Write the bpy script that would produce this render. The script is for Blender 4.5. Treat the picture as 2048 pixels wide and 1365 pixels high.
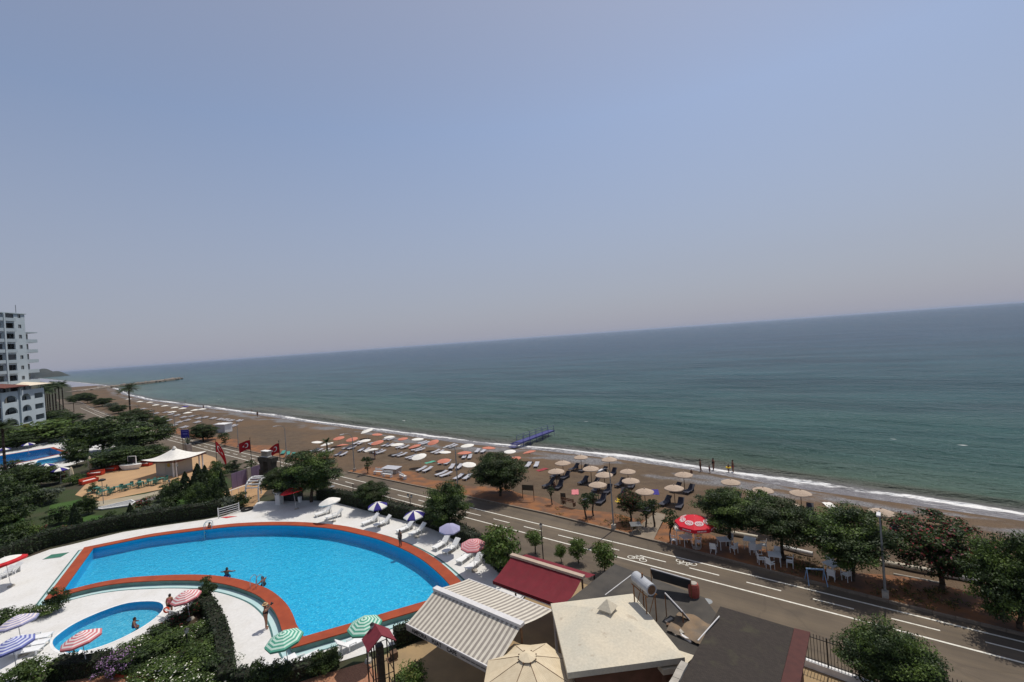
import bpy, bmesh, math, random
import numpy as np
from mathutils import Vector, Matrix
from mathutils.geometry import tessellate_polygon
for o in list(bpy.data.objects): bpy.data.objects.remove(o)
R = math.radians
rnd = random.Random(11)
S = bpy.context.scene
C = S.collection
# ------------------------------------------------------------ camera, sky, sun, exposure
cam = bpy.data.cameras.new('camera'); cam.lens = 16.0; cam.sensor_width = 36.0
cam.clip_start = 0.1; cam.clip_end = 60000
cam.shift_y = -0.002
co = bpy.data.objects.new('camera', cam); C.objects.link(co)
yaw = math.atan2(910.0, 1145.7)            # world X runs along the road, world Y out to sea
co.matrix_world = (Matrix.Translation((0, 0, 18)) @ Matrix.Rotation(yaw, 4, 'Z')
                   @ Matrix.Rotation(R(90), 4, 'X') @ Matrix.Rotation(-math.atan(0.0724), 4, 'Z'))
S.camera = co
SUN_EL, SUN_AZ = 66.0, 2.0                 # azimuth measured from world +Y towards +X
w = bpy.data.worlds.new('World'); S.world = w; w.use_nodes = True
nt = w.node_tree; nt.nodes.clear()
sky = nt.nodes.new('ShaderNodeTexSky'); sky.sky_type = 'NISHITA'; sky.sun_disc = False
sky.sun_elevation = R(SUN_EL); sky.sun_rotation = R(SUN_AZ)
sky.altitude = 0; sky.air_density = 1.0; sky.dust_density = 1.2; sky.ozone_density = 2.0
bg = nt.nodes.new('ShaderNodeBackground'); bg.inputs['Strength'].default_value = 0.125
wo = nt.nodes.new('ShaderNodeOutputWorld')
# a summer haze: the clear sky is veiled evenly all round, most at the horizon
gt = nt.nodes.new('ShaderNodeTexCoord'); sx = nt.nodes.new('ShaderNodeSeparateXYZ'); nt.links.new(gt.outputs['Generated'], sx.inputs[0])
rp = nt.nodes.new('ShaderNodeValToRGB'); nt.links.new(sx.outputs['Z'], rp.inputs[0])
for k, (p, v) in zip([rp.color_ramp.elements[0], rp.color_ramp.elements[1], rp.color_ramp.elements.new(.15), rp.color_ramp.elements.new(.45)], [(0, .92), (1, .15), (.13, .78), (.42, .30)]):
    k.position = p; k.color = (v, v, v, 1)
vm = nt.nodes.new('ShaderNodeMixRGB'); nt.links.new(rp.outputs[0], vm.inputs[0]); nt.links.new(sky.outputs[0], vm.inputs[1]); vm.inputs[2].default_value = (2.66, 2.74, 3.38, 1)
nt.links.new(vm.outputs[0], bg.inputs['Color']); nt.links.new(bg.outputs[0], wo.inputs['Surface'])
sl = bpy.data.lights.new('sun', 'SUN'); sl.energy = 3.4; sl.angle = R(0.5); sl.color = (1.0, 0.95, 0.88)
so = bpy.data.objects.new('sun', sl); C.objects.link(so)
sd = Vector((math.sin(R(SUN_AZ)) * math.cos(R(SUN_EL)), math.cos(R(SUN_AZ)) * math.cos(R(SUN_EL)), math.sin(R(SUN_EL))))
so.rotation_euler = sd.to_track_quat('Z', 'Y').to_euler(); so.location = (0, 60, 80)
S.view_settings.view_transform = 'Standard'; S.view_settings.look = 'None'
S.view_settings.exposure = 0.0; S.view_settings.gamma = 1.0; S.view_settings.use_curve_mapping = False

# ------------------------------------------------------------ materials
MATS = {}
def mat(name, c1, c2=None, scale=3.0, rough=0.8, bump=0.0, bscale=None, metal=0.0, spec=0.3, detail=4.0, lo=0.35, hi=0.65, vec='Object'):
    if name in MATS: return MATS[name]
    m = bpy.data.materials.new(name); m.use_nodes = True; t = m.node_tree; N = t.nodes; L = t.links
    b = N['Principled BSDF']; b.inputs['Roughness'].default_value = rough; b.inputs['Metallic'].default_value = metal
    b.inputs['Specular IOR Level'].default_value = spec
    b.inputs['Base Color'].default_value = (*c1, 1)
    tc = N.new('ShaderNodeTexCoord')
    if c2:
        n = N.new('ShaderNodeTexNoise'); n.inputs['Scale'].default_value = scale; n.inputs['Detail'].default_value = detail
        L.new(tc.outputs[vec], n.inputs['Vector'])
        r = N.new('ShaderNodeValToRGB'); r.color_ramp.elements[0].position = lo; r.color_ramp.elements[1].position = hi
        r.color_ramp.elements[0].color = (*c1, 1); r.color_ramp.elements[1].color = (*c2, 1)
        L.new(n.outputs['Fac'], r.inputs['Fac']); L.new(r.outputs['Color'], b.inputs['Base Color'])
    if bump:
        n2 = N.new('ShaderNodeTexNoise'); n2.inputs['Scale'].default_value = bscale or scale * 6; n2.inputs['Detail'].default_value = 3
        L.new(tc.outputs[vec], n2.inputs['Vector'])
        bp = N.new('ShaderNodeBump'); bp.inputs['Strength'].default_value = bump; bp.inputs['Distance'].default_value = 0.05
        L.new(n2.outputs['Fac'], bp.inputs['Height']); L.new(bp.outputs[0], b.inputs['Normal'])
    MATS[name] = m; return m
def leafmat(name, c1, c2, tr=0.25):
    if name in MATS: return MATS[name]
    m = bpy.data.materials.new(name); m.use_nodes = True; t = m.node_tree; N = t.nodes; L = t.links; N.clear()
    tc = N.new('ShaderNodeTexCoord'); n = N.new('ShaderNodeTexNoise'); n.inputs['Scale'].default_value = 1.7; n.inputs['Detail'].default_value = 5
    L.new(tc.outputs['Object'], n.inputs['Vector'])
    r = N.new('ShaderNodeValToRGB'); r.color_ramp.elements[0].position = .35; r.color_ramp.elements[1].position = .68
    r.color_ramp.elements[0].color = (*c1, 1); r.color_ramp.elements[1].color = (*c2, 1); L.new(n.outputs['Fac'], r.inputs['Fac'])
    d = N.new('ShaderNodeBsdfPrincipled'); d.inputs['Roughness'].default_value = .55; d.inputs['Specular IOR Level'].default_value = .25
    q = N.new('ShaderNodeBsdfTranslucent'); mx = N.new('ShaderNodeMixShader'); mx.inputs[0].default_value = tr
    L.new(r.outputs['Color'], d.inputs['Base Color']); L.new(r.outputs['Color'], q.inputs['Color'])
    o = N.new('ShaderNodeOutputMaterial'); L.new(d.outputs[0], mx.inputs[1]); L.new(q.outputs[0], mx.inputs[2]); L.new(mx.outputs[0], o.inputs['Surface'])
    MATS[name] = m; return m

M_white = mat('white_paint', (.80, .79, .76), (.68, .67, .64), 2.5, .6)
M_plastic = mat('white_plastic', (.82, .82, .80), (.74, .74, .72), 2, .4)
M_line = mat('road_paint', (.78, .75, .66), (.60, .57, .48), 4, .7)
M_black = mat('black_iron', (.012, .012, .013), (.03, .028, .025), 6, .5)
M_steel = mat('steel', (.55, .56, .56), (.42, .43, .44), 8, .3, metal=.8)
M_galv = mat('galvanised_pole', (.30, .31, .31), (.22, .23, .23), 5, .5, metal=.3)
M_wood = mat('brown_wood', (.16, .09, .05), (.10, .055, .03), 8, .7)
M_bark = mat('bark', (.09, .065, .045), (.05, .035, .025), 9, .9, .4)
M_conc = mat('concrete', (.42, .38, .32), (.33, .30, .25), 3, .9, .15)
M_red = mat('red_cloth', (.55, .02, .025), (.48, .015, .02), 3, .8)
M_orange = mat('orange_cloth', (.55, .20, .13), (.48, .17, .11), 3, .8)
M_wcloth = mat('white_cloth', (.78, .75, .68), (.70, .67, .60), 3, .8)
M_blue = mat('blue_cloth', (.035, .03, .30), (.03, .025, .24), 3, .8)
M_glass = mat('dark_glass', (.02, .025, .03), (.035, .045, .05), 1.5, .15, spec=.5)

# ------------------------------------------------------------ mesh helpers
class MB:
    def __init__(s): s.v = []; s.f = []; s.m = []
    def add(s, vs, fs, mi=0):
        n = len(s.v); s.v += [tuple(v) for v in vs]; s.f += [tuple(i + n for i in f) for f in fs]; s.m += [mi] * len(fs); return s
    def box(s, c, d, rz=0, mi=0, rx=0, ry=0):
        x, y, z = d[0] / 2, d[1] / 2, d[2] / 2
        mt = Matrix.Translation(c) @ Matrix.Rotation(rz, 4, 'Z') @ Matrix.Rotation(ry, 4, 'Y') @ Matrix.Rotation(rx, 4, 'X')
        vs = [mt @ Vector((a * x, b * y, e * z)) for e in (-1, 1) for a, b in ((-1, -1), (1, -1), (1, 1), (-1, 1))]
        return s.add(vs, [(3, 2, 1, 0), (4, 5, 6, 7), (0, 1, 5, 4), (1, 2, 6, 5), (2, 3, 7, 6), (3, 0, 4, 7)], mi)
    def cyl(s, p0, p1, r0, r1=None, n=8, mi=0):
        r1 = r0 if r1 is None else r1
        p0 = Vector(p0); p1 = Vector(p1); d = (p1 - p0).normalized()
        a = d.orthogonal().normalized(); b = d.cross(a)
        vs = []
        for p, r in ((p0, r0), (p1, r1)):
            for i in range(n):
                t = 2 * math.pi * i / n; vs.append(p + (a * math.cos(t) + b * math.sin(t)) * r)
        fs = [(i, (i + 1) % n, n + (i + 1) % n, n + i) for i in range(n)] + [tuple(range(n - 1, -1, -1)), tuple(range(n, 2 * n))]
        return s.add(vs, fs, mi)
    def tube(s, pts, r, n=6, mi=0, r1=None):
        k = len(pts)
        for i in range(k - 1):
            ra = r + ((r1 if r1 is not None else r) - r) * i / (k - 1); rb = r + ((r1 if r1 is not None else r) - r) * (i + 1) / (k - 1)
            s.cyl(pts[i], pts[i + 1], ra, rb, n, mi)
        return s
    def prism(s, pts, z0, z1, mi=0, top=True, bottom=True):
        n = len(pts); z0 = z0 if isinstance(z0, (list, tuple)) else [z0] * n; z1 = z1 if isinstance(z1, (list, tuple)) else [z1] * n
        vs = [(p[0], p[1], z0[i]) for i, p in enumerate(pts)] + [(p[0], p[1], z1[i]) for i, p in enumerate(pts)]
        fs = [(i, (i + 1) % n, n + (i + 1) % n, n + i) for i in range(n)]
        tri = tessellate_polygon([[Vector((p[0], p[1], 0)) for p in pts]])
        for t in tri:
            a, b, c = t
            if (Vector(pts[b][:2]) - Vector(pts[a][:2])).cross(Vector(pts[c][:2]) - Vector(pts[a][:2])) < 0: b, c = c, b
            if top: fs.append((a + n, b + n, c + n))
            if bottom: fs.append((c, b, a))
        return s.add(vs, fs, mi)
    def slab(s, quad, t, mi=0):
        """a sheet through four 3-D corners with thickness t downwards"""
        q = [Vector(p) for p in quad]; nrm = (q[1] - q[0]).cross(q[2] - q[0]).normalized()
        if nrm.z < 0: q.reverse(); nrm = -nrm
        lo = [p - nrm * t for p in q]; n = len(q)
        return s.add(q + lo, [tuple(range(n)), tuple(range(2 * n - 1, n - 1, -1))] + [(i, n + i, n + (i + 1) % n, (i + 1) % n) for i in range(n)], mi)
    def mesh(s, name, mats, smooth=False):
        me = bpy.data.meshes.new(name); me.from_pydata(s.v, [], s.f)
        for m in (mats if isinstance(mats, (list, tuple)) else [mats]): me.materials.append(m)
        me.polygons.foreach_set('material_index', s.m)
        if smooth: me.polygons.foreach_set('use_smooth', [True] * len(s.f))
        me.update(); return me
    def obj(s, name, mats, parent=None, loc=None, rz=0, smooth=False):
        return link(name, s.mesh(name, mats, smooth), parent, loc, rz)
def link(name, me, parent=None, loc=None, rz=0):
    o = bpy.data.objects.new(name, me); C.objects.link(o); o.parent = parent
    if loc is not None: o.location = loc if len(loc) == 3 else (*loc, 0)
    o.rotation_euler.z = rz; return o
def tag(o, label=None, cat=None, group=None, kind=None):
    if label: o['label'] = label
    if cat: o['category'] = cat
    if group: o['group'] = group
    if kind: o['kind'] = kind
    return o
def thing(name, loc, label, cat, group=None, rz=0):
    o = link(name, None, None, loc, rz); return tag(o, label, cat, group)
def copy_tree(o, parent=None):
    c = o.copy(); C.objects.link(c); c.parent = parent
    for ch in o.children: copy_tree(ch, c)
    return c
def clone(o, loc, rz=0, label=None, group=None, sc=None):
    c = copy_tree(o); c.location = loc if len(loc) == 3 else (*loc, 0); c.rotation_euler.z = rz
    if sc: c.scale = (sc, sc, sc) if not isinstance(sc, tuple) else sc
    if label: c['label'] = label
    if group: c['group'] = group
    return c
class Place:
    """first call moves the prototype, later calls copy it"""
    def __init__(s, proto): s.p = proto; s.used = False
    def __call__(s, loc, rz=0, label=None, group=None, sc=None):
        if s.used: return clone(s.p, loc, rz, label, group, sc)
        s.used = True; o = s.p; o.location = loc if len(loc) == 3 else (*loc, 0); o.rotation_euler.z = rz
        if sc: o.scale = (sc, sc, sc) if not isinstance(sc, tuple) else sc
        if label: o['label'] = label
        if group: o['group'] = group
        return o
def sheet(name, loops, z, m, parent=None):
    """flat polygon (first loop) with holes (further loops)"""
    flat = [p for l in loops for p in l]
    tri = tessellate_polygon([[Vector((p[0], p[1], 0)) for p in l] for l in loops])
    fs = []
    for a, b, c in tri:
        if (Vector(flat[b][:2]) - Vector(flat[a][:2])).cross(Vector(flat[c][:2]) - Vector(flat[a][:2])) < 0: b, c = c, b
        fs.append((a, b, c))
    mb = MB(); mb.add([(p[0], p[1], z) for p in flat], fs); return mb.obj(name, m, parent)
def smooth_loop(pts, k=4, closed=True):
    out = []; n = len(pts)
    for i in range(n if closed else n - 1):
        p0 = pts[(i - 1) % n] if closed or i > 0 else pts[0]; p1 = pts[i]; p2 = pts[(i + 1) % n]; p3 = pts[(i + 2) % n] if closed or i + 2 < n else pts[-1]
        for j in range(k):
            t = j / k
            out.append(tuple(.5 * (2 * p1[a] + (p2[a] - p0[a]) * t + (2 * p0[a] - 5 * p1[a] + 4 * p2[a] - p3[a]) * t * t + (3 * p1[a] - p0[a] - 3 * p2[a] + p3[a]) * t ** 3) for a in (0, 1)))
    if not closed: out.append(tuple(pts[-1]))
    return out
def offset(pts, d):
    """offset a closed loop outwards (d>0) with mitred corners"""
    n = len(pts); area = sum(pts[i][0] * pts[(i + 1) % n][1] - pts[(i + 1) % n][0] * pts[i][1] for i in range(n)); sg = 1 if area > 0 else -1
    out = []
    for i in range(n):
        a = Vector(pts[i - 1][:2]); b = Vector(pts[i][:2]); c = Vector(pts[(i + 1) % n][:2])
        e1 = (b - a).normalized(); e2 = (c - b).normalized()
        n1 = Vector((e1.y, -e1.x)) * sg; n2 = Vector((e2.y, -e2.x)) * sg
        k = (n1 + n2); k = k / max(.35, k.length_squared / 2) ; out.append(tuple(b + k * d))
    return out
def ring(mb, la, za, lb, zb, mi=0):
    n = len(la); mb.add([(p[0], p[1], za) for p in la] + [(p[0], p[1], zb) for p in lb], [(i, (i + 1) % n, n + (i + 1) % n, n + i) for i in range(n)], mi)

# ------------------------------------------------------------ terrain profile
SH = [(-4000,330),(-700,118),(-600,106),(-511,96),(-420,82),(-320,73),(-219,69.6),(-169,68),(-123,65.8),(-94,65),(-62,63.8),(-45,65.2),(-30,65.2),(-20,64.3),(-8,62.2),(1,61.6),(9.5,61),(80,57)]
def ys(x):
    for (a, b), (c, d) in zip(SH, SH[1:]):
        if x <= c: return b + (d - b) * (x - a) / (c - a)
    return SH[-1][1]
def bz(x, y):
    s = ys(x) - y
    if s < 0: return max(-1.5 + .1 * s, -4)
    if s < 6: return -1.5 + .1 * s
    if s < 24: return -.9 + .75 * (s - 6) / 18
    return -.15
KERB = [(-420,54),(-300,44.5),(-212,39),(-165,36.4),(-97,36.3),(-76,36.6),(-45,37.3),(-27,37.5),(-16,36.9),(-8,36.3),(0,35.8),(12,35.4),(60,34)]
def yk(x):
    for (a, b), (c, d) in zip(KERB, KERB[1:]):
        if x <= c: return b + (d - b) * (x - a) / (c - a)
    return KERB[-1][1]
def B(p): return (p[0], p[1], bz(*p))

# ------------------------------------------------------------ pools' outlines
far_edge = [(-61.60,8.62),(-60.50,10.87),(-59.58,12.70),(-57.13,15.51),(-55.68,17.06),(-54.06,18.58),(-50.98,20.62),(-47.46,22.38),(-43.44,23.74),(-40.35,24.25),(-37.27,24.59),(-33.70,24.53),(-30.70,24.16),(-28.63,23.65),(-26.87,23.10),(-25.43,22.56)]
near_edge = [(-25.17,20.27),(-26.41,18.02),(-27.65,15.65),(-28.96,13.35)]
inner_edge = [(-30.73,13.74),(-32.06,14.15),(-33.60,14.50),(-35.36,14.70),(-37.21,14.72),(-39.31,14.45),(-41.42,13.97),(-43.71,13.15),(-45.61,12.16),(-47.52,10.93),(-49.75,9.22),(-51.30,7.39),(-52.15,5.27)]
POOL = far_edge + [(-24.30,21.87)] + near_edge + inner_edge
ia = near_edge[-1]
def path_s(a, k=3): return smooth_loop(a, k, False)
POOL = path_s(far_edge) + [(-24.30,21.87)] + near_edge + path_s(inner_edge)
kc = (-42.91,6.45); 
KID = smooth_loop([(-44.16,3.87),(-42.50,3.94),(-41.25,4.46),(-40.52,5.43),(-40.34,6.64),(-40.74,8.06),(-41.73,9.21),(-42.89,9.59),(-44.19,9.29),(-45.70,8.10),(-46.03,6.71),(-45.79,5.32),(-45.09,4.39)], 4)
COPE = offset(POOL, .8); GUT = offset(POOL, 1.3); GLINE = offset(POOL, 1.42)
POOL2 = [(-136.95,3.97),(-137.68,6.60),(-138.84,10.83),(-141.50,16.24),(-155.38,15.52),(-155.93,12.27),(-155.74,7.58),(-154.36,4.59)]
POOL3 = [(-126.46,9.78),(-128.14,11.95),(-129.34,14.91),(-129.06,18.32),(-135.62,18.66),(-136.58,17.36),(-136.63,14.28),(-136.62,11.78)]
# ------------------------------------------------------------ setting: ground, road, beach, sea
M_ground = mat('garden_earth', (.055, .042, .028), (.035, .045, .018), .35, .95, .2, 3)
sheet('ground', [[(-3500, -600), (300, -600), (300, 38), (60, 33.9), (0, 35.7), (-27, 37.4), (-97, 36.2), (-165, 36.3), (-300, 44.4), (-420, 54), (-700, 90), (-3500, 260)],
    offset(POOL, .3), KID, POOL2, POOL3], -.03, M_ground)['kind'] = 'structure'

def asphalt():
    m = mat('asphalt', (.150, .118, .084), (.115, .091, .066), .35, .9, .25, 60)
    N = m.node_tree.nodes; L = m.node_tree.links; b = N['Principled BSDF']; src = b.inputs['Base Color'].links[0].from_socket
    tc = N['Texture Coordinate']; mp = N.new('ShaderNodeMapping'); mp.inputs['Scale'].default_value = (.04, 1.1, 1); L.new(tc.outputs['Object'], mp.inputs[0])
    n = N.new('ShaderNodeTexNoise'); n.inputs['Scale'].default_value = 1.6; n.inputs['Detail'].default_value = 6; L.new(mp.outputs[0], n.inputs['Vector'])
    r = N.new('ShaderNodeValToRGB'); r.color_ramp.elements[0].position = .3; r.color_ramp.elements[1].position = .75
    r.color_ramp.elements[0].color = (.78, .78, .8, 1); r.color_ramp.elements[1].color = (1.1, 1.08, 1.02, 1); L.new(n.outputs['Fac'], r.inputs[0])
    n3 = N.new('ShaderNodeTexNoise'); n3.inputs['Scale'].default_value = 90; n3.inputs['Detail'].default_value = 2; L.new(tc.outputs['Object'], n3.inputs['Vector'])
    r3 = N.new('ShaderNodeValToRGB'); r3.color_ramp.elements[0].color = (.75, .75, .75, 1); r3.color_ramp.elements[1].color = (1.25, 1.25, 1.25, 1); L.new(n3.outputs['Fac'], r3.inputs[0])
    x = N.new('ShaderNodeMixRGB'); x.blend_type = 'MULTIPLY'; x.inputs[0].default_value = 1; L.new(src, x.inputs[1]); L.new(r.outputs[0], x.inputs[2])
    y = N.new('ShaderNodeMixRGB'); y.blend_type = 'MULTIPLY'; y.inputs[0].default_value = 1; L.new(x.outputs[0], y.inputs[1]); L.new(r3.outputs[0], y.inputs[2])
    ck = N.new('ShaderNodeTexVoronoi'); ck.feature = 'DISTANCE_TO_EDGE'; ck.inputs['Scale'].default_value = .16; wv_ = N.new('ShaderNodeTexNoise'); wv_.inputs['Scale'].default_value = .5; wv_.inputs['Detail'].default_value = 5; L.new(tc.outputs['Object'], wv_.inputs['Vector']); wm_ = N.new('ShaderNodeMixRGB'); wm_.blend_type = 'ADD'; wm_.inputs[0].default_value = 3.0; wm_.use_clamp = False; L.new(tc.outputs['Object'], wm_.inputs[1]); L.new(wv_.outputs['Color'], wm_.inputs[2]); L.new(wm_.outputs[0], ck.inputs['Vector'])
    cr_ = N.new('ShaderNodeValToRGB'); cr_.color_ramp.elements[0].position = .004; cr_.color_ramp.elements[1].position = .012; cr_.color_ramp.elements[0].color = (.90, .90, .90, 1); cr_.color_ramp.elements[1].color = (1, 1, 1, 1); L.new(ck.outputs['Distance'], cr_.inputs[0])
    pt_ = N.new('ShaderNodeTexNoise'); pt_.inputs['Scale'].default_value = .16; pt_.inputs['Detail'].default_value = 3; L.new(tc.outputs['Object'], pt_.inputs['Vector'])
    pr_ = N.new('ShaderNodeValToRGB'); pr_.color_ramp.elements[0].position = .56; pr_.color_ramp.elements[1].position = .60; pr_.color_ramp.elements[0].color = (1, 1, 1, 1); pr_.color_ramp.elements[1].color = (.86, .87, .9, 1); L.new(pt_.outputs['Fac'], pr_.inputs[0])
    z1 = N.new('ShaderNodeMixRGB'); z1.blend_type = 'MULTIPLY'; z1.inputs[0].default_value = 1; L.new(y.outputs[0], z1.inputs[1]); L.new(cr_.outputs[0], z1.inputs[2])
    z2 = N.new('ShaderNodeMixRGB'); z2.blend_type = 'MULTIPLY'; z2.inputs[0].default_value = 1; L.new(z1.outputs[0], z2.inputs[1]); L.new(pr_.outputs[0], z2.inputs[2])
    L.new(z2.outputs[0], b.inputs['Base Color']); return m
M_asph = asphalt()
near = [(60, 24), (0, 26.9), (-3, 27.2), (-14, 28), (-30, 29.0), (-62, 30.3), (-110, 29.6), (-165, 29), (-215, 31.5), (-300, 36.5), (-420, 46)]
road = sheet('road', [near + KERB], 0.0, M_asph); tag(road, kind='structure')
def lane(x0, x1, yf, wd, name, z=.005):
    mb = MB(); n = max(1, int(abs(x1 - x0) / 8)); xs = [x0 + (x1 - x0) * i / n for i in range(n + 1)]
    mb.add([(x, yf(x) - wd / 2, z) for x in xs] + [(x, yf(x) + wd / 2, z) for x in xs], [(i, i + 1, n + 2 + i, n + 1 + i) for i in range(n)])
    return mb.obj(name, M_line, road)
def shift(x): return 0 if x > -165 else (x + 165) * -.06
lane(-300, 60, lambda x: 32.95 + shift(x), .13, 'lane_line')
lane(-300, 60, lambda x: 35.2 + shift(x) - max(0, (x + 10) * .012), .13, 'lane_line')
x = 60.0
while x > -260:
    lane(x - 2.1, x, lambda x: 34.05 + shift(x), .11, 'lane_dash'); x -= 3.87
def ringpts(cx, cy, r, wd, n=16):
    return [(cx + math.cos(2 * math.pi * i / n) * (r - wd), cy + math.sin(2 * math.pi * i / n) * (r - wd)) for i in range(n)], [(cx + math.cos(2 * math.pi * i / n) * r, cy + math.sin(2 * math.pi * i / n) * r) for i in range(n)]
def bike(cx, cy, flip):
    mb = MB(); z = .009
    for sx in (-.42, .42):
        a, b = ringpts(sx, 0, .27, .06); ring(mb, a, 0, b, 0)
    def bar(p, q, wd=.055):
        p = Vector(p); q = Vector(q); d = (q - p).normalized(); n = Vector((-d.y, d.x)) * wd / 2
        mb.add([(*(p - n), .001), (*(q - n), .001), (*(q + n), .001), (*(p + n), .001)], [(0, 1, 2, 3)])
    bar((-.42, 0), (-.12, .42)); bar((-.42, 0), (-.02, -.02)); bar((-.02, -.02), (.32, .40)); bar((-.02, -.02), (-.17, .5)); bar((-.12, .40), (.32, .42)); bar((.42, 0), (.28, .55)); bar((.28, .55), (.44, .58)); bar((-.28, .5), (-.06, .5))
    o = mb.obj('bicycle_symbol', M_line, road, (cx, cy, z)); o.rotation_euler.z = math.pi if flip else 0; o.scale = (1.15, .95, 1)
bike(-15.6, 33.45, False); bike(-12.2, 34.75, True)

# kerb and the strip of red soil behind it
M_kerb = mat('kerb_concrete', (.24, .19, .14), (.17, .135, .10), 1.5, .9, .2)
M_soil = mat('red_soil', (.25, .105, .040), (.13, .070, .042), .7, .95, .5, 7, lo=.38, hi=.62, detail=8)
def strip(name, xs, ya, yb, za, zb, m, kind='structure', rows=1, jit=0):
    mb = MB(); k = len(xs); vs = []
    for j in range(rows + 1):
        for x in xs:
            t = j / rows; y = ya(x) + (yb(x) - ya(x)) * t; vs.append((x, y, za + (zb - za) * t + (rnd.uniform(-jit, jit) if 0 < j < rows else 0)))
    mb.add(vs, [(j * k + i, j * k + i + 1, (j + 1) * k + i + 1, (j + 1) * k + i) for j in range(rows) for i in range(k - 1)])
    return tag(mb.obj(name, m, None, smooth=True), kind=kind)
def vedge(x): return yk(x) + 3.9 + .7 * math.sin(x * .31) + .4 * math.sin(x * .83 + 1)
for (a, b) in ((-160, -72.5), (-62.5, 60)):
    xs = [a + (b - a) * i / 120 for i in range(121)]
    strip('verge', xs, lambda x: yk(x) + .18, vedge, .11, -.11, M_soil, rows=5, jit=.025)
    n = int((b - a) / 1.0); kp = [a + (b - a) * i / n for i in range(n + 1)]
    kb = tag(link('kerb', None), kind='structure')
    proto = None
    for x0, x1 in zip(kp, kp[1:]):
        y0, y1 = yk(x0), yk(x1)
        if proto is None: proto = MB().box((0, 0, .06), (1.0 - .02, .17, .14)).mesh('kerb_stone', M_kerb)
        o = link('kerb_stone', proto, kb, ((x0 + x1) / 2, (y0 + y1) / 2 + .09, rnd.uniform(-.008, .008)), math.atan2(y1 - y0, x1 - x0)); o.scale.x = (x1 - x0)
tag(sheet('path', [[(-17.9, 36.95), (-15.6, 36.85), (-16.6, 42.6), (-17.6, 42.7)]], .125, mat('path_concrete', (.25, .20, .145), (.20, .16, .115), 1.2, .9, .15)), kind='structure')

# beach: one relief sheet whose colour follows the distance to the water line
def attr_sheet(name, xs, rows, yfun, zfun, afun, m):
    vs = []; at = []
    for j in rows:
        for x in xs:
            y = yfun(x, j); vs.append((x, y, zfun(x, y))); at.append(afun(x, y))
    k = len(xs); me = bpy.data.meshes.new(name)
    me.from_pydata(vs, [], [(j * k + i, j * k + i + 1, (j + 1) * k + i + 1, (j + 1) * k + i) for j in range(len(rows) - 1) for i in range(k - 1)])
    a = me.attributes.new('sd', 'FLOAT', 'POINT'); a.data.foreach_set('value', at)
    me.polygons.foreach_set('use_smooth', [True] * len(me.polygons)); me.materials.append(m)
    o = bpy.data.objects.new(name, me); C.objects.link(o); o['kind'] = 'structure'; return o
def nodes(name):
    m = bpy.data.materials.new(name); m.use_nodes = True; MATS[name] = m
    return m, m.node_tree.nodes, m.node_tree.links, m.node_tree.nodes['Principled BSDF']
def ramp(N, L, src, stops, mode='LINEAR'):
    r = N.new('ShaderNodeValToRGB'); r.color_ramp.interpolation = mode; e = r.color_ramp.elements
    while len(e) < len(stops): e.new(.5)
    for k, (p, c) in zip(e, stops): k.position = p; k.color = (*c, 1) if len(c) == 3 else c
    L.new(src, r.inputs[0]); return r.outputs[0]
def mathn(N, L, op, a, b=None, c=None, clamp=False):
    n = N.new('ShaderNodeMath'); n.operation = op; n.use_clamp = clamp
    for i, q in enumerate((a, b, c)):
        if q is None: continue
        if isinstance(q, (int, float)): n.inputs[i].default_value = q
        else: L.new(q, n.inputs[i])
    return n.outputs[0]
def noisen(N, L, vec, scale, detail=4, sc=None, rough=.5):
    if sc:
        mp = N.new('ShaderNodeMapping'); mp.inputs['Scale'].default_value = sc; L.new(vec, mp.inputs[0]); vec = mp.outputs[0]
    n = N.new('ShaderNodeTexNoise'); n.inputs['Scale'].default_value = scale; n.inputs['Detail'].default_value = detail; n.inputs['Roughness'].default_value = rough
    L.new(vec, n.inputs['Vector']); return n.outputs['Fac']
def mixc(N, L, fac, a, b, blend='MIX'):
    n = N.new('ShaderNodeMixRGB'); n.blend_type = blend
    for i, q in enumerate((fac, a, b)):
        if isinstance(q, (int, float)): n.inputs[i].default_value = q
        elif isinstance(q, tuple): n.inputs[i].default_value = (*q, 1)
        else: L.new(q, n.inputs[i])
    return n.outputs[0]
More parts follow.
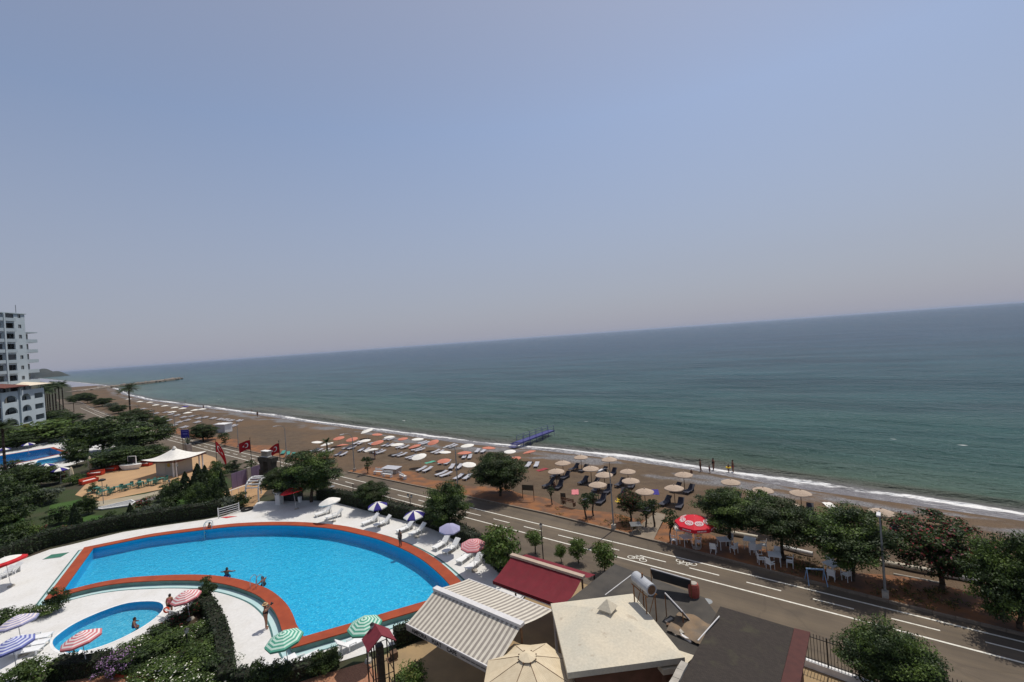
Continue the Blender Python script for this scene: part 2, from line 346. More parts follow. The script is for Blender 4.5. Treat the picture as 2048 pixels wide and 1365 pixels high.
def beach_mat():
    m, N, L, b = nodes('beach_sand'); b.inputs['Roughness'].default_value = .95; b.inputs['Specular IOR Level'].default_value = .15
    tc = N.new('ShaderNodeTexCoord').outputs['Object']; at = N.new('ShaderNodeAttribute'); at.attribute_name = 'sd'
    big = noisen(N, L, tc, .12, 5, (.5, 1, 1)); mid = noisen(N, L, tc, .9, 6); fine = noisen(N, L, tc, 14, 3)
    base = mixc(N, L, ramp(N, L, mid, [(.3, (0, 0, 0)), (.7, (1, 1, 1))]), (.096, .068, .046), (.130, .094, .062))
    base = mixc(N, L, ramp(N, L, big, [(.42, (0, 0, 0)), (.62, (.6, .6, .6))]), base, (.155, .098, .056))
    # patches and a band of grey pebbles
    wob = mathn(N, L, 'MULTIPLY_ADD', noisen(N, L, tc, .16, 5), 9.0, -4.5)
    sdw = mathn(N, L, 'ADD', at.outputs['Fac'], wob)
    band = ramp(N, L, mathn(N, L, 'DIVIDE', sdw, 20), [(.15, (0, 0, 0)), (.20, (1, 1, 1)), (.38, (1, 1, 1)), (.46, (0, 0, 0))])
    peb = ramp(N, L, noisen(N, L, tc, .22, 6, (.45, 1, 1)), [(.45, (0, 0, 0)), (.54, (1, 1, 1))])
    v = N.new('ShaderNodeTexVoronoi'); v.inputs['Scale'].default_value = 5.5; L.new(tc, v.inputs['Vector'])
    stone = mixc(N, L, ramp(N, L, v.outputs['Color'], [(.1, (0, 0, 0)), (.9, (1, 1, 1))]), (.10, .10, .105), (.26, .26, .265))
    pm = mathn(N, L, 'MULTIPLY', band, peb); pm = mathn(N, L, 'MULTIPLY', pm, .8)
    base = mixc(N, L, pm, base, stone)
    # wet band at the edge of the swash
    wet = ramp(N, L, mathn(N, L, 'DIVIDE', mathn(N, L, 'ADD', at.outputs['Fac'], mathn(N, L, 'MULTIPLY_ADD', noisen(N, L, tc, .5, 4, (.35, 1, 1)), 1.2, -.6)), 6), [(.0, (1, 1, 1)), (.28, (1, 1, 1)), (.40, (0, 0, 0))])
    base = mixc(N, L, wet, base, mixc(N, L, .45, stone, (.035, .032, .03)))
    base = mixc(N, L, 1.0, base, ramp(N, L, fine, [(.25, (.62, .62, .62)), (.75, (1.3, 1.3, 1.3))]), 'MULTIPLY')
    L.new(base, b.inputs['Base Color'])
    L.new(ramp(N, L, wet, [(0, (.95, .95, .95)), (1, (.35, .35, .35))]), b.inputs['Roughness'])
    bp = N.new('ShaderNodeBump'); bp.inputs['Strength'].default_value = .7; bp.inputs['Distance'].default_value = .12
    L.new(mathn(N, L, 'ADD', mid, mathn(N, L, 'MULTIPLY', fine, .35)), bp.inputs['Height']); L.new(bp.outputs[0], b.inputs['Normal']); return m
xs = [-700 + 5 * i for i in range(90)] + [-250 + 2 * i for i in range(100)] + [-50 + i for i in range(131)]
NR = 34
def yb(x, j):
    a = yk(x) + .25; e = ys(x) + 16; return a + (e - a) * j / NR
def hump(x, y): return bz(x, y) + (.05 * math.sin(x * .9 + y * .3) * math.sin(y * .7 - x * .21) + .03 * math.sin(x * 2.3 + y * 1.9)) * min(1, max(0, (ys(x) - y - 3) / 4))
attr_sheet('beach', xs, range(NR + 1), yb, hump, lambda x, y: ys(x) - y, beach_mat())

# sea: a rippled sheet, shallow colours and surf tied to the distance from the shore
def sea_mat():
    m, N, L, b = nodes('sea_water'); tc = N.new('ShaderNodeTexCoord').outputs['Object']; at = N.new('ShaderNodeAttribute'); at.attribute_name = 'sd'
    dist = at.outputs['Fac']
    bigw = noisen(N, L, tc, .02, 4, (.35, 1, 1))
    dw = mathn(N, L, 'ADD', dist, mathn(N, L, 'MULTIPLY_ADD', bigw, 60, -30))
    dn = mathn(N, L, 'DIVIDE', mathn(N, L, 'MAXIMUM', mathn(N, L, 'MINIMUM', dw, mathn(N, L, 'MULTIPLY', dist, 3.0)), 0), 400)
    dn = mathn(N, L, 'POWER', mathn(N, L, 'MINIMUM', dn, 1.0), .5)
    col = ramp(N, L, dn, [(0, (.105, .108, .078)), (.12, (.075, .112, .085)), (.25, (.048, .100, .090)), (.45, (.032, .086, .098)), (.75, (.022, .070, .100)), (1, (.016, .058, .100))])
    # light and dark wave faces painted into the colour, drawn out as streaks
    st = noisen(N, L, tc, .035, 10, (.30, 1, 1), .74)
    col = mixc(N, L, 1.0, col, ramp(N, L, st, [(.30, (.50, .54, .60)), (.5, (1, 1, 1)), (.72, (1.55, 1.50, 1.42))]), 'MULTIPLY')
    # surf: white ragged band, a second breaker, loose whitecaps doubling as painted sun glints
    e1 = noisen(N, L, tc, .18, 6, (.5, 1, 1)); lace = noisen(N, L, tc, 1.6, 5, (.6, 1.4, 1), .65); seg = noisen(N, L, tc, .045, 3, (1, .2, 1))
    d1 = mathn(N, L, 'ADD', dist, mathn(N, L, 'MULTIPLY_ADD', e1, 3.4, -1.7))
    band = ramp(N, L, mathn(N, L, 'DIVIDE', mathn(N, L, 'ADD', d1, 2), 8), [(.0, (.16, .16, .16)), (.22, (.22, .22, .22)), (.28, (.70, .70, .70)), (.33, (.70, .70, .70)), (.40, (0, 0, 0))])
    sg = ramp(N, L, seg, [(.36, (.28, .28, .28)), (.56, (1, 1, 1))])
    band = mathn(N, L, 'MULTIPLY', band, sg)
    foam = ramp(N, L, mathn(N, L, 'SUBTRACT', mathn(N, L, 'MULTIPLY_ADD', lace, .9, band), .62), [(.0, (0, 0, 0)), (.25, (1, 1, 1))])
    cap_glints = ramp(N, L, noisen(N, L, tc, .55, 3, (.45, 1, 1)), [(.745, (0, 0, 0)), (.775, (1, 1, 1))])
    cap_glints = mathn(N, L, 'MULTIPLY', cap_glints, ramp(N, L, mathn(N, L, 'DIVIDE', dist, 60), [(.1, (0, 0, 0)), (.25, (.7, .7, .7)), (1, (.25, .25, .25))]))
    foam = mathn(N, L, 'MAXIMUM', foam, cap_glints)
    thin = ramp(N, L, mathn(N, L, 'DIVIDE', mathn(N, L, 'ADD', dist, 2.5), 6), [(.0, (.20, .19, .20)), (.42, (.22, .21, .215)), (.9, (.085, .088, .066))])
    near = ramp(N, L, mathn(N, L, 'DIVIDE', d1, 7), [(.15, (1, 1, 1)), (.8, (0, 0, 0))])
    col = mixc(N, L, near, col, thin)
    col = mixc(N, L, foam, col, (.80, .79, .76))
    L.new(col, b.inputs['Base Color'])
    b.inputs['IOR'].default_value = 1.333; b.inputs['Specular IOR Level'].default_value = .05
    L.new(ramp(N, L, foam, [(0, (.16, .16, .16)), (1, (.8, .8, .8))]), b.inputs['Roughness'])
    h = mathn(N, L, 'ADD', noisen(N, L, tc, .30, 5, (.45, 1, 1), .62), mathn(N, L, 'MULTIPLY', noisen(N, L, tc, 1.3, 4, (.6, 1, 1), .6), .45))
    h = mathn(N, L, 'MULTIPLY_ADD', noisen(N, L, tc, .07, 6, (.4, 1, 1), .65), 2.2, h)
    bp = N.new('ShaderNodeBump'); bp.inputs['Strength'].default_value = 1.0; bp.inputs['Distance'].default_value = 1.7
    L.new(h, bp.inputs['Height']); L.new(bp.outputs[0], b.inputs['Normal']); return m
rows = [-2.4, -1.6, -.9, -.3] + [.25 * i for i in range(24)] + [6 + .7 * i for i in range(60)] + [48 + 4 * i for i in range(40)] + [210, 240, 280, 340, 420, 550, 800, 1300, 2200, 4000, 8000, 15000, 30000]
def sz(x, y):
    s = y - ys(x); f = max(0, 1 - s / 260); n = math.sin(x * .06 + y * .02) + math.sin(x * .023 - 1.3)
    z = -1.5 + f * (.09 * math.sin(s * .75 + n * 1.2 + .1 * x * .3) + .05 * math.sin(s * 1.6 + x * .17 + n) + .04 * math.sin(s * .33 - x * .09))
    z += .30 * math.exp(-((s - 3.2 - .9 * n * .5) / .75) ** 2) + .16 * math.exp(-((s - 11 - 1.5 * n) / 1.1) ** 2)
    return z if s > .6 else -1.5 + .04 - .085 * min(s, 0)
xs2 = [-30000, -15000, -8000, -4000, -2500, -1600, -1100] + [-850 + 10 * i for i in range(45)] + [-400 + 3 * i for i in range(67)] + [-199 + 1.5 * i for i in range(100)] + [-49 + .8 * i for i in range(120)] + [50, 70, 100, 200, 500, 1500, 5000, 15000, 30000]
def ysea(x, j): return (ys(x) if x > -3900 else 330) + j
attr_sheet('sea', xs2, rows, ysea, sz, lambda x, y: y - ys(x) if x > -3900 else y - 330, sea_mat())

# headland and breakwater on the far coast
M_rock = mat('breakwater_rock', (.30, .25, .20), (.19, .16, .13), .6, .95, .4, 2)
bw = MB(); k = 70; pa = [Vector((-540, 70)), Vector((-590, 104)), Vector((-612, 135)), Vector((-650, 168)), Vector((-664, 176))]
pl = [tuple(p) for p in smooth_loop([tuple(p) for p in pa], 12, False)]
bo = tag(link('breakwater', None, None, (-600, 120, -1.5)), 'long low breakwater of pale boulders jutting into the sea', 'breakwater')
bld = [None] * 3
for i in range(3):
    q = MB(); vs = []
    bm = bmesh.new(); bmesh.ops.create_icosphere(bm, subdivisions=1, radius=1)
    for v in bm.verts: v.co *= rnd.uniform(.7, 1.15)
    me = bpy.data.meshes.new('boulder'); bm.to_mesh(me); bm.free(); me.materials.append(M_rock); bld[i] = me
core = MB()
for (a, b_) in zip(pl, pl[1:]):
    d = (Vector(b_) - Vector(a)); n = Vector((-d.y, d.x)).normalized()
    q = [Vector(a) + n * 6, Vector(b_) + n * 6, Vector(b_) - n * 6, Vector(a) - n * 6]
    core.prism([(p.x + 600, p.y - 120) for p in q], -1, 1.9)
core.obj('rubble_core', M_rock, bo)
for i in range(230):
    p = Vector(pl[int(rnd.random() * len(pl))]); o = link('boulder', bld[i % 3], bo, (p.x + 600 + rnd.uniform(-7, 7), p.y - 120 + rnd.uniform(-7, 7), rnd.uniform(.3, 1.9))); s_ = rnd.uniform(.9, 1.7); o.scale = (s_, s_, s_ * .7); o.rotation_euler.z = rnd.uniform(0, 6)
M_head = mat('headland_scrub', (.022, .034, .030), (.045, .050, .040), .012, .95)
hb = MB(); nx, ny = 60, 18; vs = []
for j in range(ny + 1):
    for i in range(nx + 1):
        u, v = i / nx, j / ny
        prof = max(0, math.sin(math.pi * min(1, u * 1.02)) ** .55) * (1 + .25 * math.sin(u * 9) - .35 * max(0, .6 - abs(u - .62) * 8)) * math.sin(math.pi * v) ** .6
        vs.append((-3450 + 790 * u, 225 + 75 * u + 110 * (v - .5), -4 + 46 * prof * (.85 + .15 * math.sin(u * 31 + v * 7))))
hb.add(vs, [(j * (nx + 1) + i, j * (nx + 1) + i + 1, (j + 1) * (nx + 1) + i + 1, (j + 1) * (nx + 1) + i) for j in range(ny) for i in range(nx)])
tag(hb.obj('headland', M_head, smooth=True), kind='structure')

# ------------------------------------------------------------ pool deck and pools
DECK = [(-64.52,-0.01),(-65.25,2.67),(-66.28,4.53),(-66.88,6.12),(-66.38,7.68),(-65.89,9.83),(-65.43,11.65),(-64.27,13.31),(-63.08,15.02),(-60.92,17.75),(-59.95,19.40),(-60.14,21.16),(-60.97,22.70),(-61.16,24.11),(-58.82,25.50),(-55.82,27.22),(-52.65,28.64),(-46.67,28.88),(-41.47,29.06),(-35.81,29.38),(-31.42,28.63),(-27.28,27.87),(-23.43,26.85),(-20.24,25.48),(-19.74,22.04),(-21.83,19.13),(-23.21,17.48),(-25.89,12.76),(-26.59,10.83),(-28.64,9.33),(-29.88,9.73),(-32.80,10.65),(-36.27,11.49),(-39.27,11.88),(-41.64,11.98),(-40.90,11.25),(-40.34,9.99),(-39.54,8.62),(-39.02,7.41),(-38.54,6.30),(-38.34,5.31),(-39.14,4.30),(-40.18,3.33),(-41.16,1.36),(-42.35,-0.83),(-53.29,-1.70)]
def deck_mat():
    m, N, L, b = nodes('white_deck'); b.inputs['Roughness'].default_value = .75; b.inputs['Specular IOR Level'].default_value = .25
    tc = N.new('ShaderNodeTexCoord').outputs['Object']
    st = ramp(N, L, noisen(N, L, tc, .55, 6), [(.45, (0, 0, 0)), (.72, (1, 1, 1))]); f = noisen(N, L, tc, 5, 5)
    sp = ramp(N, L, noisen(N, L, tc, 1.6, 3), [(.68, (0, 0, 0)), (.76, (1, 1, 1))])
    c = mixc(N, L, mathn(N, L, 'MULTIPLY', st, .55), (.67, .655, .62), (.56, .53, .47))
    c = mixc(N, L, mathn(N, L, 'MULTIPLY', sp, .35), c, (.46, .43, .36))
    c = mixc(N, L, 1.0, c, ramp(N, L, f, [(.3, (.93, .93, .93)), (.7, (1.04, 1.04, 1.04))]), 'MULTIPLY')
    L.new(c, b.inputs['Base Color']); return m
M_deck = deck_mat()
deck = tag(sheet('pool_deck', [DECK, GUT, offset(KID, .03)], 0.0, M_deck), kind='structure')
def tile_caustic_mat(name, a, b2, c3):  # mottled blues and bright flecks paint rippling water light into the tile colour
    m, N, L, b = nodes(name); b.inputs['Roughness'].default_value = .35
    tc = N.new('ShaderNodeTexCoord').outputs['Object']
    warp = N.new('ShaderNodeTexNoise'); warp.inputs['Scale'].default_value = 1.6; L.new(tc, warp.inputs['Vector'])
    v = N.new('ShaderNodeTexVoronoi'); v.inputs['Scale'].default_value = 5.5; L.new(mixc(N, L, .12, tc, warp.outputs['Color'], 'ADD'), v.inputs['Vector'])
    v2 = noisen(N, L, tc, 7.0, 3)
    c = mixc(N, L, ramp(N, L, v.outputs['Color'], [(.15, (0, 0, 0)), (.85, (1, 1, 1))]), a, b2)
    c = mixc(N, L, ramp(N, L, v2, [(.54, (0, 0, 0)), (.70, (1, 1, 1))]), c, c3)
    L.new(c, b.inputs['Base Color']); return m
M_tile = tile_caustic_mat('pool_tile_caustics', (.008, .36, .56), (.030, .47, .66), (.16, .66, .78))
M_tile2 = tile_caustic_mat('kiddie_tile_caustics', (.05, .38, .53), (.10, .47, .60), (.26, .62, .70))
M_wall = mat('pool_wall_tile', (.006, .36, .62), (.010, .40, .66), 4, .35)
def water_mat(name, tint, sc):
    m = bpy.data.materials.new(name); m.use_nodes = True; N = m.node_tree.nodes; L = m.node_tree.links; N.clear(); MATS[name] = m
    tc = N.new('ShaderNodeTexCoord').outputs['Object']; tr = N.new('ShaderNodeBsdfTransparent'); tr.inputs[0].default_value = (*tint, 1)
    gl = N.new('ShaderNodeBsdfGlossy'); gl.inputs['Roughness'].default_value = .06
    bp = N.new('ShaderNodeBump'); bp.inputs['Strength'].default_value = 1; bp.inputs['Distance'].default_value = .11
    L.new(mathn(N, L, 'ADD', noisen(N, L, tc, sc, 4, None, .6), mathn(N, L, 'MULTIPLY', noisen(N, L, tc, sc * 2.7, 2), .4)), bp.inputs['Height']); L.new(bp.outputs[0], gl.inputs['Normal'])
    fr = N.new('ShaderNodeFresnel'); fr.inputs[0].default_value = 1.33; L.new(bp.outputs[0], fr.inputs['Normal'])
    mx = N.new('ShaderNodeMixShader'); L.new(fr.outputs[0], mx.inputs[0]); L.new(tr.outputs[0], mx.inputs[1]); L.new(gl.outputs[0], mx.inputs[2])
    o = N.new('ShaderNodeOutputMaterial'); L.new(mx.outputs[0], o.inputs['Surface']); return m
M_water = water_mat('pool_water', (.80, .95, 1.0), 2.2)
M_cope = mat('terracotta_coping', (.34, .062, .020), (.27, .048, .017), 1.2, .75, .1, 20)
M_teal = mat('teal_wall', (.16, .27, .24), (.12, .21, .19), 1.5, .7)
M_gut = mat('aqua_gutter', (.42, .60, .60), (.50, .64, .62), .8, .6)
M_gl = mat('teal_line', (.05, .13, .13), (.07, .16, .15), 2, .7)
pool = tag(link('swimming_pool', None, None, (-42, 17, 0)), 'large fan shaped swimming pool with raised terracotta coping', 'pool')
def loc_loop(l, c): return [(p[0] - c[0], p[1] - c[1]) for p in l]
pc = (-42, 17); lp, lc, lg, lgl = (loc_loop(q, pc) for q in (POOL, COPE, GUT, GLINE))
mb = MB(); ring(mb, lp, -.70, lp, .30); mb.obj('pool_wall', M_wall, pool)
sheet('pool_floor', [lp], -.70, M_tile, pool)
sheet('water', [offset(lp, -.01)], .08, M_water, pool)
mb = MB(); lci = offset(lp, -.04); lco = offset(lc, .03)
ring(mb, lci, .30, lci, .36); ring(mb, lci, .36, lco, .36); ring(mb, lco, .36, lco, .30); ring(mb, lco, .30, lci, .30)
mb.obj('coping', M_cope, pool)
mb = MB(); ring(mb, lc, -.06, lc, .30); mb.obj('outer_wall', M_teal, pool)
mb = MB(); ring(mb, lc, -.018, lg, -.018); mb.obj('gutter', M_gut, pool)
mb = MB(); ring(mb, lg, -.018, lg, .004); ring(mb, lg, .004, lgl, .004); mb.obj('gutter_edge', M_gl, pool)
kid = tag(link('paddling_pool', None, None, (-43, 6.5, 0)), 'small oval paddling pool sunk in the white deck', 'pool')
lk = loc_loop(KID, (-43, 6.5))
mb = MB(); ring(mb, lk, -.55, lk, .0); mb.obj('pool_wall', mat('kiddie_wall', (.02, .30, .56), (.03, .34, .60), 4, .4), kid)
sheet('pool_floor', [lk], -.55, M_tile2, kid); sheet('water', [offset(lk, -.01)], -.12, M_water, kid)
mb = MB(); ring(mb, lk, .002, offset(lk, .16), .006); mb.obj('rim', M_white, kid)
hot = tag(link('hotel_pool', None, None, (-145, 11, 0)), 'deep blue rectangular pool with terracotta end in the next garden', 'pool'); h2 = loc_loop(POOL2, (-145, 11))
sheet('hotel_deck', [[(-118.03,2.23),(-121.32,8.10),(-119.28,12.35),(-126.54,19.78),(-136.49,24.42),(-152.27,23.07),(-164.78,18.32),(-168.86,13.35),(-173.17,3.66)], POOL2, POOL3], -.012, M_deck)['kind'] = 'structure'
mb = MB(); ring(mb, h2, -1.4, h2, 0); mb.obj('pool_wall', M_wall, hot); sheet('pool_floor', [h2], -1.4, mat('deep_tile', (.008, .16, .42), (.015, .24, .50), 1.2, .4), hot); sheet('water', [offset(h2, -.02)], -.1, M_water, hot)
mb = MB(); ring(mb, h2, .02, offset(h2, .7), .02); mb.obj('coping', M_cope, hot)
wad = tag(link('wading_pool', None, None, (-128, 14, 0)), 'narrow turquoise wading pool beside the deep blue hotel pool', 'pool'); h3 = loc_loop(POOL3, (-128, 14))
mb = MB(); ring(mb, h3, -.6, h3, 0); mb.obj('pool_wall', M_wall, wad); sheet('pool_floor', [h3], -.6, M_tile2, wad); sheet('water', [offset(h3, -.02)], -.1, M_water, wad)
mb = MB(); ring(mb, h3, .01, offset(h3, .3), .01); mb.obj('rim', M_white, wad)
# ------------------------------------------------------------ vegetation
G_dark = leafmat('leaf_dark', (.020, .036, .012), (.040, .062, .018))
G_mid = leafmat('leaf_mid', (.036, .066, .015), (.072, .108, .024))
G_brt = leafmat('leaf_bright', (.065, .115, .020), (.125, .180, .034))
G_olive = leafmat('leaf_olive', (.042, .055, .020), (.075, .088, .034))
G_grey = leafmat('leaf_grey', (.075, .095, .070), (.12, .14, .10))
G_hedge = leafmat('leaf_hedge', (.013, .022, .009), (.026, .040, .014), .15)
G_palm = leafmat('leaf_palm', (.035, .058, .020), (.060, .085, .028))
G_yel = leafmat('leaf_yellow', (.09, .10, .02), (.14, .15, .03))
F_white = mat('flower_white', (.75, .73, .60)); F_red = mat('flower_red', (.27, .035, .04)); F_pink = mat('flower_pink', (.34, .12, .13)); F_lilac = mat('flower_lilac', (.34, .20, .36)); F_yel = mat('flower_cream', (.62, .60, .28))
M_hcore = mat('hedge_core_dark', (.022, .022, .012), (.012, .014, .008), 4, .95)
npr = np.random.default_rng(5)
def unit(a): return a / np.maximum(1e-6, np.linalg.norm(a, axis=1, keepdims=True))
def leaf_mesh(name, P0, Nm, size, mats, mi=None, aspect=.5):
    n = len(P0); Nm = unit(Nm + npr.normal(0, .55, (n, 3))); t = unit(np.cross(Nm, npr.normal(0, 1, (n, 3)))); b = np.cross(Nm, t)
    s = (size * npr.uniform(.65, 1.35, n))[:, None]
    V = np.stack([P0 + t * s, P0 + b * s * aspect, P0 - t * s, P0 - b * s * aspect], 1).reshape(-1, 3)
    me = bpy.data.meshes.new(name); me.vertices.add(4 * n); me.vertices.foreach_set('co', V.astype(np.float32).ravel())
    me.loops.add(4 * n); me.loops.foreach_set('vertex_index', np.arange(4 * n, dtype=np.int32))
    me.polygons.add(n); me.polygons.foreach_set('loop_start', np.arange(0, 4 * n, 4, dtype=np.int32)); me.polygons.foreach_set('loop_total', np.full(n, 4, dtype=np.int32))
    for m in mats: me.materials.append(m)
    if mi is not None: me.polygons.foreach_set('material_index', mi.astype(np.int32))
    me.update(calc_edges=True); me.validate(); return me
def crown(name, rx, ry, rz, clumps, leaves, size, mats, weights=None, cr=.34, flat=0.0):
    """unit-free crown: clumps of leaves spread through an ellipsoid whose bottom sits at z=0"""
    c = unit(npr.normal(0, 1, (clumps, 3))) * (npr.uniform(0, 1, (clumps, 1)) ** .45); c[:, 2] = np.where(c[:, 2] < -flat, c[:, 2] * (1 - flat), c[:, 2])
    c = c * np.array([rx, ry, rz]) * .82
    rad = cr * min(rx, ry, rz) * npr.uniform(.6, 1.35, clumps); per = npr.integers(int(leaves * .6), int(leaves * 1.4), clumps)
    ps, ns, ms = [], [], []
    for i in range(clumps):
        d = unit(npr.normal(0, 1, (per[i], 3))); d[:, 2] = np.where(d[:, 2] < -.2, -d[:, 2] * .6, d[:, 2])
        ps.append(c[i] + d * rad[i] * npr.uniform(.45, 1.05, (per[i], 1)) * np.array([1.25, 1.25, .8])); ns.append(d + np.array([0, 0, .5]))
        k = npr.choice(len(mats), p=weights); ms.append(np.where(npr.uniform(0, 1, per[i]) < (.0 if any(m.name.startswith('flower') for m in mats) else .8), k, npr.choice(len(mats), per[i], p=weights)))
    p = np.concatenate(ps); p[:, 2] += rz
    return leaf_mesh(name, p, np.concatenate(ns), size, mats, np.concatenate(ms))
def trunk_mesh(h, r, spread, limbs=5, up=.8):
    mb = MB(); p = [(0, 0, -.15)]; x = y = 0
    for i in range(1, 5):
        x += rnd.uniform(-.06, .06) * h; y += rnd.uniform(-.06, .06) * h; p.append((x, y, h * i / 4))
    mb.tube(p, r, 8, 0, r * .7)
    for i in range(limbs):
        a = 2 * math.pi * i / limbs + rnd.uniform(-.4, .4); q = [p[-1] if i % 2 else p[-2]]
        for j in range(1, 4): q.append((x + math.cos(a) * spread * j / 3.2, y + math.sin(a) * spread * j / 3.2, h + up * spread * (j / 3) * rnd.uniform(.7, 1.1)))
        mb.tube(q, r * .55, 6, 0, r * .12)
    return mb.mesh('trunk', M_bark, True)
CR = {'round': crown('crown', 1, 1, .85, 130, 120, .036, [G_dark, G_mid, G_brt], [.5, .42, .08], .24),
      'round2': crown('crown', 1, 1, .85, 120, 120, .038, [G_dark, G_mid, G_brt], [.42, .45, .13], .24),
      'tama': crown('crown', 1, 1, .75, 170, 240, .024, [G_dark, G_olive, G_mid], [.45, .3, .25], .23),
      'tama2': crown('crown', 1, 1, .8, 170, 240, .024, [G_dark, G_mid, G_brt], [.42, .45, .13], .23),
      'bright': crown('crown', 1, 1, .95, 45, 80, .07, [G_mid, G_brt, G_yel], [.3, .55, .15]),
      'shrub': crown('crown', 1, 1, .8, 34, 90, .062, [G_dark, G_mid], [.6, .4], .42),
      'shrubb': crown('crown', 1, 1, .8, 34, 90, .065, [G_mid, G_brt], [.6, .4], .42),
      'grey': crown('crown', 1, 1, .8, 24, 70, .09, [G_grey, G_olive], [.7, .3], .42),
      'sparse': crown('crown', 1, 1, .9, 22, 36, .085, [G_mid, G_dark], None, .33),
      'olean': crown('crown', 1, 1, .8, 160, 170, .028, [G_dark, G_mid, F_red, F_pink], [.55, .33, .08, .04], .2),
      'flowerw': crown('crown', 1, 1, .7, 36, 80, .055, [G_mid, G_brt, F_white], [.5, .42, .08], .36),
      'flowerp': crown('crown', 1, 1, .8, 34, 90, .055, [G_dark, F_lilac, G_olive], [.5, .35, .15], .36),
      'flowerr': crown('crown', 1, 1, .7, 26, 60, .075, [G_dark, G_mid, F_red], [.5, .35, .15], .36),
      'cone': None}
def cone_crown():
    n = 1700; z = npr.uniform(0, 1, n) ** 1.1; a = npr.uniform(0, 6.283, n); r = (1 - z) ** .8 * npr.uniform(.75, 1.05, n)
    P0 = np.stack([np.cos(a) * r, np.sin(a) * r, z * 2], 1); Nm = np.stack([np.cos(a), np.sin(a), np.full(n, .5)], 1)
    return leaf_mesh('crown', P0, Nm, .11, [G_dark, G_hedge], npr.integers(0, 2, n))
CR['cone'] = cone_crown()
TRK = [trunk_mesh(1.0, .075, .55), trunk_mesh(1.0, .065, .5, 4), trunk_mesh(1.0, .08, .6, 6)]
def tree(pos, w, h, trunk, kind, label, cat='tree', group=None, name='tree', rz=None, asp=1.0):
    """w: crown width, h: crown height, trunk: height of the crown's underside"""
    r0 = rnd.uniform(0, 6.28) if rz is None else rz
    t = thing(name, pos if len(pos) == 3 else (*pos, 0), label, cat, group, r0)
    hh = max(.3, trunk + h * .18); o = link('trunk', TRK[rnd.randrange(3)], t); o.scale = (hh * .75 + w * .12, hh * .75 + w * .12, hh)
    cz = {'round': .85, 'round2': .85, 'tama': .75, 'tama2': .8, 'bright': .95, 'cone': 1}.get(kind, .8)
    c = link('crown', CR[kind], t, (0, 0, trunk - h * .10)); c.scale = (w / 2 * 1.1, w / 2 * asp * 1.1, h / (2 * cz) * 1.12); return t
def shrub(pos, w, h, kind, label, group=None, name='shrub', cat='shrub'):
    return tree(pos, w, h, .02, kind, label, cat, group, name)
def hedge(pts, wd, h, label, leaf=.10, dens=55, name='hedge', mats=None, closed=False):
    """clipped hedge: solid dark core added to block light and a skin of leaves along a path"""
    pts = [Vector(p[:2]) for p in pts]; c0 = pts[0]; core = MB(); ps, ns = [], []
    L_, R_ = [], []
    for i, p in enumerate(pts):
        a = pts[max(0, i - 1)]; b = pts[min(len(pts) - 1, i + 1)]; d = (b - a).normalized(); n = Vector((-d.y, d.x)); L_.append(p + n * wd / 2 - c0); R_.append(p - n * wd / 2 - c0)
    loop = L_ + R_[::-1]
    core.prism([(q.x, q.y) for q in [(l + (r - l) * .07) for l, r in zip(L_, R_)] + [(r + (l - r) * .07) for l, r in zip(L_, R_)][::-1]], -.02, h - .08)  # dark prism added inside so no light shows through the leaves
    for i in range(len(pts) - 1):
        a, b, c, d = L_[i], L_[i + 1], R_[i + 1], R_[i]; seg = (b - a).length
        for (p, q, u, v, top) in ((a, b, d, c, True), (a, b, a, b, False), (d, c, d, c, False)):
            area = seg * (wd if top else h); k = int(area * dens)
            s = npr.uniform(0, 1, (k, 1)); t_ = npr.uniform(0, 1, (k, 1))
            e1 = np.array([[p.x, p.y]]) * (1 - s) + np.array([[q.x, q.y]]) * s
            if top:
                e2 = np.array([[u.x, u.y]]) * (1 - s) + np.array([[v.x, v.y]]) * s; xy = e1 * (1 - t_) + e2 * t_; z = h + npr.normal(0, .05, (k, 1)) + .09 * np.sin(xy[:, :1] * 2.1 + xy[:, 1:] * 1.3); nn = np.tile([[0, 0, 1.]], (k, 1))
            else:
                sg = 1 if p is a else -1; n = Vector((-(b - a).y, (b - a).x)).normalized() * sg; xy = e1 + npr.normal(0, .05, (k, 1)) * np.array([[n.x, n.y]]); z = t_ * h; nn = np.tile([[n.x, n.y, .2]], (k, 1))
            ps.append(np.hstack([xy, z])); ns.append(nn)
    for (l, r, sg) in ((L_[0], R_[0], -1), (L_[-1], R_[-1], 1)):
        k = int(wd * h * dens); s = npr.uniform(0, 1, (k, 1)); xy = np.array([[l.x, l.y]]) * (1 - s) + np.array([[r.x, r.y]]) * s; d = (r - l).normalized(); n = Vector((-d.y, d.x)) * sg
        ps.append(np.hstack([xy, npr.uniform(0, h, (k, 1))])); ns.append(np.tile([[n.x, n.y, .2]], (k, 1)))
    t = thing(name, (c0.x, c0.y, 0), label, 'hedge')
    core.obj('dark_core', M_hcore, t); P0 = np.concatenate(ps); mats = mats or [G_hedge, G_dark]
    link('foliage', leaf_mesh('foliage', P0, np.concatenate(ns), leaf, mats, npr.choice(len(mats), len(P0), p=[.65, .35] if len(mats) == 2 else None)), t); return t

